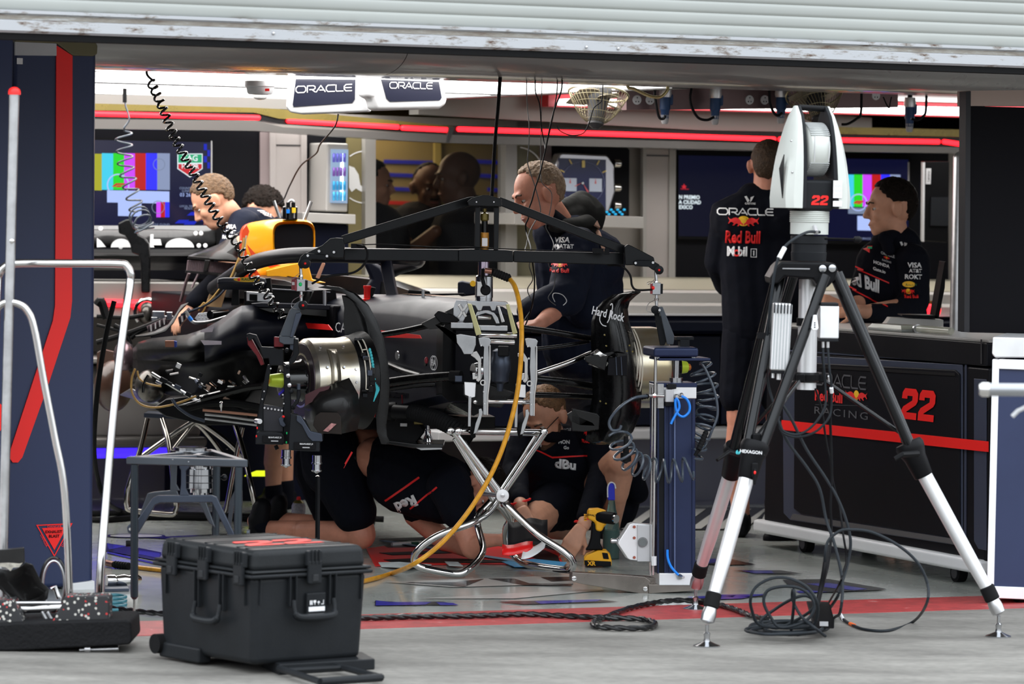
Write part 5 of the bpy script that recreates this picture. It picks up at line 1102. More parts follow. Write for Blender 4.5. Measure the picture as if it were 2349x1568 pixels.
# black twisted cable across the floor
def twist(pts,name,lab,r=.011,k=.0038):
    c_=catmull(pts,8); L_=0; a_=[[],[]]; 
    for i,p in enumerate(c_):
        d=(c_[min(i+1,len(c_)-1)]-c_[max(i-1,0)]).normalized(); x,y,_=basis(d)
        if i: L_+=(p-c_[i-1]).length
        for j in(0,1):
            an=L_*2*math.pi/.10+math.pi*j; a_[j].append(p+(x*math.cos(an)+y*math.sin(an))*k)
    mb=MB(); mb.tube(a_[0],r*.7,8); mb.tube(a_[1],r*.7,8)
    return tag(mb.build(name,mat('black_glossy_cable',(.012,.012,.013),.3,coat=.3)),lab,'cable')
twist(GF([(200,1389),(260,1395),(330,1403),(420,1410),(560,1417),(700,1418),(860,1416),(960,1413),(1080,1412),(1200,1408),(1280,1411),(1340,1414),(1400,1416)],.013),'twisted_cable','long black twisted cable running left along the red line behind the case')
twist(GF([(1400,1416),(1470,1419),(1502,1428),(1490,1438),(1430,1440),(1370,1436),(1362,1426),(1390,1414),(1440,1395),(1500,1382),(1560,1376),(1610,1380),(1650,1386),(1690,1398),(1720,1410),(1760,1420)],.013),'twisted_cable','looped end of black twisted cable on the red line behind the left tripod feet')
for p_ in(GF([(200,1190),(240,1192),(350,1186),(600,1190),(860,1196)],.014),GF([(200,1178),(300,1176),(500,1182),(700,1186),(880,1190)],.014)): tag(MB().tube(catmull(p_,6),.014,8).build('thick_cable',m_rub),'thick black cable lying on the garage floor behind the triangular stand','cable','thick black floor cables')
tagwire('cable',[(262,690,16.5),(245,760,16.5),(228,860,16.5),(218,960,16.6),(216,1040,16.8),(225,1100,17.0),(245,1150,17.2)]+GF([(280,1172),(320,1184)],.012),.011,m_rub,'black hose hanging beside the right edge of the navy panel')
# yellow hose
m_yh=mat('yellow_hose',(.72,.33,.02),.35,noise_=.25,nscale=40)
hs=thing('yellow_hose','long yellow air hose sweeping from the chrome jack pillar to the floor','hose',G(900,1322))
MB().tube(catmull(PT([(1168,638,15.4),(1180,655,15.35),(1190,690,15.3),(1196,740,15.25),(1196,800,15.2),(1192,860,15.2),(1183,920,15.2),(1168,980,15.2),(1148,1040,15.2),(1120,1100,15.2),(1080,1165,15.2),(1035,1222,15.2),(990,1265,15.2),(940,1298,15.25)])+GF([(900,1314),(860,1326),(800,1338),(700,1340),(560,1330),(460,1318),(360,1306),(310,1300),(297,1298)],.01),6),.0095,12).build('hose',m_yh,hs)
ha=P(1168,638,15.4);hb_=P(1128,622,15.35)
MB().tube([hb_.lerp(ha,k/14) for k in range(15)],[.0135+.0035*(k%2) for k in range(15)],12).build('strain_relief',m_rub,hs)
MB().cyl(hb_,P(1112,620,15.35),.011,14).build('coupling',mat('copper_coupling',(.3,.14,.10),.3,.8),hs)
g1=G(297,1298,.014);g2=G(262,1294,.016)
MB().tube([g1.lerp(g2,k/12) for k in range(13)],[.013+.003*(k%2) for k in range(13)],12).build('strain_relief',m_rub,hs); MB().cyl(g2,G(243,1290,.016),.013,12).build('coupling',mat('copper_coupling',(1,1,1)),hs)
t=thing('wheel_nut_tool','polished metal tool lying on the floor left of the triangular stand','tool',G(290,1340))
MB().lathe(G(244,1331,.03),EU,[(0,.022),(.03,.024),(.04,.018),(.07,.024),(.09,.018),(.12,.026),(.14,.012)],20).build('barrel',m_chr,t)
MB().prism([G(x,y,.0) for x,y in((240,1345),(290,1345),(296,1356),(240,1357))],(0,0,.012)).build('bracket',m_gun,t,bevel=.002)
for k in range(4): tag(MB().tube([G(262+26*math.cos(a),1368+9*k+4*math.sin(a),.01) for a in [2*math.pi*i/20 for i in range(20)]],.007,8,closed=True).build('blue_ring',mat('teal_rubber',(.03,.16,.2),.45)),'teal rubber ring beside the foam cradle of the jack trolley','ring','teal rubber rings by the jack trolley')
# ---------------------------------------------------------------- navy lifting column
Dc=15.35
base=G(1555,1361)+Vector((-.012,.065,0)); Dc=base.y
t=thing('lifting_column','navy motor driven lifting column with chrome rods, coiled hoses and a polished steel foot','lifting column',Vector((base.x,base.y,0)))
m_mir=mat('mirror_steel',(.27,.24,.215),.28,1.,noise_=.1)
ce=Vector((.985,.17,0)); cf=Vector((-.17,.985,0))
def JP(x,y,D=None,d=0): return PL(x,y,Vector((base.x,base.y,0))+cf*d,cf)
bz=.03
MB().prism([JP(x,y,d=-.05) for x,y in((1313,1312),(1420,1318),(1478,1322),(1492,1332),(1489,1362),(1470,1361),(1330,1338),(1312,1332))],cf*.06).build('foot_arm',m_mir,t,bevel=.002)
MB().prism([JP(x,y,d=-.06) for x,y in((1488,1340),(1600,1340),(1602,1354),(1489,1361))],cf*.25).build('foot_plate',m_mir,t,bevel=.002)
MB().prism([JP(x,y,d=.0) for x,y in((1475,1322),(1510,1326),(1512,1340),(1488,1342))],cf*.08).build('foot_arm',m_mir,t)
for q in((1480,1350),(1317,1326)): MB().lathe(JP(*q,d=-.052),-cf,[(0,.010),(.004,.009),(.005,.003)],16).build('foot_bolt',m_chr,t)
zc0=JP(1550,1340,d=-.04).z
def jbox(x0,x1,y0,y1,d0,dd,m,name,bevel=.003,par=None):
    return MB().prism([JP(x,y,d=d0) for x,y in((x0,y0),(x1,y0),(x1,y1),(x0,y1))],cf*dd).build(name,m,par or t,bevel=bevel)
jbox(1512,1597,1314,1342,-.07,.16,m_aluw,'base_block')
col=jbox(1508,1596,912,1316,-.055,.15,m_navym,'column',.006)
jbox(1535,1540,916,1314,-.062,.01,m_navym,'column_rib',.001);jbox(1546,1550,916,1314,-.064,.01,mat('pale_navy_edge',(.10,.13,.24),.3,.5),'column_rib',.001);jbox(1524,1528,916,1314,-.062,.01,m_navym,'column_rib',.001);jbox(1588,1592,916,1314,-.06,.01,m_navym,'column_rib',.001)
jbox(1512,1524,916,1314,-.057,.004,m_blkm,'column_slot',.0005)
for i,(x0,x1) in enumerate(((1503,818),(1497,888))): MB().cyl(JP(x0+1,x1,d=-.05+.03*i),JP(x0-5,1318,d=-.05+.03*i),.0062,14).build('guide_rod',m_chr,t)
jbox(1500,1603,797,819,-.08,.22,m_navym,'head_plate',.01); jbox(1512,1630,821,827,-.07,.19,m_navym,'base_plate',.002)
for x in(1508,1590): MB().cyl(JP(x,818,d=-.04),JP(x,823,d=-.04),.012,14).build('plate_bolt',m_alu,t)
MB().cyl(JP(1552,826,d=.0),JP(1551,868,d=.0),.0125,18).lathe(JP(1551,866,d=0),-EZ,[(0,.026),(.022,.026)],24).build('piston',m_alu,t)
jbox(1508,1598,882,914,-.06,.16,m_aluw,'valve_housing',.003); jbox(1509,1599,878,888,-.062,.165,m_navym,'housing_cap',.002)
jbox(1509,1523,880,936,-.068,.05,m_stl,'side_plate',.001)
jbox(1527,1546,893,922,-.085,.03,m_grey,'valve_block'); jbox(1527,1546,922,932,-.085,.03,m_blk,'valve_foot')
jbox(1531,1552,880,892,-.085,.03,m_blkm,'valve_knob',.004)
for q in((1549,908),(1561,905)): MB().lathe(JP(*q,d=-.065),-cf,[(0,.009),(.02,.009),(.024,.006),(.035,.006)],12).build('fitting',m_stl,t)
MB().cyl(JP(1488,907,d=-.08),JP(1523,908,d=-.08),.006,12).cyl(JP(1497,907,d=-.08),JP(1504,907,d=-.08),.010,8).build('air_fitting',m_chr,t)
for l in([(1550,912),(1556,920),(1558,935),(1550,950),(1542,965),(1539,972)],[(1563,908),(1575,915),(1582,930),(1580,945),(1568,955),(1556,950),(1550,935),(1549,915)]): MB().tube(catmull([JP(x,y,d=-.10) for x,y in l],6),.0052,10).build('blue_air_tube',m_blue,t)
MB().tube(catmull([JP(x,y,d=-.085) for x,y in((1531,1260),(1532,1280),(1540,1300),(1556,1318))],6),.005,10).build('blue_air_tube',m_blue,t)
MB().lathe(JP(1558,1322,d=-.072),-cf+ce*.4,[(0,.012),(.008,.011),(.02,.006),(.03,.006)],14).build('base_fitting',m_stl,t)
# aluminium bracket with a round window
br=[(1418,1247),(1420,1240),(1444,1202),(1452,1199),(1500,1203),(1501,1290),(1446,1284),(1440,1280)]
MB().prism([JP(x,y,d=-.03) for x,y in br],cf*.05).build('side_bracket',m_aluw,t,bevel=.003)
jbox(1462,1492,1203,1288,-.036,.01,mat('satin_light_grey',(.55,.56,.57),.35,.6),'bracket_face')
rgc=JP(1474,1243,d=-.038)
MB().lathe(rgc,-cf,[(0,.020),(.003,.020),(.003,.0145),(0,.0145)],26,cap=False).build('window_ring',m_alu,t); MB().lathe(rgc-cf*.0015,-cf,[(0,.0145),(.001,.0145)],26).build('round_window',mat('window_shade',(.12,.13,.13),.4),t)
for y in(1208,1233,1278): MB().lathe(JP(1455,y,d=-.032),-cf,[(0,.006),(.003,.005)],10).build('red_brown_screw',mat('rust_screw',(.3,.07,.04),.4),t)
MB().lathe(JP(1422,1240,d=-.0),-ce,[(0,.012),(.01,.014),(.014,.009),(.03,.011),(.036,.008)],18).build('locating_pin',m_stl,t)
MB().cyl(JP(1500,1275,d=-.05),JP(1500,1296,d=-.05),.012,8).build('rod_clamp',m_aluw,t)
MB().lathe(JP(1585,812,d=.10),EZ,[(0,.01),(.03,.01)],10).build('post',m_blkm,t)
jbox(1560,1582,775,797,.05,.04,m_blkm,'top_bracket',.002); jbox(1552,1592,772,780,.05,.05,m_blkm,'top_bracket',.002)
# coiled hoses on the column
m_hc=mat('slate_blue_hose',(.05,.065,.085),.3,coat=.2)
def coilhose(name,lab,axis,turns,rad,lead,tail):
    pts=[P(*q) for q in lead]+coil([P(*q) for q in axis],turns,rad)+[P(*q) for q in tail]
    o=MB().tube(pts,.0052,8).build(name,m_hc); return tag(o,lab,'coiled hose')
o=coilhose('coiled_hose','coiled slate-blue air hose sagging in front of the navy column from left to right',[(1420,1000,15.0),(1440,1050,15.05),(1490,1075,15.1),(1540,1080,15.1),(1590,1072,15.1)],9,lambda s:.045,[],[])
lead=catmull(PT([(1486,908,15.1),(1455,912,15.05),(1420,935,15.0),(1400,965,15.0),(1403,985,15.0),(1425,988,15.0)]),6)
tagwire('air_hose',[(1486,908,15.15),(1455,912,15.05),(1420,935,15.0),(1398,965,15.0),(1403,985,15.0),(1420,985,15.0),(1425,975,15.0)],.0055,m_hc,'slate-blue hose curving from the valve block down to the coiled hose','hose')
tag(MB().tube([P(1448,916,15.1).lerp(P(1487,908,15.15),k/14) for k in range(15)],[.0075+.0025*(k%2) for k in range(15)],10).build('strain_relief',m_rub),'black ribbed sleeve at the valve block end of the slate-blue hose','sleeve')
coilhose('coiled_hose','coiled slate-blue hose hanging down the right side of the navy column',[(1605,835,15.35),(1618,880,15.35),(1622,930,15.35),(1606,990,15.3),(1590,1030,15.3),(1580,1060,15.3)],10,lambda s:.044+.004*math.sin(s*9),[],[])
tagwire('air_hose',[(1606,830,15.3),(1620,850,15.3),(1640,900,15.3),(1646,950,15.3),(1632,990,15.3),(1618,1020,15.3),(1605,1032,15.25)],.0052,m_hc,'slate-blue hose looping down the far right side of the column','hose')
tag(MB().tube([P(1620,990,15.28).lerp(P(1602,1032,15.2),k/14) for k in range(15)],[.0085+.003*(k%2) for k in range(15)],10).cyl(P(1602,1032,15.2),P(1594,1045,15.2),.007,10).build('hose_end',m_rub),'black ribbed hose end with copper tip hanging right of the column','hose end')
MBo=tag(MB().cyl(P(1436,1000,15.05),P(1436,1032,15.05),.009,12).lathe(P(1436,1030,15.05),-EZ,[(0,.012),(.012,.012),(.013,.021),(.045,.021),(.05,.010),(.055,.003)],18).build('sensor_plug',m_blk),'small black cylindrical plug hanging under the right brake bodywork','plug')
# ---------------------------------------------------------------- tools on the floor
m_dy=mat('tool_yellow',(.90,.43,.01),.45)
hg=G(1372,1300); Dg=hg.y
t=thing('heat_gun','yellow and black cordless heat gun standing on its battery on the floor','heat gun',hg)
MB().prism([P(x,y,Dg-.035) for x,y in((1340,1280),(1346,1272),(1372,1262),(1390,1262),(1400,1272),(1403,1284),(1403,1298),(1340,1296))],(0,.085,0)).build('battery_top',m_dy,t,bevel=.005)
MB().prism([P(x,y,Dg-.038) for x,y in((1340,1284),(1402,1287),(1402,1299),(1342,1298))],(0,.09,0)).build('battery_base',m_blk,t,bevel=.004)
MB().prism([P(x,y,Dg-.039) for x,y in((1381,1267),(1394,1268),(1397,1282),(1384,1281))],(0,.01,0)).build('battery_window',m_blk,t,bevel=.002)
text('XR',P(1357,1292,Dg-.04),(1,0,0),EZ,.017,m_dy,t,bold=.04,th=.001); text('DEWALT',P(1352,1283,Dg-.04),(1,0,0),EZ,.006,m_dy,t,bold=.02,th=.001)
MB().prism([P(x,y,Dg-.022) for x,y in((1357,1196),(1374,1200),(1379,1215),(1377,1245),(1384,1262),(1342,1262),(1350,1250),(1355,1232))],(0,.05,0)).build('grip',m_blk,t,bevel=.008)
MB().prism([P(x,y,Dg-.03) for x,y in((1347,1171),(1352,1167),(1372,1166),(1392,1172),(1394,1200),(1386,1208),(1380,1220),(1366,1217),(1365,1198),(1347,1190))],(0,.065,0)).build('housing',m_dy,t,bevel=.010)
MB().cyl(P(1372,1184,Dg-.01),P(1410,1189,Dg-.045),.026,20).build('barrel',m_blk,t,bevel=.004); MB().cyl(P(1398,1187,Dg-.03),P(1414,1190,Dg-.06),.018,18).build('nozzle',m_chr,t)
for k in range(4): MB().box(P(1343,1180+k*4,Dg-.0),.012,.05,.003).build('vent_rib',m_dy,t)
MB().prism([P(x,y,Dg-.01) for x,y in((1381,1208),(1388,1208),(1386,1220),(1378,1220))],(0,.02,0)).build('trigger',m_blk,t,bevel=.003)
text('DEWALT',P(1356,1181,Dg-.031),(1,0,-.1),EZ,.008,m_blk,t,bold=.02,th=.001)
sbt=G(1401,1281); Ds=sbt.y; k_=Ds/F
t=thing('spray_bottle','clear spray bottle of green liquid with a blue trigger head, behind the heat gun','bottle',sbt)
m_cb=mat('clear_green_bottle',(.35,.6,.55),.08,trans=.85,ior=1.2); m_lq=mat('green_liquid',(.005,.16,.11),.15,trans=.35,ior=1.3)
zb_=lambda y:P(1401,y,Ds).z
MB().lathe(Vector((sbt.x,sbt.y,0)),EZ,[(.003,.033),(zb_(1215),.033)],24).build('liquid',m_lq,t)
MB().lathe(Vector((sbt.x,sbt.y,0)),EZ,[(0,.030),(.003,.036),(zb_(1215),.036),(zb_(1190),.030),(zb_(1165),.018),(zb_(1150),.014),(zb_(1147),.014)],24,cap=True).build('bottle_body',m_cb,t)
MB().prism([P(x,y,Ds-.015) for x,y in((1394,1147),(1395,1118),(1398,1109),(1405,1107),(1410,1113),(1411,1147))],(0,.03,0)).build('trigger_head',mat('royal_blue_plastic',(.02,.03,.55),.35),t,bevel=.004)
MB().tube(catmull([P(x,y,Ds-.018) for x,y in((1394,1140),(1394,1118),(1398,1108),(1404,1106),(1410,1110),(1412,1120))],5),.003,8).build('white_rim',m_wht,t)
# spray can
cn_=G(684,1212); Dq=cn_.y
t=thing('spray_can','grey aerosol can with a red cap on the floor by the kneeling leg','can',cn_)
zc_=lambda y:P(684,y,Dq).z
MB().lathe(Vector((cn_.x,cn_.y,0)),EZ,[(0,.028),(.004,.0315),(zc_(1160)-.0,.0315),(zc_(1153),.026)],28).build('body',mat('printed_grey_label',(.36,.34,.38),.4,noise_=.35,nscale=90),t)
MB().lathe(Vector((cn_.x,cn_.y,zc_(1153))),EZ,[(0,.026),(.006,.022),(.014,.014)],24).build('shoulder',m_gold,t)
MB().lathe(Vector((cn_.x,cn_.y,zc_(1148))),EZ,[(0,.010),(.012,.009),(.018,.008),(.02,.003)],16).build('cap',m_red,t)
# papers, vinyl mat, pen
t=thing('vinyl_sheet','large red and black printed vinyl sheet spread on the floor under the two mechanics','sheet',G(1100,1285))
def gsh(pl,z,m,name,par=None,th=.002): 
    return MB().prism([G(x,y,z) for x,y in pl],(0,0,th)).build(name,m,par or t,smooth=0)
gsh([(840,1258),(900,1250),(1085,1255),(1170,1215),(1245,1215),(1275,1250),(1290,1290),(1255,1296),(1100,1293),(860,1298)],.002,m_fred,'red_vinyl')
m_vb=mat('black_vinyl',(.012,.012,.014),.4)
for pl in([(870,1268),(1030,1262),(1070,1267),(900,1273)],[(880,1284),(960,1280),(1080,1282),(1200,1288),(1100,1291),(900,1289)],[(1010,1258),(1060,1257),(1040,1262)],[(1190,1216),(1240,1216),(1262,1240),(1272,1262),(1250,1255),(1215,1250),(1205,1232)],[(1200,1268),(1250,1262),(1280,1275),(1285,1290),(1240,1285)]): gsh(pl,.0045,m_vb,'black_print')
gsh([(1150,1288),(1225,1282),(1300,1290),(1290,1302),(1180,1300)],.0065,mat('sky_blue_sheet',(.03,.32,.62),.4),'blue_corner')
gsh([(870,1240),(884,1239),(1290,1300),(1275,1303)],.0075,mat('blue_line_tape',(.08,.19,.30),.5),'blue_tape')
o=MB().loft([[G(1150+x*.9,1232+y,.01)+EZ*(.10*math.sin(min(1,k/6)*1.4)*(1-j*.15)) for j,(x,y) in enumerate(((0,18),(30,30),(60,40)))] for k in range(8) for x0 in(0,)][:0] or [[P(1165+a*13,1255-b*15-a*1+4*math.sin(a*1.2),15.75+.03*b) for a in range(8)] for b in range(5)],closed=False).build('raised_vinyl',mat('dark_vinyl_back',(.02,.018,.02),.45),t,thick=.002)
o2=MB().loft([[P(1152+a*14,1272-b*12-a*1+3*math.sin(a*1.1),15.70+.02*b) for a in range(6)] for b in range(3)],closed=False).build('raised_red_vinyl',m_fred,t,thick=.002)
o=MB().loft([[P(1195+a*9+b*2,1282-b*8-a*a*.9*.8,15.66+.02*b) for a in range(7)] for b in range(4)],closed=False).build('white_backing_paper',m_txtw,thick=.001); tag(o,'white backing paper curling off the vinyl sheet in the kneeling mechanic\'s hand','paper')
for l,lab,z in(([(868,1291),(915,1290),(990,1296),(935,1302),(875,1300)],'crumpled pale wipe on the floor by the yellow hose',.012),([(1020,1289),(1050,1290),(1062,1299),(1030,1297)],'small pale wipe inside the left foot of the chrome trestle',.012),): 
    o=MB().prism([G(x,y,.003+.01*(i%2)) for i,(x,y) in enumerate(l)],(0,0,.004)).build('paper_wipe',mat('pale_wipe',(.55,.6,.6),.7)); tag(o,lab,'wipe')
t=thing('marker_pen','white marker pen with a green cap lying on the floor between the two mechanics','pen',G(930,1250))
pa=G(899,1248,.009);pb_=G(941,1246,.009);pc2=G(958,1245,.009)
MB().cyl(pa,pb_,.008,14).build('barrel',m_wht,t); MB().cyl(pb_,pc2,.0085,14).build('cap',mat('dark_green_cap',(.01,.10,.06),.4),t)
o=MB().ell(G(1345,1232,.02),(.02,.03,.02)).build('cleaning_cloth',mat('blue_denim_cloth',(.10,.2,.32),.8,bump=.4)); bpy.data.objects.remove(o)
# ---------------------------------------------------------------- chrome trestle
t=thing('trestle','polished steel folding X trestle standing under the nose of the racing car','trestle',G(1160,1300))
Df=15.75
def tb(l,r=.0135,name='tube',n=6): return MB().tube(catmull(PT(l),n),r,16).build(name,m_chr,t)
MB().cyl(P(1032,988,15.7),P(1250,992,15.85),.0145,18).build('top_bar',m_chr,t)
tb([(1042,990,15.62),(1150,1135,15.68),(1165,1160,15.66),(1230,1222,15.62),(1290,1262,15.6),(1313,1285,15.6),(1312,1304,15.62),(1295,1306,15.7),(1220,1296,15.9),(1190,1284,16.1),(1165,1255,16.15),(1160,1215,16.1),(1170,1190,16.05),(1155,1160,16.0)],.0145,'leg')
tb([(1044,1004,15.95),(1128,1140,15.98),(1150,1165,16.0),(1168,1190,16.05)],.0135,'leg')
tb([(1247,994,15.8),(1160,1120,15.82),(1120,1175,15.8),(1080,1200,15.75),(1010,1225,15.7),(965,1255,15.7),(950,1280,15.72),(965,1300,15.72),(1045,1316,15.7),(1075,1305,15.72),(1100,1280,15.8),(1108,1255,15.9),(1098,1215,16.0),(1094,1190,16.02),(1105,1170,16.05)],.0145,'leg')
tb([(1228,1000,16.1),(1150,1120,16.1),(1105,1172,16.05),(1095,1190,16.02)],.0135,'leg')
MB().lathe(P(1153,1136,15.66),-Vector((0,1,0)),[(-.03,.024),(.0,.0265),(.006,.025),(.007,.008),(.009,.007)],28).build('pivot_disc',m_aluw,t)
MB().lathe(P(1153,1136,15.645),-Vector((0,1,0)),[(0,.009),(.004,.008),(.005,.003)],14).build('pivot_bolt',m_stl,t)
MB().cyl(P(1110,1132,15.9),P(1150,1136,15.7),.010,12).build('brace',m_stl,t)
for x,y,d in((1033,988,15.68),(1051,989,15.6),(1248,990,15.82)): MB().lathe(P(x,y,d),-Vector((0,1,0)),[(-.02,.016),(.012,.016),(.016,.011),(.017,.004)],18).build('tube_end',m_chr,t)
for x in(1086,1194): MB().tube([P(x,972,15.72),P(x-3,985,15.68),P(x,1000,15.72)],.010,10).build('rubber_hook',m_rub,t)
MB().tube([P(975,1300,15.6),P(1040,1312,15.6)],.004,6).build('grip_tape',m_blk,t)
# ---------------------------------------------------------------- machined front bulkhead fixture
t=thing('chassis_fixture','bright machined aluminium frame bolted to the front of the chassis on the trestle','fixture',P(1130,850,15.6))
Dx=15.62
def fp(l,d=Dx,th=.02,m=m_alu,name='plate',bev=.002,vec=None): return MB().prism([P(x,y,d) for x,y in l],vec or Vector((0,th,0))).build(name,m,t,bevel=bev)
fp([(1070,689),(1160,692),(1166,696),(1164,700),(1140,701),(1136,712),(1128,712),(1124,702),(1108,702),(1104,712),(1096,712),(1090,701),(1072,697)],15.55,.09,m_alu,'top_plate')
fp([(1072,696),(1082,697),(1105,766),(1092,770)],15.5,.035,mat('brass_tinted_steel',(.50,.47,.25),.18,1.),'strut'); fp([(1160,698),(1168,697),(1187,764),(1176,768)],15.5,.035,mat('brass_tinted_steel',(1,1,1)),'strut')
fp([(1046,688),(1072,689),(1080,700),(1062,740),(1050,742),(1030,741),(1034,720)],15.75,.012,m_alu,'side_gusset')
for l in([(1050,700),(1056,697),(1072,725),(1066,728)],[(1070,697),(1075,700),(1054,730),(1049,727)],[(1140,702),(1146,702),(1158,738),(1150,740)]): fp(l,15.7,.02,m_chr,'gusset_web')
fp([(1094,716),(1103,712),(1122,712),(1134,717),(1142,728),(1146,742),(1138,742),(1128,722),(1114,718),(1100,722),(1090,740),(1086,738)],15.6,.02,m_alu,'arch')
for y,x0,x1,r in((767,1098,1185,.0105),(783,1108,1180,.009),(727,1095,1125,.008),(920,1118,1222,.0085)): MB().cyl(P(x0,y,15.58),P(x1,y+2,15.6),r,16).build('cross_bar',m_chr,t)
MB().box(P(1060,746,15.62),.09,.03,.022).build('clamp_block',m_alu,t,bevel=.002); MB().box(P(1130,752,15.60),.12,.03,.02).build('clamp_block',m_alu,t,bevel=.002)
for s in(0,1):
    X=s*107; Y=s*2
    q=lambda l:[(x+X,y+Y) for x,y in l]
    fp(q([(1097,775),(1106,773),(1122,775),(1127,780),(1125,790),(1121,795),(1123,840),(1124,868),(1118,905),(1120,950),(1112,952),(1108,950),(1108,905),(1110,870),(1108,840),(1110,795),(1100,790)]),15.5,.028,m_alu,'side_plate')
    fp(q([(1122,790),(1126,792),(1126,868),(1121,905),(1120,952),(1116,952),(1117,905),(1121,868)]),15.49,.01,m_chr,'plate_edge')
    if s==0: fp([(1046,768),(1056,766),(1092,772),(1092,790),(1084,812),(1064,812),(1058,800),(1048,786)],15.52,.03,m_alu,'clamp_ear')
    fp(q([(1080,808),(1094,805),(1104,822),(1104,870),(1098,876),(1092,872),(1096,865),(1096,828),(1088,820),(1080,815)]),15.54,.02,m_chr,'hook_plate')
    fp(q([(1065,876),(1092,878),(1090,910),(1082,912),(1066,905)]) if s==0 else [(1183,880),(1206,883),(1206,912),(1183,910)],15.55,.03,m_aluw,'clamp_block')
    fp(q([(1074,908),(1082,908),(1080,978),(1073,978)]),15.55,.012,m_alu,'drop_plate')
    fp(q([(1098,938),(1104,936),(1108,945),(1102,968),(1094,992),(1086,995),(1091,970),(1098,952)]),15.5,.014,m_alu,'hook')
    MB().lathe(P(1108+X,877+Y,15.495),-Vector((0,1,0)),[(0,.012),(.006,.012),(.006,.007),(0,.007)],18,cap=False).build('boss',m_chr,t)
    for (bx,by) in((1104,792),(1110,898),(1112,925),(1106,820)): MB().lathe(P(bx+X,by+Y,15.49),-Vector((0,1,0)),[(0,.004),(.004,.0035)],8).build('fixture_bolt',m_stl,t)
    fp(q([(1083,855),(1104,853),(1106,868),(1084,870)]),15.6,.03,m_chr,'link_block')
MB().lathe(P(1090,921,15.56),-Vector((0,1,0)),[(0,.008),(.01,.008),(.012,.005)],12).build('boss',m_chr,t)
MB().lathe(P(1185,921,15.56),Vector((1,0,0)),[(0,.010),(.012,.012),(.024,.010)],14).build('bar_collar',m_chr,t)
# ---------------------------------------------------------------- suspension lifting beam
t=thing('lifting_beam','large black triangular lifting beam spanning the front of the racing car','lifting beam',P(1110,590,15.6))
m_bm=mat('black_beam_paint',(.020,.022,.025),.34,.3,noise_=.08)
def bp(l,d,th=.06,m=m_bm,name='plate',bev=.003,par=None): return MB().prism([P(x,y,d) for x,y in l],Vector((0,th,0))).build(name,m,par or t,bevel=bev)
# horizontal bar runs slightly away to the right
def bseg(l,dl,dr,th=.07,name='beam_segment',m=m_bm,bev=.004):
    xs=[q[0] for q in l]; a_,b_=min(xs),max(xs)
    pts=[P(x,y,dl+(dr-dl)*(x-a_)/(b_-a_)) for x,y in l]
    return MB().prism(pts,Vector((-.03,1,0))*th).build(name,m,t,bevel=bev)
bseg([(790,570),(1160,573),(1160,600),(790,597)],15.35,15.6)
bseg([(1178,575),(1432,580),(1432,608),(1178,601)],15.6,15.8)
bseg([(1052,572),(1080,571),(1160,573),(1176,575),(1178,601),(1160,601),(1080,600),(1052,599)],15.52,15.58,.09,'joint_sleeve',m_bm)
bseg([(782,541),(1075,452),(1088,450),(1090,468),(1080,472),(788,561)],15.35,15.58,.05,'sloping_bar')
bseg([(1145,452),(1152,453),(1432,562),(1440,566),(1430,583),(1148,472)],15.6,15.8,.05,'sloping_bar')
bp([(1072,462),(1082,454),(1108,447),(1120,447),(1150,456),(1152,472),(1148,474),(1078,472),(1074,470)],15.5,.09,m_bm,'apex_bracket')
for x in(1093,1133): MB().lathe(P(x,463,15.495),-Vector((0,1,0)),[(0,.004),(.002,.003)],8).build('beam_screw',m_stl,t)
bp([(1090,474),(1101,474),(1101,572),(1088,572)],15.55,.05,m_bm,'upright'); bp([(1133,474),(1145,474),(1143,573),(1132,573)],15.55,.05,m_bm,'upright')
MB().lathe(P(1112,478,15.58),-EZ,[(0,.008),(.012,.008),(.016,.004),(.02,.016),(.024,.016),(.024,.017),(.045,.017),(.05,.012)],20).build('spindle_top',m_gold,t)
MB().cyl(P(1112,498,15.58),P(1112,535,15.58),.012,16).build('spindle',m_blkg,t)
MB().lathe(P(1112,533,15.58),-EZ,[(0,.017),(.07,.017)],20).build('printed_cylinder',mat('orange_printed_cylinder',(.75,.33,.04),.4,noise_=.5,nscale=50),t)
MB().box(P(1112,555,15.56),.022,.008,.032).build('white_label',m_txtw,t)
# end brackets and arms
def endb(s):
    if s<0:
        bp([(688,594),(702,580),(740,562),(757,547),(770,545),(786,546),(790,560),(788,592),(770,592),(735,586),(712,590),(704,600),(690,604)],15.3,.05,m_bm,'end_bracket',.004)
        bp([(683,605),(690,588),(700,580),(748,584),(755,590),(745,596),(714,594),(704,602),(700,614),(688,616)],15.27,.03,m_blkm,'knuckle',.003)
        for q in((706,586),(750,587),(732,576),(766,578)): MB().lathe(P(*q,15.27),-Vector((0,1,0)),[(0,.006),(.003,.005)],10).build('beam_screw',m_stl,t)
        MB().lathe(P(700,604,15.26),-Vector((0,1,0)),[(-.03,.020),(.004,.020),(.006,.014)],20).build('knuckle_pin',m_blkm,t)
        MB().ell(P(700,604,15.25),(.005,.003,.005),seg=10,rings=6).build('red_dot',m_red,t)
    else:
        bp([(1432,566),(1440,560),(1450,564),(1500,590),(1502,600),(1480,608),(1434,608)],15.75,.05,m_bm,'end_bracket',.004)
        bp([(1452,600),(1462,596),(1496,597),(1512,606),(1518,618),(1508,624),(1496,618),(1488,612),(1456,610)],15.72,.03,m_blkm,'knuckle',.003)
        for q in((1458,603),(1498,602)): MB().lathe(P(*q,15.72),-Vector((0,1,0)),[(0,.006),(.003,.005)],10).build('beam_screw',m_stl,t)
        MB().lathe(P(1512,619,15.71),-Vector((0,1,0)),[(-.03,.018),(.004,.018),(.006,.012)],20).build('knuckle_pin',m_blkm,t)
        MB().ell(P(1512,619,15.70),(.005,.003,.005),seg=10,rings=6).build('red_dot',m_red,t)
endb(-1);endb(1)
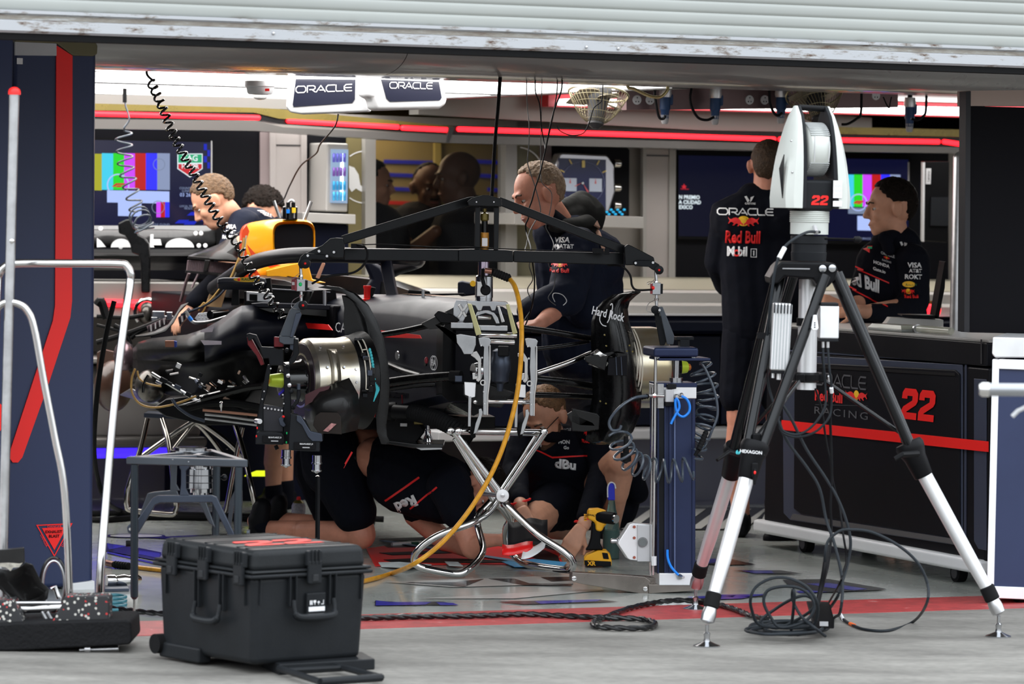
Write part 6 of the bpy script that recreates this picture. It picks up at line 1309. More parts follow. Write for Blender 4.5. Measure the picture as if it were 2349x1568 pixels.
def loadcell(x,y0,y1,d,lab,fl):
    t2=thing('load_cell',lab,'load cell',P(x,(y0+y1)/2,d)); m=(y0+y1)/2
    MB().cyl(P(x-2,y0,d),P(x,m-16,d),.006,12).cyl(P(x,m+14,d),P(x,y1,d),.006,12).build('rod',m_stl,t2)
    MB().lathe(P(x-1,y0+22,d),-EZ,[(0,.008),(.012,.010),(.02,.008)],10).lathe(P(x,m+22,d),-EZ,[(0,.010),(.01,.008)],10).build('nut',m_chr,t2)
    MB().box(P(x,m,d),.036,.03,.048).build('body',m_alu,t2,bevel=.003)
    MB().box(P(x+12,m,d-.003),.008,.032,.04).build('side_cap',m_blkm,t2); MB().box(P(x-12,m,d-.003),.008,.032,.04).build('side_cap',mat('dark_red_cap',(.25,.02,.03),.4),t2)
    MB().ell(P(x-8 if fl else x-2,m-2,d-.018),(.007,.003,.008),seg=12,rings=6).build('indicator_dot',m_red if fl else mat('green_dot',(.0,.6,.15),.4),t2)
    MB().tube(catmull([P(x-4,y0+18,d-.01),P(x-18,y0+30,d-.01),P(x-20,m-15,d-.01),P(x-2,m-18,d-.01)],5),.0013,6).build('wire_loop',m_stl,t2)
    MB().tube(catmull([P(x+4,m+22,d-.01),P(x-18,m+34,d-.01),P(x-22,m+50,d-.01),P(x-4,m+56,d-.01)],5),.0013,6).build('wire_loop',m_stl,t2)
    return t2
loadcell(691,608,700,15.28,'silver load cell with a green dot hanging from the left end of the beam',0); loadcell(1506,622,702,15.72,'silver load cell with red dots hanging from the right end of the beam',1)
t3=[q for q in C.objects if q.name=='load_cell'][0]
MB().box(P(676,650,15.3),.024,.01,.05).build('red_label',mat('dark_red_cap',(1,1,1)),t3); MB().box(P(676,650,15.29),.020,.003,.012).build('white_label',m_txtw,t3)
tagwire('signal_cable',[(820,562,15.3),(836,566,15.25),(843,582,15.25),(836,605,15.25),(810,625,15.25),(760,632,15.25),(735,640,15.25),(716,650,15.27)],.0045,m_blk,'black signal cable drooping from the left beam to the left load cell')
tagwire('signal_cable',[(1395,608,15.7),(1425,610,15.65),(1445,630,15.65),(1450,655,15.65),(1462,665,15.65),(1495,664,15.7)],.0045,m_blk,'black signal cable dropping from the right beam to the right load cell')
tagwire('signal_cable',[(815,562,15.35),(870,560,15.4),(940,563,15.45),(1010,567,15.5),(1060,566,15.5),(1150,570,15.6),(1250,574,15.65),(1340,576,15.7),(1420,578,15.75)],.002,m_blk,'thin black cable lying along the top of the beam')
MBq=MB().box(P(820,564,15.32),.05,.03,.018).build('cable_connector',m_blk); tag(MBq,'small black cable connector sitting on the left half of the beam','connector')
MBq=MB().box(P(1372,575,15.72),.045,.03,.02).box(P(1392,577,15.72),.02,.025,.025).build('cable_connector',m_blk); tag(MBq,'small black cable connector sitting on the right half of the beam','connector')
# central jack pillar
t=thing('jack_pillar','chrome hydraulic pillar between the lifting beam and the chassis fixture','pillar',P(1110,690,15.6))
zz_=lambda y:P(1110,y,15.6).z; c_=P(1110,690,15.6)
MB().lathe(Vector((c_.x,c_.y,zz_(690))),EZ,[(0,.034),(zz_(682)-zz_(690),.034),(zz_(682)-zz_(690),.036),(zz_(634)-zz_(690),.034),(zz_(631)-zz_(690),.030)],28).build('body',m_alu,t)
MB().cyl(Vector((c_.x-.003,c_.y,zz_(632))),Vector((c_.x-.003,c_.y,zz_(600))),.022,24).build('piston',mat('violet_chrome',(.6,.5,.62),.1,1.),t)
MB().box(Vector((c_.x-.012,c_.y-.034,zz_(662))),.034,.012,.06).build('window_plate',m_chr,t,bevel=.003)
MB().tube([P(1108,618,15.53),P(1107,640,15.5),P(1112,660,15.5)],.008,10).lathe(P(1114,665,15.52),-Vector((0,1,0)),[(0,.020),(.02,.021),(.024,.016)],18).build('lever_knob',m_blk,t)
# ---------------------------------------------------------------- the racing car
O_=Vector((-.13,15.9,0))
def CC(a,u,z): return O_+EV*a+EU*u+EZ*z
car=thing('racing_car','stripped navy Formula racing car on trestles, orange airbox and bare front hubs','racing car',CC(1.5,0,0))
m_cn=mat('matt_navy_car_paint',hexc('181c2e'),.45,coat=.04,spec=.35,noise_=.05); m_cnd=mat('dark_car_paint',(.006,.006,.010),.32,coat=.25)
m_cbk=mat('dark_carbon_bodywork',(.005,.005,.006),.4,coat=.05,spec=.2,noise_=.4,nscale=20)
def cp(l,d,th=.02,m=m_cnd,name='panel',bev=.002,par=None,vec=None):
    pts=[P(x,y,d) if not isinstance(d,tuple) else P(x,y,d[0]+(d[1]-d[0])*(x-l[0][0])/(l[-1][0]-l[0][0] or 1)) for x,y in l]
    return MB().prism(pts,vec or Vector((0,th,0))).build(name,m,par or car,bevel=bev)
def US(x,y,u): return PL(x,y,O_+EU*u,EU)   # pixel onto the upright plane parallel to the car's axis
def sp(l,u,th,m,name,bev=.0,par=None): return MB().prism([US(x,y,u) for x,y in l],EU*th).build(name,m,par or car,bevel=bev)
# monocoque
def sec(a,w,zt,zb,r=.3,crown=.02):
    p=[]
    for u,z in((-1,zb+.03),(-1,zb+(zt-zb)*.5),(-1,zt-.06),(-.88,zt-.015),(-.6,zt+crown*.6),(0,zt+crown),(.6,zt+crown*.6),(.88,zt-.015),(1,zt-.06),(1,zb+(zt-zb)*.5),(1,zb+.03),(.8,zb),(-.8,zb)): p.append(CC(a,u*w,z))
    return p
zT=lambda x,y,a: US(x,y,0).z
MB().loft([sec(.0,.165,1.075,.70),sec(.25,.175,1.09,.66),sec(.5,.19,1.095,.62),sec(.9,.215,1.09,.60),sec(1.15,.235,1.085,.58)]).build('nose_chassis',m_cn,car,bevel=.004,smooth=60)
MB().loft([sec(1.14,.235,1.08,.58),sec(1.5,.27,1.075,.57),sec(2.0,.30,1.075,.57),sec(2.4,.30,1.06,.57)]).build('cockpit_chassis',m_cnd,car,bevel=.004,smooth=60)
MB().loft([sec(-.01,.168,1.055,.705,crown=.0),sec(.05,.17,1.07,.70,crown=.005)]).build('bulkhead',m_cbk,car)
MB().loft([[CC(-.03,u,z) for u,z in((-.12,.99),(.12,.99),(.12,.78),(-.12,.78))],[CC(.02,u,z) for u,z in((-.13,1.0),(.13,1.0),(.13,.77),(-.13,.77))]]).build('bulkhead_recess',m_dark,car)
sp([(840,705),(955,768),(1045,776),(1046,950),(880,952),(780,900),(780,705)],-.245,.01,m_cnd,'side_panel') if 0 else None
# carbon strip and front top hatch
cp([(965,742),(1000,725),(1040,705),(1040,728),(1000,745),(1030,770),(1050,790),(1050,770),(1020,752),(985,755)],15.72,.03,m_carbm,'carbon_edge')
cp([(995,722),(1005,712),(1040,722),(1055,735),(1040,742),(1010,740)],15.7,.06,m_blk,'top_hatch',.004)
for l,n_ in(([(700,740),(752,744),(762,757),(706,753)],'red_flash'),([(846,754),(962,768),(966,776),(846,772)],'red_flash')): sp(l,-.30 if l[0][0]<760 else -.232,.004,m_red,n_)
text('CADILLAC'[:2],US(784,752,-.30),-EV,EZ,.042,m_txtw,car,th=.006,wx=1.5)
fia=US(1000,832,-.19)
flat('emblem',[q for q in ring(-.25,0,1,.12,24)+ring(.25,0,1,.12,24)],fia,-EV,EZ,.030,m_txtw,car,th=.01); text('FIA',fia,-EV,EZ,.024,m_txtw,car,bold=.03,th=.012)
MB().lathe(US(978,833,-.19),-EU,[(0,.012),(.006,.012)],16).build('side_socket',m_blkg,car); MB().ell(US(978,826,-.2),(.008,.008,.014)).build('red_ring',mat('dark_red_cap',(1,1,1)),car)
MB().lathe(US(912,815,-.2),-EU,[(0,.02),(.004,.018)],16).build('bolt_socket',m_stl,car)
# top details
MB().cyl(P(745,700,16.5),P(745,666,16.5),.008,10).build('pin',m_stl,car); MB().cyl(P(970,694,16.3),P(971,664,16.3),.007,10).build('pin',m_stl,car)
t_=MB().lathe(P(842,690,16.6),EZ,[(0,.022),(.008,.022),(.010,.014),(.05,.014),(.055,.017),(.065,.017)],16).build('red_spindle',m_red,car)
cp([(848,657),(862,660),(856,678),(850,684)],16.6,.03,m_blk,'spindle_guard')
flat('nose_print',[[(925,-693),(1000,-699),(960,-702)],],Vector((0,0,0)),(1,0,0),EZ,.0001,m_txtw,car) and bpy.data.objects.remove([q for q in C.objects if q.name.startswith('nose_print')][0])
for dx in range(7): MB().add([CC(.45+.05*dx,-.02,1.118),CC(.48+.05*dx,-.02,1.118),CC(.48+.05*dx,.13,1.113),CC(.45+.05*dx,.13,1.113)],[[0,1,2,3]]).build('top_lettering',mat('faint_orange_print',(.35,.16,.08),.5),car)
# cockpit surround
MB().loft([[CC(a,-.30,z0),CC(a,-.27,z1),CC(a,-.17,z1+.005),CC(a,-.16,z0)] for a,z0,z1 in((1.15,1.06,1.12),(1.5,1.06,1.155),(2.0,1.06,1.165),(2.35,1.06,1.16))]).build('cockpit_side',m_cbk,car,bevel=.004)
MB().loft([[CC(a,.30,z0),CC(a,.27,z1),CC(a,.17,z1+.005),CC(a,.16,z0)] for a,z0,z1 in((1.15,1.06,1.12),(1.5,1.06,1.155),(2.0,1.06,1.165),(2.35,1.06,1.16))]).build('cockpit_side',m_cbk,car,bevel=.004)
cp([(622,651),(758,664),(762,700),(560,698),(560,668),(620,668)],16.9,.02,m_cbk,'inner_panel'); cp([(565,668),(625,672),(628,694),(565,690)],16.87,.02,m_stl,'silver_box',.003); cp([(572,674),(590,675),(590,690),(572,689)],16.86,.01,m_blk,'silver_box_vent')
cp([(622,661),(758,669),(758,672),(622,664)],16.85,.02,mat('pale_edge',(.2,.2,.22),.4,.3),'edge_line')
# halo
m_halo=mat('halo_black_paint',(.016,.016,.022),.4,coat=.1)
def hal(l,r,n_='halo',m=m_halo): return MB().tube(catmull(l,6),r,14).build(n_,m,car)
hal([CC(2.15,-.36,1.10),CC(1.95,-.35,1.16),CC(1.70,-.345,1.225),CC(1.40,-.31,1.262),CC(1.15,-.20,1.272),CC(1.02,-.07,1.272),CC(1.0,0,1.272),CC(1.02,.07,1.27),CC(1.15,.20,1.262),CC(1.40,.31,1.245),CC(1.70,.345,1.21),CC(1.95,.35,1.15),CC(2.15,.36,1.08)],.034)
MB().loft([[CC(.98-.10*k,s_*w,1.27-.19*k) if 0 else CC(1.0-.09*k**1.5+dd,w*s_,1.272-.185*k) for s_,w,dd in((-1,.030,0),(0,.0,-.05),(1,.030,0),(0,0,.06))] for k in [i/6 for i in range(7)]]).build('halo_pillar',m_cn,car,bevel=.006,smooth=70)
cp([(832,600),(850,596),(875,612),(890,645),(900,700),(838,700),(836,660),(850,640)],17.3,.10,m_cn,'halo_base',.02)
# mirrors
sec_=[]
for k in range(9):
    s_=k/8; x=498+(612-498)*s_; hy=(14 if 0<k<8 else 11); sec_.append([P(x,650-hy,16.5),P(x,650-hy,16.62),P(x,650+hy,16.64),P(x,650+hy,16.52),P(x,650,16.48)])
MB().loft(sec_).build('mirror_housing',m_cn,car,bevel=.008,smooth=50)
flat('oval_badge',[circ(0,0,30,24,ry=5.5)],P(566,641,16.485),(1,0,0),EZ,mpx(16.5),m_sun,car,th=.004); text('RAUCH',P(572,641,16.48),(1,0,0),EZ,.010,mat('print_dark_green',(.02,.12,.04),.5),car,bold=.02,th=.005,wx=1.4); MB().ell(P(548,641,16.475),(.006,.002,.006)).build('badge_dot',m_red,car)
cp([(608,638),(620,637),(622,660),(624,670),(610,668)],16.5,.06,m_blk,'mirror_bracket',.003); cp([(533,662),(548,662),(548,700),(530,700)],16.7,.03,m_blk,'mirror_stay')
cp([(1050,646),(1060,644),(1088,650),(1098,660),(1096,676),(1060,680),(1050,676)],17.1,.08,m_cn,'mirror_housing',.008); cp([(915,675),(940,676),(942,692),(916,690)],16.9,.03,m_blk,'mirror_bracket'); cp([(938,674),(1064,672),(1068,676),(940,680)],17.0,.02,m_blk,'mirror_stay'); flat('mirror_badge',[circ(0,0,7,12)],P(1085,650,17.09),(1,0,0),EZ,mpx(17),m_sun,car,th=.003)
# airbox
def rr(cx,cy,w,h,D,p=4.,n=28,rot=0):
    out=[]
    for i in range(n):
        a=2*math.pi*i/n; c_,s_=math.cos(a),math.sin(a); out.append(P(cx+w*math.copysign(abs(c_)**(2/p),c_),cy+h*math.copysign(abs(s_)**(2/p),s_),D))
    return out
Da=17.6
MB().loft([rr(674,549,45,36,Da+.02),rr(674,549,49,42,Da-.01),rr(671,550,51,46,Da),rr(655,551,56,48,Da+.10),rr(635,554,60,49,Da+.22),rr(618,558,62,50,Da+.34)],cap=False).build('airbox',m_yel,car,smooth=60,thick=.004)
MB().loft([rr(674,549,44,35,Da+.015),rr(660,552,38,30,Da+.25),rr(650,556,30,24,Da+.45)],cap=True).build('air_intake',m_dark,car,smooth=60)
cp([(652,520),(668,520),(655,580),(636,580)],Da+.12,.01,m_blkg,'intake_fin',.001); cp([(682,520),(686,520),(696,580),(686,580)],Da+.12,.01,m_blkg,'intake_fin',.001)
m_ora=mat('orange_red_livery',(.80,.07,.01),.32,coat=.3)
MB().loft([rr(620,558,62.5,50.5,Da+.32),rr(612,560,62.5,50.5,Da+.40)],cap=False).build('airbox_band',m_ora,car,smooth=60,thick=.003)
# lower cowl and flames
def shell(rows,m,name,thick=.004,smooth=60): return MB().loft([[P(*q) for q in r_] for r_ in rows],closed=False).build(name,m,car,thick=thick,smooth=smooth)
shell([[(556,585,17.75),(590,590,17.62),(640,596,17.58),(690,596,17.6),(712,588,17.7)],[(550,612,17.75),(585,618,17.6),(630,622,17.55),(676,622,17.6),(700,612,17.7)],[(545,640,17.75),(580,646,17.58),(612,650,17.55),(622,646,17.6),(660,632,17.65)]],m_yel,'airbox_cowl')
cp([(610,620),(672,605),(705,600),(716,640),(748,648),(710,652),(690,640),(660,634),(640,648),(612,640)],17.5,.02,m_yel,'cowl_foot',.004)
for l in([(556,528),(566,516),(572,530),(562,560),(568,590),(590,618),(575,640),(550,645),(551,600),(553,560)],[(566,560),(580,575),(600,595),(625,606),(645,608),(620,614),(596,604),(578,592)],[(574,596),(590,622),(600,634),(585,634)]):
    cp(l,17.52,.006,m_ora,'flame_marking',.0)
MB().tube([P(x,y,Da-.05) for x,y in((628,460),(642,500))],.0075,10).build('pitot_tube',m_stl,car); MB().tube([P(x,y,Da+.05) for x,y in((714,462),(698,506))],.0075,10).build('pitot_tube',m_stl,car)
MB().lathe(P(665,503,Da),EZ,[(0,.034),(.055,.034),(.058,.03)],20).build('camera_pod',m_blkg,car)
MB().tube(catmull([P(x,y,Da-.03) for x,y in((662,488),(661,470),(666,460),(673,462),(674,480),(674,500))],5),.006,8).build('antenna_loop',m_stl,car); MB().cyl(P(674,476,Da-.04),P(674,488,Da-.04),.009,10).build('yellow_plug',m_sun,car); MB().cyl(P(661,480,Da-.04),P(661,489,Da-.04),.008,10).build('blue_plug',m_blue,car)
for x in(661,673): MB().cyl(P(x,464,Da-.035),P(x,476,Da-.035),.009,10).build('plug_cap',m_blk,car)
# snorkel / intake duct with filter mesh
m_mesh=mat('mauve_filter_mesh',(.28,.20,.22),.6,noise_=.3,nscale=120)
shell([[(556,528,18.2),(540,540,18.1),(548,560,18.0),(552,590,18.0)],[(500,562,18.3),(500,570,18.1),(520,580,18.0),(545,592,17.95)],[(432,588,18.4),(440,590,18.2),(480,594,18.0),(548,598,17.9)]],m_carbm,'intake_cover',.006)
cp([(432,587),(548,596),(549,602),(430,593)],18.0,.05,m_carbm,'cover_frame'); cp([(426,620),(548,630),(546,636),(424,625)],18.0,.05,m_carbm,'cover_frame',.001); cp([(470,596),(482,597),(474,622),(466,622)],17.98,.03,m_carbm,'cover_frame')
for x0,x1 in((430,470),(480,544)):
    cp([(x0,596+(x0-430)*.06),(x1,597+(x1-430)*.06),(x1-3,622+(x1-430)*.06),(x0-3,620+(x0-430)*.06)],18.02,.03,m_mesh,'filter_mesh')
    for k in range(int((x1-x0)/4)): x=x0+2+4*k; cp([(x,597+(x-430)*.06),(x+1,597+(x-430)*.06),(x-2,621+(x-430)*.06),(x-3,621+(x-430)*.06)],18.01,.008,mat('dark_mauve',(.10,.07,.08),.6),'mesh_rib',0)
for l,r in(([(434,625,18.1),(424,655,18.2),(415,690,18.3)],.008),([(455,628,18.3),(440,660,18.3)],.005)): MB().tube(PT(l),r,8).build('cover_stay',m_mesh,car)
for l,m_,r in(([(560,545),(556,570),(545,600),(528,640),(520,650)],mat('amber_wire',(.55,.33,.10),.4),.006),([(565,540),(560,575),(552,602),(534,642)],mat('pale_wire',(.5,.42,.3),.5),.004),([(520,658),(500,680),(470,700),(430,716),(415,722)],m_gun,.006),([(505,660),(480,690),(455,705)],mat('amber_wire',(1,1,1)),.004),([(455,712),(462,700),(468,694),(471,702),(465,715),(455,722)],mat('amber_wire',(1,1,1)),.004)):
    MB().tube(catmull([P(x,y,17.4) for x,y in l],6),r,6).build('cable',m_,car)
cp([(482,668),(520,660),(508,705),(470,702)],17.7,.02,mat('tan_board',(.62,.40,.20),.6),'tan_insulation',.001)
cp([(740,600),(746,605),(732,640),(724,636)],17.4,.01,mat('copper_bracket',(.6,.3,.2),.4,.3),'seat_belt',.001)
# sidepod
rows=[]
prof=[(800,704,905,17.0),(760,703,915,16.97),(700,702,925,16.93),(640,701,935,16.88),(590,700,940,16.85),(555,702,942,16.85),(535,712,942,16.88),(505,735,940,16.92),(470,755,930,17.0),(430,768,915,17.1),(390,772,905,17.25),(350,776,895,17.45),(318,785,880,17.65),(306,800,860,17.8)]
def sprow(x,y0,y1,d,k0,k1,n=7):
    out=[]
    for i in range(n):
        k=k0+(k1-k0)*i/(n-1); b=.10*math.sin(math.pi*min(1,k*2.2))-(.16*max(0,k-.35)) ; out.append((x,y0+(y1-y0)*k,d-b))
    return out
shell([sprow(*q,0,.42) for q in prof[:9]],m_cn,'sidepod_shell',.006)
shell([sprow(*q,0,.45) for q in prof[8:]],m_cbk,'sidepod_tail',.006)
shell([sprow(*q,.42,1) for q in prof],m_cbk,'sidepod_undercut',.006)
cp([(575,696),(600,694),(790,700),(796,706),(780,712),(590,704)],16.75,.2,m_cn,'sidepod_ledge',.004)
cp([(775,704),(795,707),(795,730),(700,722),(620,716),(590,706)],16.78,.1,m_blkg,'sidepod_inlet',.002)
for l in([(461,757),(491,748),(487,761),(459,762)],[(460,780),(508,782),(508,790),(468,791)]): cp(l,16.78,.004,mat('lilac_white_mark',(.62,.55,.62),.5),'body_marking',0)
cp([(378,781),(400,781),(400,796),(379,796)],16.95,.03,mat('copper_block',(.3,.13,.08),.4,.4),'valve_box',.002); cp([(399,781),(405,783),(405,796),(400,797)],16.95,.03,mat('blue_block',(.02,.05,.3),.4),'valve_box',.001)
# thin curved deflector and radiator fins behind the sidepod
shell([[(310,770,17.2),(316,772,17.15)],[(355,760,17.2),(350,770,17.15)],[(385,745,17.25),(380,760,17.2)],[(400,725,17.3),(398,740,17.25)],[(415,700,17.4),(412,716,17.35)],[(432,694,17.45),(425,702,17.4)]],m_cbk,'deflector')
cp([(336,748),(378,728),(382,738),(342,764)],17.5,.04,m_mesh,'radiator',0)
for k in range(9): x=340+k*5; cp([(x,748-k*2.5),(x+1.5,747-k*2.5),(x+3,761-k*2.5),(x+1,762-k*2.5)],17.49,.01,m_wht if k%2 else m_dark,'radiator_fin',0)
cp([(408,728),(432,705),(440,712),(412,748)],17.5,.04,m_mesh,'radiator',0)
for k in range(5): x=411+k*5; cp([(x,727-k*4),(x+1.5,726-k*4),(x+4,742-k*5),(x+1,743-k*5)],17.49,.01,m_wht if k%2 else m_dark,'radiator_fin',0)
cp([(447,730),(455,718),(475,716),(484,730),(470,738),(455,738)],17.3,.02,mat('dimpled_steel',(.6,.6,.62),.3,.8),'dimpled_plate',.001)
for i in range(8): MB().ell(P(455+8*(i%4)+2*(i//4),722+8*(i//4),17.29),(.004,.002,.004),seg=8,rings=5).build('dimple',m_grey,car)
MB().cyl(P(482,722,17.2),P(520,719,17.3),.019,16).build('exhaust_tube',m_blkg,car)
MB().tube(catmull([P(x,y,17.15) for x,y in((425,712),(432,722),(438,734),(450,740),(480,738),(520,726))],5),.007,8).build('pipe',m_stl,car); MB().cyl(P(433,726,17.14),P(440,735,17.14),.009,10).build('blue_fitting',m_blue,car)
# floor
MB().prism([CC(.5,-.30,.56),CC(1.2,-.52,.56),CC(3.2,-.45,.56),CC(3.2,.45,.56),CC(1.2,.52,.56),CC(.5,.30,.56)],(0,0,.05)).build('floor_tray',m_cbk,car,bevel=.004)
MB().prism([CC(1.0,-.24,.60),CC(3.3,-.26,.60),CC(3.3,.26,.60),CC(1.0,.24,.60)],(0,0,.46)).build('engine_block',m_dark,car,bevel=.01)
MB().loft([[CC(a,-w,z0),CC(a,-w*.9,z1),CC(a,-.2,z1),CC(a,-.2,z0)] for a,w,z0,z1 in((.6,.34,.58,.66),(1.2,.5,.58,.72),(1.7,.56,.58,.75),(2.4,.5,.58,.75))]).build('floor_edge',m_cbk,car,bevel=.004)
random.seed(11)
mats=[m_stl,m_chr,m_blkm,m_blkm,m_gun,m_cbk,mat('burnt_titanium',(.35,.24,.18),.3,.8),m_blkg]
for i in range(16):
    x=random.uniform(370,560);y=random.uniform(838,900)+(x-370)*.12; d=16.85-random.uniform(0,.1); an=random.uniform(-.2,1.0); L_=random.uniform(8,26)
    MB().cyl(P(x,y,d),P(x+L_*math.cos(an),y+L_*math.sin(an),d-.02),random.uniform(.003,.009),8).build('pipe',random.choice(mats),car)
for i in range(18):
    x=random.uniform(360,560);y=random.uniform(830,905)+(x-370)*.12; d=16.8-random.uniform(0,.1)
    MB().box(P(x,y,d),random.uniform(.01,.035),.03,random.uniform(.008,.022),(Vector((.9,0,-.43)),Vector((0,1,0)),Vector((.43,0,.9)))).build('fitting',random.choice(mats),car,bevel=.002)
MB().tube([P(348,856,16.85),P(400,888,16.8),P(455,920,16.8),P(470,925,16.8)],.008,8).build('engine_strut',m_stl,car)
for l,m_,r in(([(340,860),(330,880),(328,900)],m_blkg,.006),([(310,845),(302,870),(303,900),(320,925),(350,934),(385,930),(420,920),(450,908)],mat('amber_wire',(1,1,1)),.0045),([(315,850),(320,868),(340,880),(370,886)],mat('amber_wire',(1,1,1)),.004),([(460,915),(500,905),(560,890),(600,885)],m_blkg,.016),([(430,935),(480,925),(540,925),(600,935)],m_cbk,.016),([(470,950),(520,955),(570,962),(600,965)],m_stl,.006),([(470,960),(520,966),(590,975)],m_stl,.005),([(465,940),(520,945),(590,952)],mat('copper_bracket',(1,1,1)),.006),([(395,915),(410,935),(440,955),(470,965)],m_gun,.007),([(400,930),(430,925),(470,912)],m_stl,.003)):
    MB().tube(catmull([P(x,y,16.7) for x,y in l],6),r,8).build('pipe',m_,car)
cp([(560,940),(600,940),(620,975),(470,975),(380,955),(350,935),(380,915),(460,905)],16.85,.3,m_cbk,'gearbox_underside',.01)
MB().lathe(P(508,920,16.6),-EZ,[(0,.004),(.005,.009),(.02,.008),(.03,.004),(.045,.003)],12).build('fitting',m_chr,car)
MB().ell(P(345,885,17.4),(.07,.08,.075)).build('exhaust_collector',mat('burnt_steel',(.12,.11,.10),.25,.8),car); MB().ell(P(260,885,18.2),(.09,.09,.12)).build('brake_duct',mat('brown_carbon',(.06,.03,.02),.3,coat=.4),car)
MB().ell(P(285,815,18.0),(.05,.06,.07)).build('brake_drum',mat('violet_steel',(.22,.16,.18),.25,.8),car)
shell([[(275,905,17.9),(320,915,17.9)],[(300,890,17.7),(345,925,17.7)],[(330,905,17.6),(380,930,17.6)]],m_stl,'heat_shield')
cp([(222,808),(236,800),(262,806),(290,830),(296,870),(270,905),(222,915)],18.4,.05,mat('brown_carbon',(1,1,1)),'duct_panel',.004)
for l,r in(([(222,725),(290,728),(330,722)],.010),([(222,745),(300,765)],.008),([(222,785),(300,762),(370,735)],.013),([(300,775),(320,760),(345,748)],.011),([(222,700),(232,690),(240,715),(245,730)],.02),([(262,745),(285,760),(300,790)],.01)):
    MB().tube(catmull([P(x,y,18.0) for x,y in l],4),r,8).build('suspension_arm',m_cbk,car)
# rear wing
Dw=19.2
def wv(x,y,d=Dw): return P(x,y,d+(x-340)/9000*Dw*.45)
def wing(rows,m,name): return MB().loft([[wv(x,y,d) for y,d in rows_] for x,rows_ in rows],closed=False).build(name,m,car,thick=.006,smooth=60)
xs_=(100,200,300,400,505)
wing([(x,[(518,Dw-.10),(535,Dw-.13),(552,Dw-.14),(567,Dw-.12)]) for x in xs_],mat('grey_sheen_carbon',(.035,.035,.036),.3,coat=.6,noise_=.3,nscale=40),'wing_flap')
wing([(x,[(572,Dw-.2),(586,Dw-.22),(600,Dw-.10),(618,Dw+.05)]) for x in xs_],m_cbk,'wing_main_plane')
cp([(495,515),(508,516),(512,560),(510,640),(498,640)],Dw,.4,m_cbk,'wing_endplate')
def wl(l,name='wing_lettering'): MB().add([wv(x,y,Dw-.16) for x,y in l],[list(range(len(l)))]).build(name,m_txtw,car,smooth=0)
for l in([(255,567)]+[(278+24*math.cos(a),567+20*math.sin(a)) for a in [math.pi+math.pi*i/10 for i in range(11)]],[(345,537),(352,537),(352,548),(368,548),(371,562),(352,562),(354,567),(343,567)],[(380,567)]+[(412+33*math.cos(a),567+21*math.sin(a)) for a in [math.pi+math.pi*i/12 for i in range(13)]],[(222,545),(232,552),(243,566),(222,567)],[(345,578),(354,578),(354,585),(345,585)],[(379,578),(448,577),(440,583),(379,586)]): wl(l)
for x,y in((231,524),(449,535),(461,535),(456,563),(471,563),(277,566),(277,580)): MB().lathe(wv(x,y,Dw-.175),-Vector((0,1,0)),[(0,.011),(.003,.010),(.004,.004)],14).build('wing_fastener',m_txtw,car)
cp([(270,512),(288,503),(300,502),(310,520),(318,538),(332,545),(342,560),(344,600),(343,672),(324,672),(322,600),(318,585),(302,580),(298,560),(286,540),(272,535)],Dw-.35,.05,m_carb,'wing_pylon',.008)
MB().tube([P(337+28*math.cos(a),716+30*math.sin(a),Dw-.4) for a in [math.pi*1.0+math.pi*i/16 for i in range(-4,21)]],.010,10).build('pylon_ring',m_chr,car)
MB().ell(P(337,718,Dw-.35),(.045,.05,.055)).build('exhaust_tip',mat('burnt_steel',(1,1,1)),car)
for x,y,w_,h_ in((365,720,.06,.03),(380,728,.08,.02),(360,735,.05,.035),(390,722,.03,.03)): MB().box(P(x,y,18.2),w_,.05,h_).build('gearbox_bracket',m_alu,car,bevel=.004)
# ---- front corner, picture left
hub=P(700,872,15.5)
def HL(t,h=None): return (h or hub)+EU*t
def corner(h,side,full):
    s=side
    m_dr=mat('bare_titanium_drum',(.62,.60,.56),.24,.95,noise_=.22,nscale=5,var=(.55,.47,.30))
    MB().lathe(h,EU*s,[(-.02,.10),(-.015,.150),(.0,.165),(.02,.168),(.13,.168),(.17,.175),(.175,.16)],56,cap=False).build('brake_drum',m_dr,car,smooth=30)
    MB().lathe(h,EU*s,[(-.022,.02),(-.018,.145),(-.010,.15),(.05,.15)],48).build('drum_face',mat('violet_black_face',(.05,.035,.045),.3,.5),car)
    MB().lathe(h,EU*s,[(.165,.15),(.165,.176),(.19,.18),(.19,.1)] if not full else [(.165,.15),(.165,.176),(.19,.18),(.225,.193),(.24,.196),(.245,.19),(.245,.1)],48).build('brake_duct_ring',m_cbk,car,smooth=40)
    MB().lathe(h,EU*s,[(-.10,.05),(-.095,.072),(-.03,.078),(-.02,.085)],36).build('wheel_hub',m_blkg,car)
    MB().lathe(h,EU*s,[(-.155,.016),(-.15,.024),(-.12,.028),(-.10,.03)],16).build('axle_nut',mat('fluorescent_nut',(.55,.70,.05),.3,.2),car)
    MB().lathe(h,EU*s,[(-.17,.008),(-.165,.014),(-.145,.016)],12).build('axle_tip',mat('red_gold_tip',(.7,.22,.05),.3,.5),car)
corner(hub,1,1)
X_,Y_,_=basis(EU)
def onr(t,r,ang): return hub+EU*t+(Vector((EU.y,-EU.x,0))*math.cos(ang)+EZ*math.sin(ang))*r   # ang 0 = towards the camera
pl_=[]
for (t0,t1,a0,a1,r,m_,n_) in ((.045,.085,-.10,.85,.1705,mat('olive_steel_patch',(.22,.19,.14),.3,.7),'drum_patch'),(.055,.075,-.02,.78,.1725,mat('bare_titanium_drum',(1,1,1)),'drum_patch_inner'),):
    rw=[[onr(t,r,a0+(a1-a0)*i/10) for t in(t0,t1)] for i in range(11)]; MB().loft(rw,closed=False).build(n_,m_,car,thick=.002)
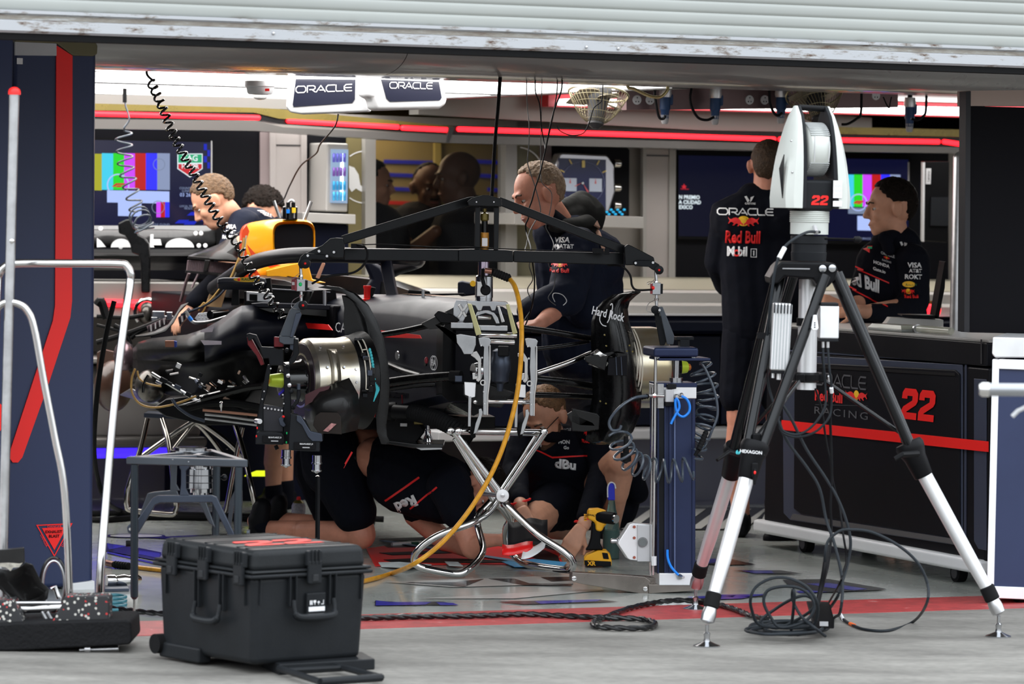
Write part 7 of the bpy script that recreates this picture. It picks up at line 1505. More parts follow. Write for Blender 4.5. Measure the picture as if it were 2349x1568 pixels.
for t,a_ in((.03,.35),(.10,.35),(.065,-.06),(.02,.9),(.12,.95),(.15,.3),(.15,0)): MB().lathe(onr(t,.171,a_),onr(t,.3,a_)-onr(t,.171,a_),[(0,.006),(.004,.005)],10).build('drum_bolt',m_stl,car)
for r0,a0,a1 in((.1845,-.15,.75),(.1845,.75,1.15)):
    rw=[onr(.185,r0,a0+(a1-a0)*i/8) for i in range(9)]+[onr(.205,r0+.004,a1-(a1-a0)*i/8) for i in range(9)]
    MB().tube(rw,.0028,6,closed=True).build('white_gasket',mat('cream_gasket',(.65,.60,.5),.5),car)
for k in range(7): MB().ell(onr(.215,.190,.72-.07*k),(.006,.006,.009),seg=8,rings=6).build('teal_marking',mat('teal_print',(1,1,1)),car)
for k in range(4): MB().tube([onr(.22+.004*k,.19,.15),onr(.225+.004*k,.196,-.15),onr(.22,.194,-.4)],.002,5).build('teal_wire',mat('teal_print',(1,1,1)),car)
for k in range(14): 
    a_=random.uniform(-.6,1.2); MB().box(onr(random.uniform(.17,.22),.186,a_),.02,.02,random.uniform(.008,.03)).build('duct_detail',random.choice([m_cbk,m_blkm,m_gun,m_blkg]),car,bevel=.002)
# lower carbon duct
shell([[(705,905,15.42),(735,893,15.36),(770,880,15.36),(800,868,15.4)],[(700,935,15.38),(735,925,15.28),(780,915,15.28),(820,905,15.36)],[(702,962,15.40),(735,958,15.30),(780,955,15.30),(825,950,15.38)],[(712,990,15.45),(745,992,15.36),(785,992,15.36),(818,985,15.42)]],m_carbm,'brake_duct',.01)
cp([(722,955),(735,945),(775,946),(782,955),(784,996),(730,992),(718,975)],15.27,.01,mat('brown_composite',(.045,.035,.03),.5),'duct_cover',.002)
fl_=flat('label',[[(741,-986),(760,-970),(771,-972),(752,-989)]],P(0,0,15.25)*0+Vector((0,0,0)),(1,0,0),EZ,.001,m_txtw,car); bpy.data.objects.remove(fl_)
cp([(741,988),(760,970),(772,972),(753,990)],15.262,.002,mat('red_white_label',(.55,.25,.24),.5,noise_=.5,nscale=80),'label',0)
cp([(700,905),(735,888),(758,884),(752,896),(722,918),(700,930)],15.34,.02,mat('dark_maroon_grille',(.06,.01,.015),.5),'duct_grille',0)
# wake deflector, left
cp([(727,659),(745,655),(775,658),(810,672),(838,699),(858,735),(873,775),(883,830),(887,880),(885,930),(879,975),(881,1000),(887,1012),(884,1019),(874,1018),(864,990),(862,950),(866,900),(862,850),(856,800),(846,760),(836,725),(815,693),(785,670),(755,663)],15.66,.0,m_carb,'wake_deflector',.001,vec=EU*.014)
cp([(783,676),(800,684),(825,706),(836,730),(842,766),(856,800),(862,850),(846,850),(838,800),(790,768),(787,740),(789,705)],15.74,.0,m_carb,'brake_inlet',.002,vec=EU*.02)
cp([(838,760),(866,764),(872,770),(840,772)],15.76,.02,m_chr,'inlet_edge',.001)
# suspension arms
def arm(l,r,m=m_carb,n_='suspension_arm'): MB().tube(catmull(PT(l),5),r,12).build(n_,m,car)
arm([(870,768,15.95),(930,758,15.88),(1000,742,15.8),(1050,732,15.75)],.012)
arm([(800,895,15.9),(850,884,15.85),(940,870,15.8),(1034,862,15.72)],.019); arm([(884,833,16.3),(925,850,16.1),(965,862,15.95)],.013); arm([(860,895,15.9),(960,882,15.9),(1030,880,15.9)],.012)
arm([(1200,752,15.9),(1260,760,15.95),(1330,772,16.0),(1385,782,16.05)],.013); arm([(1230,800,15.9),(1290,793,15.95),(1350,783,16.0)],.008)
arm([(1232,856,15.9),(1300,833,15.95),(1350,812,16.0),(1380,803,16.05)],.011,m_chr,'push_rod'); arm([(1215,868,15.9),(1300,876,15.95),(1360,886,16.0),(1430,893,16.05)],.016); arm([(1225,905,15.95),(1300,907,16.0),(1370,911,16.05)],.012)
MB().cyl(P(1034,862,15.7),P(1058,862,15.68),.022,14).build('arm_clevis',m_rub,car); MB().box(P(1052,868,15.66),.03,.03,.025).build('sensor_block',m_gun,car,bevel=.003)
MB().lathe(P(1085,850,15.62),EU,[(0,.03),(.01,.034),(.03,.034),(.034,.028)],20).build('steering_rack',m_alu,car)
MB().lathe(P(1148,828,15.66),-EZ,[(-.05,.02),(-.04,.035),(-.01,.038),(0,.042),(.03,.042),(.05,.036),(.08,.034),(.09,.015),(.12,.012)],24).build('master_cylinder',m_gun,car); MB().box(P(1155,805,15.62),.045,.05,.04).build('reservoir',m_blk,car,bevel=.005)
cp([(1060,880),(1120,880),(1180,900),(1150,935),(1090,930),(1062,905)],15.75,.02,m_carb,'nose_floor',.004)
MB().loft([[CC(a,-w,.70-.0*a),CC(a,0,.64),CC(a,w,.70),CC(a,w,.72),CC(a,0,.70),CC(a,-w,.72)] for a,w in((.05,.12),(.4,.2),(.9,.28),(1.3,.34))]).build('keel',m_carb,car,smooth=60)
# right corner
hubR=P(1500,842,16.15)
corner(hubR,-1,0)
RV=[(1469,672),(1453,666),(1421,671),(1389,685),(1367,708),(1357,737),(1356,800),(1358,850),(1360,905),(1352,950),(1350,985),(1345,1005),(1364,1016),(1424,1017),(1450,989),(1467,951),(1470,903),(1467,839),(1456,782),(1441,734),(1438,705),(1444,686),(1458,676),(1470,675)]
RR=[(668,1450,1469),(676,1405,1458),(690,1384,1443),(708,1367,1438),(737,1357,1441),(782,1356,1456),(840,1358,1467),(903,1360,1470),(951,1352,1467),(989,1347,1450),(1010,1344,1428),(1018,1362,1410)]
MB().loft([[P(a_+(b_-a_)*k/7,y,15.90-.10*math.sin(math.pi*(k/7)**1.5)*min(1,(b_-a_)/90)+.05*(k/7)) for k in range(8)] for y,a_,b_ in RR],closed=False).build('wake_deflector',m_carb,car,thick=.006,smooth=70)
MB().tube([P(b_,y,15.95) for y,a_,b_ in RR[:-1]],.004,8).build('deflector_rim',m_carb,car)
pr0=P(1400,715,15.93); rs=Vector((1,0,-.22)).normalized(); text('Hard Rock',P(1393,720,15.80),rs,EZ,.034,m_txtw,car,bold=.015,shear=.3,th=.004,wx=.62)
MB().tube(catmull([P(x,y,15.795) for x,y in((1377,722),(1376,735),(1382,745),(1391,748))],4),.002,5).build('script_swash',m_txtw,car); MB().tube(catmull([P(x,y,15.795) for x,y in((1393,740),(1399,728),(1405,706),(1404,696),(1400,700))],4),.002,5).build('script_swash',m_txtw,car)
cp([(1395,818),(1414,808),(1416,815),(1400,838),(1394,860),(1440,862),(1440,810),(1420,806),(1405,806),(1340,818),(1345,830),(1388,850)],15.76,.03,m_carb,'brake_inlet',.003)
cp([(1396,822),(1438,815),(1438,860),(1394,860)],15.75,.02,m_dark,'inlet_opening',0)
for x in(1412,1424): cp([(x,818),(x+1.5,818),(x+4,860),(x+2,860)],15.745,.01,m_gun,'inlet_vane',0)
shell([[(1340,822,15.8),(1370,800,15.75)],[(1350,835,15.8),(1385,812,15.75)],[(1385,848,15.8),(1405,818,15.78)]],m_chr,'chrome_fairing')
for l in([(1300,950),(1320,938),(1330,955),(1360,968),(1368,978),(1330,976),(1310,968)],[(1312,936),(1370,948),(1376,956),(1374,985),(1340,990),(1312,988),(1310,970)]): cp(l,15.74,.04,m_carb,'turning_vane',.003)
for k,(x,y) in enumerate(((1387,768),(1391,793),(1438,805),(1451,806),(1444,792),(1377,920),(1390,925))): MB().lathe(P(x,y,15.79),-Vector((0,1,0)),[(0,.004),(.002,.003)],8).build('vane_rivet',m_gold,car)
for k in range(3): 
    pts=[hubR-EU*(.02+.012*k)*-1+Vector((0,-.0,0))+(Vector((EU.y,-EU.x,0))*math.cos(a)+EZ*math.sin(a))*.19-EU*.19 for a in [1.0-1.5*i/8 for i in range(9)]]
    MB().tube(pts,.003,6).build('white_gasket',mat('cream_gasket',(1,1,1)),car)
# ---------------------------------------------------------------- wheel fixtures and lifting arms
def fx2(l,d,th,m,name,par,bev=.003): return MB().prism([P(x,y,d) for x,y in l],Vector((0,th,0))).build(name,m,par,bevel=bev)
t=thing('wheel_fixture','black metal setup fixture bolted to the left front hub, with two steel feet','fixture',P(660,900,15.3))
m_dr2=mat('maroon_anodised',(.16,.01,.015),.35,.4)
fx2([(565,766),(572,764),(588,768),(600,795),(628,796),(636,800),(650,800),(650,838),(618,838),(616,822),(604,822),(596,800),(582,776),(570,782)],15.28,.03,m_blkm,'fork_bracket',t)
fx2([(566,772),(578,778),(602,822),(606,836),(598,838),(588,815),(568,790)],15.32,.03,m_dr2,'bracket_side',t); fx2([(628,772),(650,774),(650,796),(628,796)],15.3,.03,m_dr2,'bracket_side',t)
fx2([(648,776),(666,776),(664,800),(676,806),(684,790),(684,776),(676,776)],15.27,.04,m_gun,'bracket_block',t)
fx2([(674,776),(684,778),(686,810),(676,830),(664,838),(662,826),(672,812)],15.24,.03,m_blkm,'clamp_lever',t)
fr=[(613,836),(655,836),(664,842),(664,930),(668,950),(664,1000),(586,1018),(590,960),(600,900),(608,860)]
o=fx2([(613,836),(622,836),(612,900),(604,925),(604,1018),(586,1018),(590,960),(600,900),(608,860)],15.3,.03,m_blkm,'side_frame',t); fx2([(650,836),(664,842),(668,950),(664,1018),(650,1018),(650,930),(652,900)],15.3,.03,m_blkm,'side_frame',t)
fx2([(604,927),(650,933),(650,1018),(590,1018),(594,960)],15.31,.02,mat('charcoal_metal',(.03,.03,.036),.4,.4),'base_plate',t)
for k in range(6): MB().lathe(P(607+k*8,935+k*1.2,15.305),-Vector((0,1,0)),[(0,.005),(.004,.004)],10).build('bolt',m_stl,t)
for q in((621,845),(643,850),(606,897),(602,915),(649,905),(651,925)): MB().lathe(P(*q,15.29),-Vector((0,1,0)),[(0,.0035),(.003,.003)],8).build('bolt',m_stl,t)
for q in((658,803),(660,840),(661,861),(664,883),(668,898),(673,934)): MB().lathe(P(*q,15.285),-Vector((0,1,0)),[(0,.009),(.006,.008),(.008,.003)],14).build('cap_bolt',m_stl if q[1] in(861,883) else m_blkm,t)
fx2([(682,885),(688,880),(690,905),(684,925),(675,935),(668,930),(680,915)],15.26,.02,m_blkm,'hook',t); MB().cyl(P(685,880,15.25),P(685,893,15.25),.008,10).build('hook_pin',m_gun,t)
fx2([(590,990),(646,992),(652,998),(650,1020),(586,1018),(586,1004)],15.2,.10,mat('charcoal_box',(.022,.025,.03),.4,.3),'foot_block',t,.004)
fx2([(666,948),(680,950),(700,965),(712,990),(722,995),(740,996),(740,1012),(733,1014),(733,1036),(662,1032),(662,1006)],15.15,.06,mat('charcoal_box',(1,1,1)),'foot_block',t,.004)
fx2([(680,952),(690,953),(712,988),(738,994),(740,1012),(716,1012),(706,1002),(692,975),(680,965)],15.14,.02,m_gun,'curved_arm',t,.003)
for x,y,d in((627,1003,15.19),(699,1018,15.14)):
    MB().box(P(x,y+4,d),.085,.003,.028).build('name_plate',m_blk,t,bevel=.002); text('RB18-PG-00227_01',P(x+4,y,d-.004),(1,0,0),EZ,.006,m_txtw,t,bold=.02,wx=.75); MB().box(P(x+3,y+8,d-.004),.028,.001,.004).build('small_label',m_grey,t)
for q,m_ in(((590,981),m_red),((588,1000),m_red),((658,993),mat('green_dot',(1,1,1))),((657,1014),mat('green_dot',(1,1,1)))): MB().ell(P(*q,15.18),(.003,.002,.005),seg=10,rings=6).build('indicator',m_,t)
for x,y,d in((657,1031,15.25),(727,1044,15.17)): MB().lathe(P(x,y,d),-EZ,[(0,.018),(.026,.018),(.027,.021),(.034,.021),(.035,.015),(.056,.016),(.057,.021),(.062,.020),(.066,.008),(.07,.004)],24).build('steel_foot',m_alu,t)
MB().cyl(P(588,965,15.3),P(596,966,15.25),.010,14).build('side_knob',m_stl,t); fx2([(638,960),(648,950),(652,955),(650,966),(656,975),(650,980),(642,975)],15.25,.03,m_gun,'adjuster',t); MB().ell(P(650,955,15.24),(.006,.005,.005)).build('red_button',m_red,t)
MB().cyl(P(632,1021,15.25),P(636,1030,15.25),.008,8).build('knob',m_blk,t)
t=thing('lifting_arm','black forked lifting arm joining the left load cell to the hub fixture','lifting arm',P(670,740,15.28))
MB().lathe(P(695,700,15.26),-Vector((0,1,0)),[(-.03,.017),(.004,.018),(.006,.012)],20).build('eye_pin',m_blkm,t); MB().ell(P(695,700,15.25),(.005,.003,.005)).build('red_dot',m_red,t)
fx2([(680,694),(688,690),(690,716),(668,774),(652,774),(640,772),(664,712)],15.28,.02,m_gunl,'arm_plate',t); fx2([(678,718),(690,716),(692,722),(672,774),(664,774)],15.24,.02,m_gun,'arm_plate',t); fx2([(640,770),(678,772),(676,790),(652,790),(640,784)],15.25,.05,m_gunl,'arm_foot',t)
t=thing('lifting_arm','black forked lifting arm joining the right load cell to the navy column side','lifting arm',P(1520,750,15.74))
MB().lathe(P(1503,710,15.70),-Vector((0,1,0)),[(-.03,.016),(.004,.017),(.006,.006)],20).build('eye_pin',m_blkm,t); MB().lathe(P(1513,711,15.69),-Vector((0,1,0)),[(0,.006),(.004,.005)],12).build('pin_bolt',m_stl,t)
fx2([(1500,715),(1512,716),(1530,780),(1524,792),(1514,792)],15.74,.02,m_blkm,'arm_plate',t); fx2([(1507,704),(1520,703),(1548,772),(1545,790),(1530,790),(1516,726)],15.70,.02,m_gunl,'arm_plate',t)
# ---------------------------------------------------------------- rear trestle
t=thing('tube_trestle','chrome tube trestle holding up the rear of the racing car behind the grey stand','trestle',G(430,1250))
def tb2(l,r=.013,n=6): MB().tube(catmull(PT(l),n),r,14).build('tube',mat('shaded_steel',(.45,.42,.38),.18,1.),t)
MB().prism([P(x,y,17.4) for x,y in((330,947),(400,951),(450,955),(450,963),(330,957))],(0,.2,0)).build('top_plate',m_gun,t,bevel=.002)
tb2([(340,962,17.4),(460,968,17.4)],.016,0)
tb2([(338,960,17.3),(322,1030,17.25),(300,1100,17.2),(292,1130,17.2),(292,1160,17.2),(305,1170,17.2),(390,1180,17.2),(402,1170,17.2),(405,1155,17.2),(400,1120,17.2),(388,1020,17.3),(372,962,17.4)])
tb2([(315,1055,17.6),(370,1015,17.6),(430,975,17.6),(450,966,17.6),(470,975,17.6),(520,1012,17.6),(560,1050,17.6)]); tb2([(395,1035,17.8),(430,990,17.8),(450,972,17.8),(480,1000,17.8),(510,1040,17.8)],.011)
tb2([(540,975,17.2),(560,1040,17.1),(575,1110,17.0),(586,1165,17.0),(582,1180,17.0)],.012); tb2([(556,980,17.5),(545,1030,17.5),(535,1080,17.5),(520,1160,17.5),(515,1175,17.5)],.011)
# ---------------------------------------------------------------- flexible duct and plate under the car
t=thing('flexible_duct','black ribbed flexible air duct running under the car to the chrome trestle','duct',P(980,955,15.9))
ax_=catmull(PT([(943,945,16.0),(975,952,15.95),(1010,965,15.9),(1050,985,15.85),(1085,1005,15.85)]),14)
MB().tube(ax_,[(.036 if i%2 else .030) for i in range(len(ax_))],20).build('ribbed_hose',m_rub,t); MB().cyl(P(905,944,16.05),P(948,947,16.0),.030,20).build('cuff',m_blk,t); MB().lathe(P(882,943,16.08),Vector((1,0,0)),[(0,.034),(.02,.038),(.03,.040),(.045,.040),(.05,.034)],22).build('coupling',m_blk,t)
t=thing('floor_jig','black measuring jig plate hanging under the car on a chrome spindle','jig',P(960,1015,16.1))
MB().prism([P(x,y,16.0) for x,y in((890,1010),(955,1018),(1017,1018),(1018,1024),(1010,1028),(950,1028),(888,1018))],(0,.3,0)).build('plate',m_blkg,t,bevel=.003); MB().prism([P(x,y,15.98) for x,y in((955,1027),(1014,1027),(1014,1030),(966,1032))],(0,.2,0)).build('edge_strip',m_alu,t)
MB().lathe(P(982,907,16.1),-EZ,[(0,.020),(.02,.018),(.024,.013),(.03,.010),(.04,.004)],20).build('spindle_top',m_alu,t); MB().lathe(P(982,968,16.1),-EZ,[(-.06,.006),(0,.009),(.03,.009),(.032,.012),(.05,.011),(.06,.016),(.08,.02)],18).build('spindle',m_chr,t)
MB().prism([P(x,y,16.15) for x,y in((900,930),(960,965),(975,990),(955,1015),(890,1012),(870,980),(872,940))],(0,.2,0)).build('jig_body',m_blk,t,bevel=.006); MB().box(P(926,974,16.12),.028,.01,.012).build('label',m_txtw,t); MB().box(P(960,968,16.12),.04,.02,.02).build('yellow_block',m_gold,t,bevel=.004)
MB().cyl(P(922,905,16.1),P(923,925,16.1),.003,8).build('pink_pin',m_dr2,t)
for l in([(840,922),(858,924),(858,932),(840,930)],[(832,944),(862,946),(860,956),(830,954)]): MB().prism([P(x,y,16.1) for x,y in l],(0,.03,0)).build('red_block',m_red,t)
# ---------------------------------------------------------------- people
TEX=bpy.data.textures.new('folds','CLOUDS'); TEX.noise_scale=.09; TEX.noise_depth=2
TEXH=bpy.data.textures.new('strands','CLOUDS'); TEXH.noise_scale=.012; TEXH.noise_depth=2
def V_(q): return q if isinstance(q,Vector) else P(*q)
def blob(name,caps,m,parent,vox=.007,sm=4,fold=0,extra=None,hairy=0):
    mb=extra or MB()
    for c in caps:
        if len(c)==4: mb.cone(V_(c[0]),c[1],V_(c[2]),c[3],14)
        else: # oval limb: two parallel capsules set apart along a vector
            for s in(-1,1): mb.cone(V_(c[0])+c[4]*s,c[1],V_(c[2])+c[4]*s*(c[5] if len(c)>5 else 1),c[3],14)
            mb.cone(V_(c[0]),c[1],V_(c[2]),c[3],14)
    o=mb.build(name,m,parent,smooth=180,clean=False)
    r=o.modifiers.new('r','REMESH'); r.mode='VOXEL'; r.voxel_size=vox; r.use_smooth_shade=True
    s=o.modifiers.new('s','SMOOTH'); s.iterations=sm; s.factor=.5
    if fold:
        d=o.modifiers.new('d','DISPLACE'); d.texture=TEX; d.strength=fold; d.mid_level=.5; d.texture_coords='LOCAL'
    if hairy:
        d=o.modifiers.new('d','DISPLACE'); d.texture=TEXH; d.strength=hairy; d.mid_level=.4; d.texture_coords='LOCAL'
    return o
def headmesh(mb,c,f,u,k=1.,ear=1,nose=1.):
    f=f.normalized(); s=f.cross(u).normalized(); u=s.cross(f).normalized(); ax=(s,f,u)
    q=lambda a,b,z: c+(s*a+f*b+u*z)*k
    mb.ell(q(0,-.012,.030),(.077*k,.098*k,.092*k),ax,24,16); mb.ell(q(0,.022,-.030),(.062*k,.068*k,.078*k),ax,20,14)
    mb.ell(q(0,.056,-.075),(.040*k,.034*k,.036*k),ax,14,10); mb.cone(q(-.03,.082,.032),.012*k,q(.03,.082,.032),.012*k,10)
    mb.cone(q(0,.088,.022),.008*k,q(0,.108*nose,-.018),.012*k,10); mb.cone(q(-.010,.098,-.024),.008*k,q(.010,.098,-.024),.008*k,8)
    for a in(-1,1):
        mb.ell(q(a*.036,.062,-.018),(.022*k,.024*k,.026*k),ax,12,8)
        if ear:
            mb.ell(q(a*.083,-.008,-.002),(.013*k,.022*k,.034*k),(s,(f-u*.2).normalized(),u),14,10); mb.ell(q(a*.092,-.018,.006),(.009*k,.013*k,.024*k),ax,10,8)
    mb.cone(q(-.018,.087,-.052),.0075*k,q(.018,.087,-.052),.0075*k,8); mb.cone(q(-.015,.085,-.063),.008*k,q(.015,.085,-.063),.008*k,8)
    return q,ax
def hairpart(parent,q,ax,k,m,line=.05,low=-.02,thick=.010,top=0,name='hair',hairy=.012,side=.0):
    "cap of hair: keep the part of a slightly larger skull behind the hairline"
    s,f,u=ax; mb=MB(); n=28; R_=16; c=q(0,-.012,.030); vs=[];ok=[]
    for i in range(R_+1):
        th=math.pi*i/R_
        for j in range(n):
            ph=2*math.pi*j/n; a,b,z=math.sin(th)*math.cos(ph),math.sin(th)*math.sin(ph),math.cos(th)
            t=thick*(1+top*max(0,z)); p=(a*(.077+t),b*(.098+t),z*(.092+t*1.1)); vs.append(c+(s*p[0]+f*p[1]+u*p[2])*k)
            fr=p[1]-.012; up=p[2]+.03
            ok.append((fr<line+(up-.06)*.5 and up>low-.02*(fr<-.05)) and not(abs(p[0])>.06 and up<.03+side and fr>-.035) and (fr<.06 or up>.085))
    fs=[[i*n+j,(i+1)*n+j,(i+1)*n+(j+1)%n,i*n+(j+1)%n] for i in range(R_) for j in range(n)]
    fs=[x for x in fs if all(ok[y] for y in x)]
    used=sorted({y for x in fs for y in x}); mp={y:i for i,y in enumerate(used)}
    mb.add([vs[y] for y in used],[[mp[y] for y in x] for x in fs]); o=mb.build(name,m,parent,smooth=180)
    sd=o.modifiers.new('t','SOLIDIFY'); sd.thickness=.012; sd.offset=-1
    ss=o.modifiers.new('s','SUBSURF'); ss.levels=2; ss.render_levels=2
    d=o.modifiers.new('d','DISPLACE'); d.texture=TEXH; d.strength=hairy; d.mid_level=.4; d.texture_coords='LOCAL'
    return o
m_eye=mat('eye_white',(.6,.57,.53),.2); m_iris=mat('dark_iris',(.03,.02,.015),.2); m_lip=mat('lips',(.42,.13,.11),.5); m_brow=mat('brow_hair',(.08,.045,.025),.7)
def face(parent,q,ax,k,brow=None,lids=True):
    s,f,u=ax
    for a in(-1,1):
        e=MB().ell(q(a*.030,.0725,.008),(.0105*k,.0095*k,.0060*k),ax,12,8).build('eye',m_eye,parent); MB().ell(q(a*.030,.0805,.007),(.0055*k,.0025*k,.0052*k),ax,10,6).build('iris',m_iris,e)
        MB().tube([q(a*.016,.094,.030),q(a*.03,.092,.036),q(a*.046,.080,.032)],.004*k,6).build('eyebrow',brow or m_brow,parent)
    MB().tube([q(-.02,.087,-.057),q(0,.096,-.056),q(.02,.087,-.057)],.004*k,6).build('lips',m_lip,parent)
def hand(mb,w,d,n,side,k=1.,curl=.5,spread=.10):
    "w wrist, d pointing direction, n back-of-hand normal, side +1/-1 for the thumb"
    d=d.normalized(); n=(n-d*n.dot(d)).normalized(); s=d.cross(n)*side
    for t in(-1,-.33,.33,1): mb.cone(w+s*.012*t*k+d*.01,.017*k,w+d*.085*k+s*.030*t*k,.0125*k,8)
    for i,(t,L_) in enumerate(((1,.070),(.36,.080),(-.28,.074),(-.92,.058))):
        p=w+d*.088*k+s*.031*t*k; a=curl*.6; dd=d
        for j,fr in enumerate((.45,.32,.23)):
            dd=(dd*math.cos(a)-n*math.sin(a)+s*t*spread*.3).normalized(); p2=p+dd*L_*fr*k; mb.cone(p,(.0088-.0008*j)*k,p2,(.0082-.0008*j)*k,8); p=p2; a=curl*.8
            nn=(n-dd*n.dot(dd)).normalized(); n_,n=n,n
    p=w+d*.03*k+s*.022*k; dd=(d*.6+s*.7-n*.3*curl).normalized(); p2=p+dd*.045*k; mb.cone(p,.013*k,p2,.0095*k,8); dd=(d*.85+s*.25-n*.5*curl).normalized(); mb.cone(p2,.0095*k,p2+dd*.032*k,.008*k,8)
def shoe(parent,heel,toe,m=None,w=.042,name='shoe'):
    h=V_(heel);t=V_(toe); d=(t-h).normalized()
    return blob(name,[(h+EZ*.05,w*.95,h+EZ*.02+d*.02,w),(h+EZ*.01,w*.9,t,w*.75),(h+d*.05+EZ*.04,w*.9,t+EZ*.005-d*.03,w*.85)],m or m_shoe,parent,.007,3)
def person(label,loc,caps,vox=.006,hd=None,hands=(),skin=None,face_=True,hair=None,ear=1):
    t=thing('person',label,'person',V_(loc)); mb=MB(); q=ax=None
    if hd: q,ax=headmesh(mb,V_(hd[0]),Vector(hd[1]),Vector(hd[2]),hd[3],ear)
    for h in hands: hand(mb,V_(h[0]),Vector(h[1]),Vector(h[2]),*h[3:])
    sc=lambda r:r*.6 if r>.11 else (r*.85 if r>.085 else r)
    caps=[(c[0],sc(c[1]),c[2],sc(c[3]))+tuple(c[4:]) for c in caps]
    b=blob('body',caps,skin or m_skin,t,vox,3,extra=mb)
    if hd and face_: face(t,q,ax,hd[3])
    if hd and hair: hairpart(t,q,ax,hd[3],**hair)
    return t,q,ax
X1=Vector((1,0,0));Y1=Vector((0,1,0))
def lettering(o,s,x,y,D,h,m,par,rv=(1,0,0),uv=EZ,**k): return text(s,P(x,y,D-.4),rv,uv,h*mpx(D),m,par,wrap=o,th=.003,**k)
# A. bending mechanic, left
t,q,ax=person('mechanic in navy shirt with short light brown hair, bending over the engine at left',(625,1175,18.9),
 [((520,480,18.5),.055,(548,520,18.6),.06),((575,545,18.65),.12,(650,720,18.9),.12),((650,720,18.9),.10,(640,930,18.9),.075),((640,930,18.9),.055,(628,1060,18.9),.050),((628,1060,18.9),.045,(626,1150,18.9),.035),((675,730,19.1),.10,(650,930,19.1),.07),((650,930,19.1),.055,(655,1140,19.1),.036),((560,540,18.4),.05,(500,640,18.2),.042),((500,640,18.2),.04,(440,700,18.1),.03)],
 hd=((490,464,18.5),(-.80,-.10,-.62),(-.62,0,.80),1.02),hands=(((440,700,18.1),(-.5,-.2,-.6),(-.6,-.5,.5),1),),hair=dict(m=m_hairl,line=.045,low=-.03,thick=.008))
sh_=blob('shirt',[((538,510,18.6),.075,(570,530,18.65),.12),((575,540,18.65),.14,(650,710,18.9),.15),((560,520,18.45),.085,(515,620,18.3),.062)],m_clothb,t,fold=.012)
blob('long_sleeve',[((520,610,18.3),.062,(498,645,18.2),.052),((498,645,18.2),.052,(446,690,18.1),.042)],m_cloth,t,fold=.008)
blob('shorts',[((655,720,18.9),.13,(642,900,18.9),.095),((680,730,19.1),.13,(655,900,19.1),.095)],m_cloth,t,fold=.01)
shoe(t,(640,1168,18.95),(595,1172,18.8)); shoe(t,(662,1160,19.2),(610,1165,19.1))
blob('sock',[((628,1120,18.9),.044,(630,1150,18.9),.042)],m_cloth,t); blob('sock',[((655,1110,19.1),.044,(656,1150,19.1),.042)],m_cloth,t)
for s_,x,y,h in(('VISA',520,521,9),('AT&T',520,533,7),('ROKT',516,545,8),('ORACLE',605,490,7)): lettering(sh_,s_,x,y,18.5,h,m_txtw,t,(1,0,-.25) if x>600 else X1,bold=.03)
t,q,ax=person('person with thick dark hair, mostly hidden behind the bending mechanic and the airbox',(640,1150,19.35),[((605,500,19.25),.06,(610,540,19.25),.06),((610,560,19.25),.15,(640,760,19.3),.14),((640,760,19.3),.1,(640,1150,19.35),.05)],vox=.01,hd=((598,488,19.25),(.5,-.3,-.5),(.3,0,.9),1.0),hair=dict(m=m_hairb,line=.05,low=-.03,thick=.012,hairy=.02))
blob('shirt',[((612,545,19.25),.13,(640,760,19.3),.17)],m_clothb,t,.01,fold=.01); shoe(t,(640,1145,19.35),(600,1150,19.3))
# B. older man, centre
t,q,ax=person('older man with sandy grey hair in a navy jacket with grey hood, looking down',(1340,1195,18.0),
 [((1262,478,16.75),.058,(1290,525,16.85),.065),((1320,560,16.9),.16,(1340,800,17.0),.14),((1310,800,17.1),.09,(1320,1000,17.9),.06),((1370,800,17.2),.09,(1370,1000,18.0),.06),((1320,1000,17.9),.055,(1322,1170,18.3),.04),((1370,1000,18.0),.055,(1365,1175,18.4),.04),((1330,600,16.74),.045,(1272,712,16.52),.040),((1270,715,16.5),.04,(1238,742,16.3),.028)],
 hd=((1237,450,16.65),(-.83,-.30,-.36),(-.36,-.05,.93),1.13),hands=(((1240,742,16.3),(-1,-.2,-.15),(.1,-.3,1),1,1.,.5),),skin=m_skinr,hair=dict(m=m_hairg,line=.022,low=-.035,thick=.004,top=.8,hairy=.014))
jk=blob('jacket',[((1330,600,16.75),.09,(1345,700,16.8),.10),((1290,540,16.85),.10,(1330,600,16.9),.17,Vector((.03,0,0))),((1322,600,16.9),.155,(1340,790,17.0),.155,Vector((.03,0,0))),((1325,570,16.72),.095,(1300,680,16.55),.085),((1300,680,16.55),.082,(1215,712,16.45),.058),((1375,600,17.1),.10,(1390,740,17.1),.085)],m_clothb,t,fold=.016)
blob('hood',[((1282,505,16.85),.050,(1350,492,17.0),.075),((1290,480,16.85),.040,(1335,462,16.98),.050),((1330,480,16.95),.070,(1352,505,17.0),.065),((1270,520,16.68),.024,(1345,518,16.82),.050),((1300,500,16.85),.05,(1345,475,17.0),.06)],mat('grey_hood_fabric',(.035,.035,.033),.8,bump=.4,bscale=14),t,fold=.014)
blob('collar',[((1262,500,16.7),.045,(1285,525,16.8),.06)],m_cloth,t)
blob('trousers',[((1312,800,17.05),.12,(1322,980,17.8),.085),((1368,800,17.15),.12,(1370,980,17.9),.085)],m_clothb,t,fold=.01)
shoe(t,(1322,1178,18.4),(1290,1186,18.2)); shoe(t,(1368,1180,18.5),(1330,1188,18.3))
for s_,x,y,h in(('VISA',1292,553,12),('AT&T',1303,568,9)): lettering(jk,s_,x,y,16.6,h,m_txtw,t,bold=.03,shear=.15 if s_=='VISA' else 0)
flat('globe_mark',[circ(0,0,6,14)],P(1280,568,16.2),X1,EZ,mpx(16.6),m_txtw,t,wrap=jk,th=.003)
bulls(P(1286,612,16.2),X1,EZ,36*mpx(16.6),t,wrap=jk,hk=.9); lettering(jk,'Red Bull',1286,624,16.6,9,m_txtr,t,bold=.03)
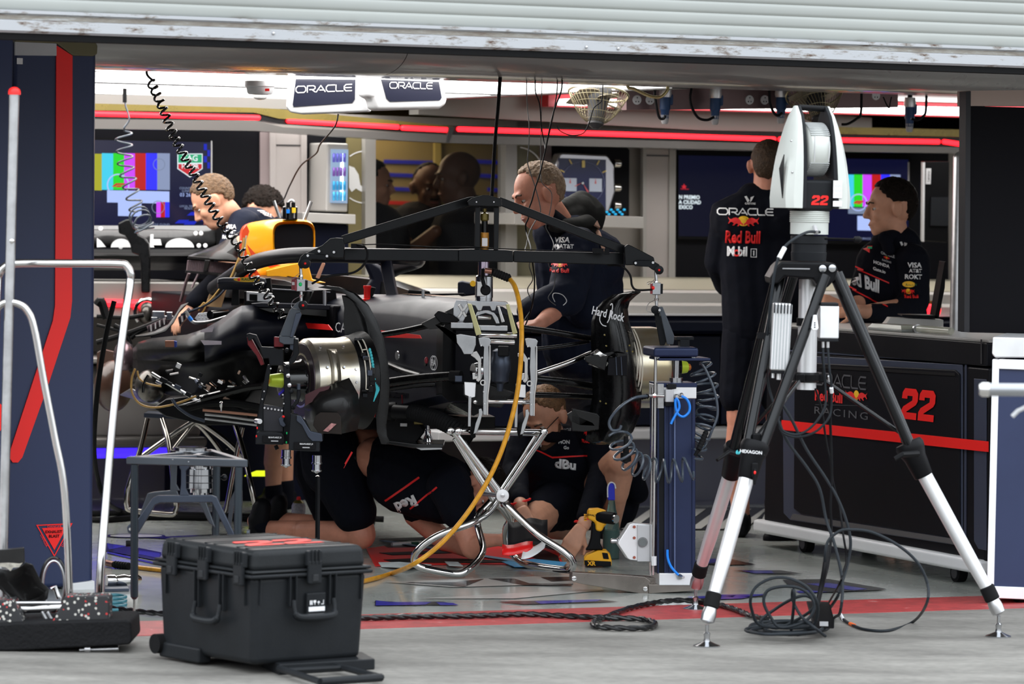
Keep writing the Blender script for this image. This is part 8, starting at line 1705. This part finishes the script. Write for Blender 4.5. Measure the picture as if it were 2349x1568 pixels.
flat('sleeve_print',[[(0,0),(14,-30),(26,-70),(20,-74),(6,-38),(-4,-6)]],P(1370,505,16.3),X1,EZ,mpx(16.8),mat('pale_orange_print',(.6,.35,.25),.6),t,wrap=jk,th=.003)
# C. man seen from the back
t,q,ax=person('man in a black team top seen from the back, standing behind the tripod',(1700,1228,17.95),
 [((1758,400,18.0),.058,(1758,450,18.0),.065),((1740,500,18.0),.17,(1750,740,18.0),.15),((1712,760,18.0),.10,(1700,960,18.0),.068),((1700,960,18.0),.062,(1690,1060,18.0),.060),((1690,1060,18.0),.055,(1702,1205,18.0),.038),((1788,760,18.0),.10,(1790,960,18.0),.068),((1790,960,18.0),.058,(1778,1205,17.9),.038),((1676,520,18.0),.055,(1660,610,18.1),.045),((1660,610,18.1),.04,(1700,645,18.5),.033)],
 hd=((1763,382,18.0),(.12,1,.05),(0,0,1),1.0),hands=(((1690,650,18.5),(.5,1,0),(0,-.3,1),1),),skin=m_skinr,hair=dict(m=mat('short_brown_hair',(.09,.05,.025),.6,noise_=.5,nscale=60,bump=.8,bscale=140),line=.06,low=-.055,thick=.005,hairy=.006))
jk=blob('top',[((1740,455,18.0),.075,(1742,500,18.0),.16,Vector((.03,0,0)),2.4),((1745,510,18.0),.125,(1752,750,18.0),.13,Vector((.075,0,0)),.8),((1672,515,18.0),.088,(1650,600,18.05),.070),((1650,600,18.05),.068,(1668,650,18.2),.062),((1668,650,18.2),.060,(1700,655,18.5),.045),((1822,515,18.0),.088,(1838,620,18.1),.07)],m_cloth,t,fold=.010)
blob('shorts',[((1712,765,18.0),.115,(1698,905,18.0),.098),((1790,765,18.0),.115,(1790,905,18.0),.098),((1750,760,18.0),.13,(1750,800,18.0),.12)],m_cloth,t,fold=.008)
blob('sock',[((1776,1150,17.92),.046,(1778,1200,17.9),.044)],m_cloth,t); blob('sock',[((1702,1190,18.0),.044,(1702,1205,18.0),.044)],m_cloth,t)
shoe(t,(1700,1218,17.9),(1695,1214,18.15)); shoe(t,(1780,1222,17.85),(1780,1222,18.1)); shoe(t,(1812,1232,17.8),(1765,1234,17.75))
lettering(jk,'CASTORE',1735,467,17.85,4,m_txtw,t,bold=.02)
flat('winged_mark',[[(-11,8),(-6,9),(0,-1),(-4,-6)],[(11,9),(3,6),(1,-5),(5,-2)]],P(1735,458,17.4),X1,EZ,mpx(18),m_txtw,t,wrap=jk,th=.003)
wideword('ORACLE',P(1725,486,17.4),X1,EZ,14*mpx(18),m_txtw,t,w=.13,wrap=jk,th=.003)
bulls(P(1719,514,17.4),X1,EZ,70*mpx(18),t,wrap=jk,hk=.8)
o=lettering(jk,'Red Bull',1717,547,17.85,27,m_txtr,t,bold=.035,wx=.62); o=lettering(jk,'M bil',1704,580,17.85,21,m_txtw,t,bold=.04,wx=.78)
flat('red_o',ring(0,0,8,4,20),P(1704,583,17.4),X1,EZ,mpx(18),m_txtr,t,wrap=jk,th=.003)
flat('box_mark',[[(-7,-10),(7,-10),(7,-8.5),(-7,-8.5)],[(-7,8.5),(7,8.5),(7,10),(-7,10)],[(-7,-10),(-5.6,-10),(-5.6,10),(-7,10)],[(5.6,-10),(7,-10),(7,10),(5.6,10)],[(-1,-6),(1.5,-6),(1.5,6),(-2.5,4),(-1,3.5)]],P(1744,583,17.4),X1,EZ,mpx(18),m_txtw,t,wrap=jk,th=.003)
# D. man in profile, right
DD=18.2
t,q,ax=person('dark haired man in a black team top seen in profile behind the number cabinet',(2050,1225,DD),
 [((2052,520,DD),.058,(2055,560,DD),.068),((2050,600,DD),.15,(2055,760,DD),.14),((2030,780,DD),.09,(2030,1200,DD),.05),((2070,780,DD),.09,(2070,1200,DD+.1),.05),((2085,610,DD-.1),.06,(2088,700,DD-.15),.05),((2088,700,DD-.15),.042,(1985,715,DD-.5),.032),((1985,715,DD-.5),.030,(1965,712,DD-.55),.028),((2000,620,DD+.1),.05,(1965,700,DD-.2),.038),((1965,700,DD-.2),.034,(1932,702,DD-.4),.028)],
 hd=((2044,480,DD),(-1,-.12,-.10),(-.08,0,1),1.14),hands=(((1970,713,DD-.55),(-1,-.1,-.1),(0,-.4,1),-1,1.1,.7),((1935,702,DD-.4),(-1,-.2,.25),(0,-.6,.8),1,1.1,.8)),hair=dict(m=m_hairb,line=.046,low=-.035,thick=.006,top=.6,hairy=.008))
jk=blob('top',[((2055,560,DD),.08,(2052,600,DD),.13,X1*.04),((2045,610,DD),.125,(2040,750,DD),.13,X1*.045),((2092,600,DD-.1),.085,(2096,690,DD-.12),.075),((2096,690,DD-.12),.072,(2060,722,DD-.3),.058),((2060,722,DD-.3),.055,(1990,716,DD-.48),.038),((2000,615,DD),.075,(1968,690,DD-.15),.055)],m_cloth,t,fold=.010)
blob('collar',[((2028,545,DD-.08),.030,(2078,533,DD),.030),((2078,533,DD),.026,(2085,560,DD),.03),((2030,545,DD-.08),.026,(2040,575,DD-.1),.03)],m_cloth,t)
MB().tube([P(1984,703,DD-.52)+Y1*0,P(1990,727,DD-.5)],.006,8).build('red_cuff_band',m_txtr,t)
for k in(0,): blob('trousers',[((2040,770,DD),.14,(2030,1150,DD),.07),((2065,770,DD),.14,(2070,1150,DD+.1),.07)],m_cloth,t,.012)
shoe(t,(2035,1212,DD),(2000,1218,DD-.1)); shoe(t,(2075,1208,DD+.1),(2040,1214,DD))
for s_,x,y,h in(('VISA',2109,610,11),('AT&T',2111,623,8),('ROKT',2106,637,10),('HONDA',2035,608,7),('Gate.io',2030,622,7),('ORACLE',2050,586,6),('RACING',2047,601,4)): lettering(jk,s_,x,y,DD,h,m_txtw if s_ not in('ORACLE','RACING') else m_grey,t,(1,0,-.3) if x<2060 else X1,bold=.03)
flat('oval_badge',[circ(0,0,14,20,ry=7)],P(2101,655,DD-.5),X1,EZ,mpx(DD),m_sun,t,wrap=jk,th=.003); lettering(jk,'RAUCH',2101,655,DD,5,mat('print_dark_green',(1,1,1)),t,bold=.03)
bulls(P(2099,674,DD-.5),X1,EZ,28*mpx(DD),t,wrap=jk); lettering(jk,'Red Bull',2099,682,DD,7,m_txtr,t,bold=.03); bulls(P(2052,595,DD-.5),Vector((1,0,-.3)),EZ,14*mpx(DD),t,wrap=jk)
rvv=Vector((1,0,-.30)).normalized(); lettering(jk,'ed Bull',1997,651,DD,28,m_txtw,t,rvv,bold=.04,wx=.62)
K=mpx(DD)
for l in([(1962,611),(2056,650),(2056,653),(1962,614)],[(1948,655),(2040,700),(2040,703),(1948,658)]): flat('red_piping',[[(x-2000,-(y-650)) for x,y in l][::-1]],P(2000,650,DD-.5),X1,EZ,K,m_txtr,t,wrap=jk,th=.003)
flat('winged_mark',[[(-8,5),(-3,6),(0,-1),(-4,-4)],[(9,2),(2,4),(1,-4),(6,-2)]],P(2093,562,DD-.5),X1,EZ,K,m_txtw,t,wrap=jk,th=.003)
flat('shield_patch',[[(-6,7),(6,7),(6,-2),(0,-8),(-6,-2)]],P(1995,571,DD-.5),X1,EZ,K,m_txtr,t,wrap=jk,th=.003); flat('shield_patch',[[(-5,6),(5,6),(5,1),(-5,1)]],P(1995,571,DD-.5),X1,EZ,K,mat('shield_green',(.02,.35,.16),.5),t,wrap=jk,th=.004)
# E. mechanic on his knees and elbows under the car
t,q,ax=person('bare-legged mechanic on knees and elbows under the car, red piping on his shirt',(850,1262,16.9),
 [((830,1035,16.9),.085,(880,1060,16.8),.085,Vector((0,0,.04))),((860,1050,16.75),.15,(1010,1120,16.5),.15),((1040,1120,16.5),.06,(1085,1110,16.5),.055),((775,1070,16.8),.105,(828,1225,16.75),.065),((828,1225,16.75),.058,(700,1222,16.9),.055),((720,1222,16.9),.056,(610,1212,17.0),.036),((610,1212,17.0),.03,(585,1195,17.05),.035),((760,1070,17.2),.10,(800,1215,17.2),.062),((800,1215,17.2),.055,(650,1195,17.3),.040),
  ((1040,1150,16.3),.055,(1082,1258,16.25),.044),((1082,1258,16.25),.042,(1108,1240,16.2),.034),((1108,1240,16.2),.032,(1140,1238,16.2),.027),((955,1180,16.7),.055,(1020,1240,16.6),.045),((1020,1240,16.6),.04,(1075,1262,16.5),.032)],
 hd=((1092,1118,16.5),(.35,-.35,-.87),(.87,0,.35),1.02),hands=(((1138,1238,16.2),(1,-.1,.0),(0,-.6,.8),-1,1.05,.8),),skin=m_skinr,hair=dict(m=m_hairb,line=.05,low=-.04,thick=.010))
jk=blob('shirt',[((914,1062,16.72),.145,(940,1090,16.65),.16),((930,1090,16.65),.165,(1020,1125,16.5),.145),((1030,1110,16.35),.095,(1050,1170,16.28),.078),((960,1120,16.7),.13,(968,1160,16.7),.09)],m_cloth,t,fold=.016)
blob('shorts',[((755,1030,16.85),.132,(765,1070,16.8),.138),((776,1085,16.78),.125,(812,1170,16.74),.100),((745,1070,17.15),.14,(770,1165,17.2),.11)],m_cloth,t,fold=.012)
blob('shorts_waistband',[((800,985,16.85),.022,(812,1010,16.78),.022),((812,1010,16.78),.02,(816,1050,16.72),.018)],m_blk,t,.006)
blob('sock',[((612,1212,17.0),.042,(598,1206,17.0),.044)],m_cloth,t); shoe(t,(600,1190,17.0),(585,1222,17.0),w=.045,name='shoe'); shoe(t,(640,1180,17.3),(622,1215,17.3),name='shoe')
for (x0,y0),(x1,y1) in(((955,1108),(874,1168)),((998,1126),(934,1184))):
    dv=(P(x1,y1,16.5)-P(x0,y0,16.5)); flat('red_piping',[[(0,0),(1,0),(1,.045),(0,.045)]],P(x0,y0,16.0),dv,Vector((-dv.z,0,dv.x)),dv.length,m_txtr,t,wrap=jk,th=.003)
lt=Vector((-.85,0,-.32)); lettering(jk,'Red',925,1170,16.5,24,m_txtw,t,Vector((-.80,0,-.42)),Vector((.42,0,-.80)),bold=.05)
bpy.data.objects[C.objects[-1].name]
flat('red_piping',[[(0,0),(1,0),(1,.10),(0,.10)]],P(806,1035,16.0),P(785,1072,16)-P(806,1035,16),-(P(785,1072,16)-P(806,1035,16)).cross(-Y1),.075,m_txtr,t,wrap=[c for c in t.children if c.name.startswith('shorts')][0],th=.003)
# F. squatting mechanic facing us
t,q,ax=person('bearded mechanic with glasses on a cord, squatting behind the chrome trestle holding paper',(1290,1225,17.0),
 [((1262,990,17.1),.058,(1280,1020,17.15),.065),((1285,1040,17.15),.15,(1290,1140,17.2),.14),((1290,1150,17.1),.10,(1215,1200,16.75),.07),((1215,1200,16.75),.06,(1290,1215,17.2),.045),((1340,1150,17.3),.11,(1425,1060,16.85),.072),((1425,1060,16.85),.064,(1412,1130,16.9),.058),((1412,1130,16.9),.055,(1400,1215,17.0),.038),
  ((1365,970,17.1),.06,(1395,1080,17.0),.05),((1395,1080,17.0),.045,(1338,1205,16.65),.030),((1215,990,17.1),.055,(1178,1080,17.0),.045),((1178,1080,17.0),.04,(1195,1160,16.7),.03)],
 hd=((1250,955,17.05),(-.45,-.62,-.62),(-.25,-.35,.9),1.08),hands=(((1334,1208,16.6),(-.45,-.3,-.8),(.2,-.9,.2),-1,1.05,.6),((1196,1165,16.65),(.35,-.3,-.8),(-.2,-.9,.2),1,1.05,.6)),skin=m_skin,hair=dict(m=mat('sandy_brown_hair',(.20,.10,.04),.6,noise_=.4,nscale=60,bump=.8,bscale=140),line=.03,low=-.04,thick=.005))
s,f,u=ax
blob('beard',[(q(-.035,.04,-.075),.022,q(0,.078,-.095),.026),(q(.035,.04,-.075),.022,q(0,.078,-.095),.026),(q(-.055,.01,-.04),.014,q(-.035,.04,-.08),.02),(q(.055,.01,-.04),.014,q(.035,.04,-.08),.02)],mat('brown_beard',(.10,.045,.02),.7,bump=.8,bscale=140),t,.005,2)
gl=MB()
for a in(-1,1): gl.tube([q(a*.032+.022*math.cos(z),.104,.005+.015*math.sin(z)) for z in [2*math.pi*i/16 for i in range(16)]],.0018,6,closed=True)
gl.tube([q(-.054,.104,.008),q(-.08,0,.012)],.002,6); gl.tube([q(.054,.104,.008),q(.08,0,.012)],.002,6); gl.build('glasses',m_blk,t); MB().tube([q(.083,-.01,.01),q(.09,.0,-.05),q(.07,.05,-.12)],.0025,6).build('glasses_cord',m_blk,t)
jk=blob('top',[((1280,1015,17.15),.085,(1285,1045,17.15),.15,X1*.02,2.5),((1285,1045,17.15),.13,(1290,1150,17.2),.13,X1*.05),((1362,975,17.1),.09,(1388,1075,17.0),.068),((1388,1075,17.0),.066,(1345,1185,16.7),.045),((1218,985,17.1),.085,(1180,1080,17.0),.062),((1180,1080,17.0),.06,(1193,1145,16.75),.042)],m_cloth,t,fold=.012)
blob('collar',[((1258,1000,17.0),.028,(1300,1000,17.1),.03)],m_cloth,t)
blob('shorts',[((1340,1150,17.3),.13,(1405,1085,17.05),.09),((1440,1060,17.1),.05,(1462,1130,17.2),.05),((1290,1150,17.15),.13,(1240,1180,16.9),.09),((1440,1100,17.3),.08,(1420,1170,17.3),.08)],m_cloth,t,fold=.01)
for c0,rv_ in(((1341,1190,16.68),Vector((.8,0,.4))),((1194,1150,16.72),Vector((.9,0,.2)))):
    c_=P(*c0); MB().tube([c_+Vector((.041*math.cos(z),.035*math.sin(z),.012*math.cos(z))) for z in [2*math.pi*i/20 for i in range(20)]],.005,8,closed=True).build('red_cuff',m_txtr,t)
shoe(t,(1405,1212,17.1),(1380,1220,16.95)); shoe(t,(1330,1205,17.3),(1300,1212,17.2))
lettering(jk,'dBu',1300,1080,17.0,20,m_txtw,t,Vector((1,0,-.1)),bold=.05,wx=1.1); lettering(jk,'HON',1297,1028,17.0,8,m_txtw,t,bold=.03); lettering(jk,'Go',1302,1041,17.0,7,m_txtw,t,bold=.03); lettering(jk,'bil 1',1235,1035,17.0,8,m_txtw,t,bold=.03)
lettering(jk,'ORACLE',1300,1000,17.0,5,m_grey,t); bulls(P(1358,1012,16.5),X1,EZ,28*mpx(17),t,wrap=jk); lettering(jk,'Red Bull',1358,1025,17.0,8,m_txtr,t,bold=.03)
flat('red_piping',[[(-60,24),(-20,6),(30,10),(60,12),(60,15),(30,13),(-20,9.5),(-60,27)][::-1]],P(1290,1075,16.5),X1,EZ,mpx(17),m_txtr,t,wrap=jk,th=.003)
# people in the room behind the window
def bg(label,hd,caps,shirt,hair=None,fd=(-1,0,0),skin=None,k=1.1):
    t,q,ax=person(label,(hd[0],1120,hd[2]),caps,vox=.01,hd=(hd,fd,(0,0,1),k),skin=skin,hair=hair)
    blob('top',shirt,m_cloth,t,.012,fold=.01); shoe(t,(hd[0],1125,hd[2]),(hd[0]-20,1128,hd[2]-.1)); return t,q,ax
m_skd=mat('dark_skin',(.16,.07,.04),.45)
bg('large bald man in a black top facing left in the dim room behind the window',(1050,410,21.6),[((1062,450,21.6),.075,(1070,480,21.6),.085),((1080,540,21.6),.2,(1085,760,21.6),.2),((1085,760,21.6),.15,(1060,1110,21.6),.08),((1150,520,21.5),.06,(1152,640,21.4),.05)],[((1075,500,21.6),.13,(1085,550,21.6),.23),((1085,550,21.6),.25,(1085,900,21.6),.22),((1140,520,21.5),.09,(1150,600,21.4),.08)],fd=(-1,-.2,-.15),k=1.22,skin=m_skd)
t,q,ax=bg('bearded balding man in a black top facing right in the dim room behind the window',(985,432,22.0),[((985,470,22.0),.065,(985,500,22.0),.075),((960,560,22.0),.18,(960,780,22.0),.18),((960,780,22.0),.13,(970,1100,22.0),.07),((925,560,21.8),.06,(930,600,21.5),.05),((930,590,21.5),.05,(1000,530,21.4),.035)],[((985,495,22.0),.10,(970,545,22.0),.20),((960,550,22.0),.22,(960,900,22.0),.2)],fd=(.35,-1,-.15),skin=m_skd,k=1.15,hair=dict(m=m_hairb,line=-.01,low=-.03,thick=.004))
blob('beard',[(q(-.04,.03,-.06),.02,q(0,.075,-.09),.024),(q(.04,.03,-.06),.02,q(0,.075,-.09),.024),(q(-.02,.09,-.04),.008,q(.02,.09,-.04),.008)],m_hairb,t,.007)
bg('man in profile mostly hidden by the door frame in the dim room behind the window',(855,425,21.4),[((850,465,21.4),.06,(850,500,21.4),.07),((850,560,21.4),.18,(850,780,21.4),.17),((850,780,21.4),.12,(850,1110,21.4),.07)],[((852,495,21.4),.1,(855,545,21.4),.2),((855,550,21.4),.21,(855,900,21.4),.2)],fd=(1,-.1,-.1),skin=m_skin,hair=dict(m=m_hairb,line=.04,low=-.03,thick=.008))
# ---------------------------------------------------------------- cords and wires from the ceiling
t=thing('spiral_cable','black glossy coiled cord hanging from the ceiling down to the sidepod',"cord",P(335,140,16.4))
m_cc=mat('black_glossy_cord',(.008,.008,.009),.15,coat=.6)
ax_=[P(345,185,16.45),P(372,245,16.4),P(402,320,16.4),P(432,375,16.4),P(462,432,16.4),P(500,500,16.4),P(545,560,16.35),P(580,630,16.3),P(615,680,16.3),P(652,730,16.3)]
top=P(332,138,16.45); top.z=2.2
MB().tube(catmull([top,P(336,150,16.45),P(338,172,16.45)]+coil(ax_,34,lambda s:.0175,14)[:1],4)+coil(ax_,34,lambda s:.0175,14)  ,.0052,8).build('cord',m_cc,t)
t=thing('spiral_cable','grey coiled cable hanging over the left screen down to the rear wing','cord',P(288,210,18.6))
top=P(286,205,18.6); top.z=2.06
c_=coil([P(283,300,18.6),P(287,370,18.6),P(297,420,18.6),P(308,460,18.6),P(314,485,18.6)],7,lambda s:.040-.006*s,16)
MB().tube(catmull([top,P(287,235,18.6),P(292,255,18.6),P(296,275,18.6),P(285,292,18.6)],6)+c_,.0045,8).build('cord',m_hc,t); MB().cyl(top,P(286,235,18.6),.010,10).build('sleeve',m_blk,t)
MB().tube(coil([P(318,492,18.55),P(326,510,18.5),P(334,530,18.5)],4,lambda s:.048,16),.0045,8).build('cord_bundle',m_hc,t)
top=P(1148,200,16.2); top.z=2.06
tagwire('hanging_cable',[top,P(1143,240,16.1),P(1136,320,15.9),P(1131,400,15.75),P(1128,450,15.62)],.0075,m_rub,'thick black cable hanging from the ceiling to the apex of the lifting beam')
def hw(lab,l,r=.0022,m=None): 
    a=P(*l[0]); a.z=2.05; tagwire('hanging_wire',[a]+[P(*q) for q in l],r,m or mat('grey_wire',(.12,.12,.12),.5),lab)
hw('thin grey wire falling in front of the older man, left of the twisted pair',[(1208,210,16.3),(1210,250,16.3),(1214,290,16.2),(1213,335,16.2),(1210,370,16.2),(1218,400,16.2),(1228,430,16.2),(1240,480,16.2),(1232,500,16.2),(1215,530,16.1),(1208,560,16.0),(1205,575,15.9),(1218,590,15.8),(1214,610,15.9),(1222,640,16.0),(1210,665,16.1),(1222,700,16.2),(1205,730,16.2),(1198,745,16.2)])
hw('thin dark wire joining the twisted pair above the older man',[(1228,208,16.3),(1238,240,16.3),(1242,290,16.3),(1248,325,16.3),(1252,345,16.2)],.0026,m_blk)
hw('dark twisted pair of wires hanging in front of the older man\'s face',[(1288,206,16.3),(1272,250,16.3),(1262,290,16.2),(1252,340,16.2),(1244,375,16.15),(1238,400,16.1),(1228,430,16.1),(1220,460,16.1),(1213,480,16.1),(1212,500,16.1),(1206,515,16.1),(1208,535,16.1),(1217,565,15.9),(1220,590,15.85),(1226,640,16.0),(1224,680,16.1),(1215,720,16.2),(1204,748,16.2)],.0032,m_blk)
hw('second dark strand hanging close to the twisted pair',[(1278,206,16.35),(1274,235,16.35),(1268,270,16.3),(1254,330,16.25)],.0026,m_blk)
hw('pale wire curving past the older man\'s ear and down his chest',[(1240,370,16.3),(1240,395,16.15),(1244,420,16.1),(1264,440,16.1),(1265,465,16.1),(1258,500,16.1),(1252,520,16.1),(1262,540,16.1),(1270,560,16.0),(1265,580,15.9),(1258,600,15.95),(1262,615,16.2),(1274,620,16.25),(1270,660,16.3),(1258,680,16.3),(1262,690,16.3),(1275,700,16.3)],.0018)
tagwire('hanging_wire',[P(1383,195,16.8),P(1380,230,16.8),P(1362,248,16.8),P(1352,280,16.8),P(1338,305,16.8),P(1310,310,16.8),P(1285,300,16.8),P(1278,288,16.8)],.0025,m_blk,'thin black wire looping below the left caged fan')
tagwire('earphone_cord',[P(1273,692,16.25),P(1268,680,16.25),P(1272,672,16.25),P(1290,676,16.25),P(1300,690,16.25),P(1292,700,16.25)],.0016,m_wht,'white earphone cord loop on the older man\'s sleeve','cord')
tagwire('hanging_wire',[P(350,132,16.4),P(352,146,16.4),P(360,153,16.4),P(366,145,16.4),P(365,132,16.4)],.003,m_blk,'small black wire loop at the brown ceiling board beside the coiled cord')
# ---------------------------------------------------------------- camera, light
cam=bpy.data.cameras.new('camera'); co=bpy.data.objects.new('camera',cam); C.objects.link(co)
cam.sensor_width=36; cam.lens=36*F/2349; cam.clip_start=.5; cam.clip_end=200
M=Matrix((RT,UP,-FW)).transposed(); co.matrix_world=Matrix.Translation(CAM)@M.to_4x4()
cam.dof.use_dof=True; cam.dof.focus_distance=15.6; cam.dof.aperture_fstop=4.5
bpy.context.scene.camera=co
wd=bpy.data.worlds.new('sky'); bpy.context.scene.world=wd; wd.use_nodes=True
nt=wd.node_tree; bg=nt.nodes['Background']
tc=N(nt,'ShaderNodeTexCoord'); sx=N(nt,'ShaderNodeSeparateXYZ'); nt.links.new(tc.outputs['Generated'],sx.inputs[0])
r=N(nt,'ShaderNodeValToRGB'); e=r.color_ramp.elements; e[0].position=.0;e[0].color=(.16,.165,.17,1);e[1].position=.42;e[1].color=(.88,.94,1.0,1); q=r.color_ramp.elements.new(.12); q.color=(.42,.44,.46,1)
nt.links.new(sx.outputs['Z'],r.inputs['Fac']); nt.links.new(r.outputs['Color'],bg.inputs['Color']); bg.inputs['Strength'].default_value=2.6
vs=bpy.context.scene.view_settings; vs.view_transform='Standard'; vs.look='None'; vs.gamma=1; vs.exposure=.38; vs.use_curve_mapping=False
bpy.context.scene.cycles.max_bounces=8; bpy.context.scene.cycles.use_denoising=True; bpy.context.scene.cycles.caustics_reflective=False; bpy.context.scene.cycles.caustics_refractive=False
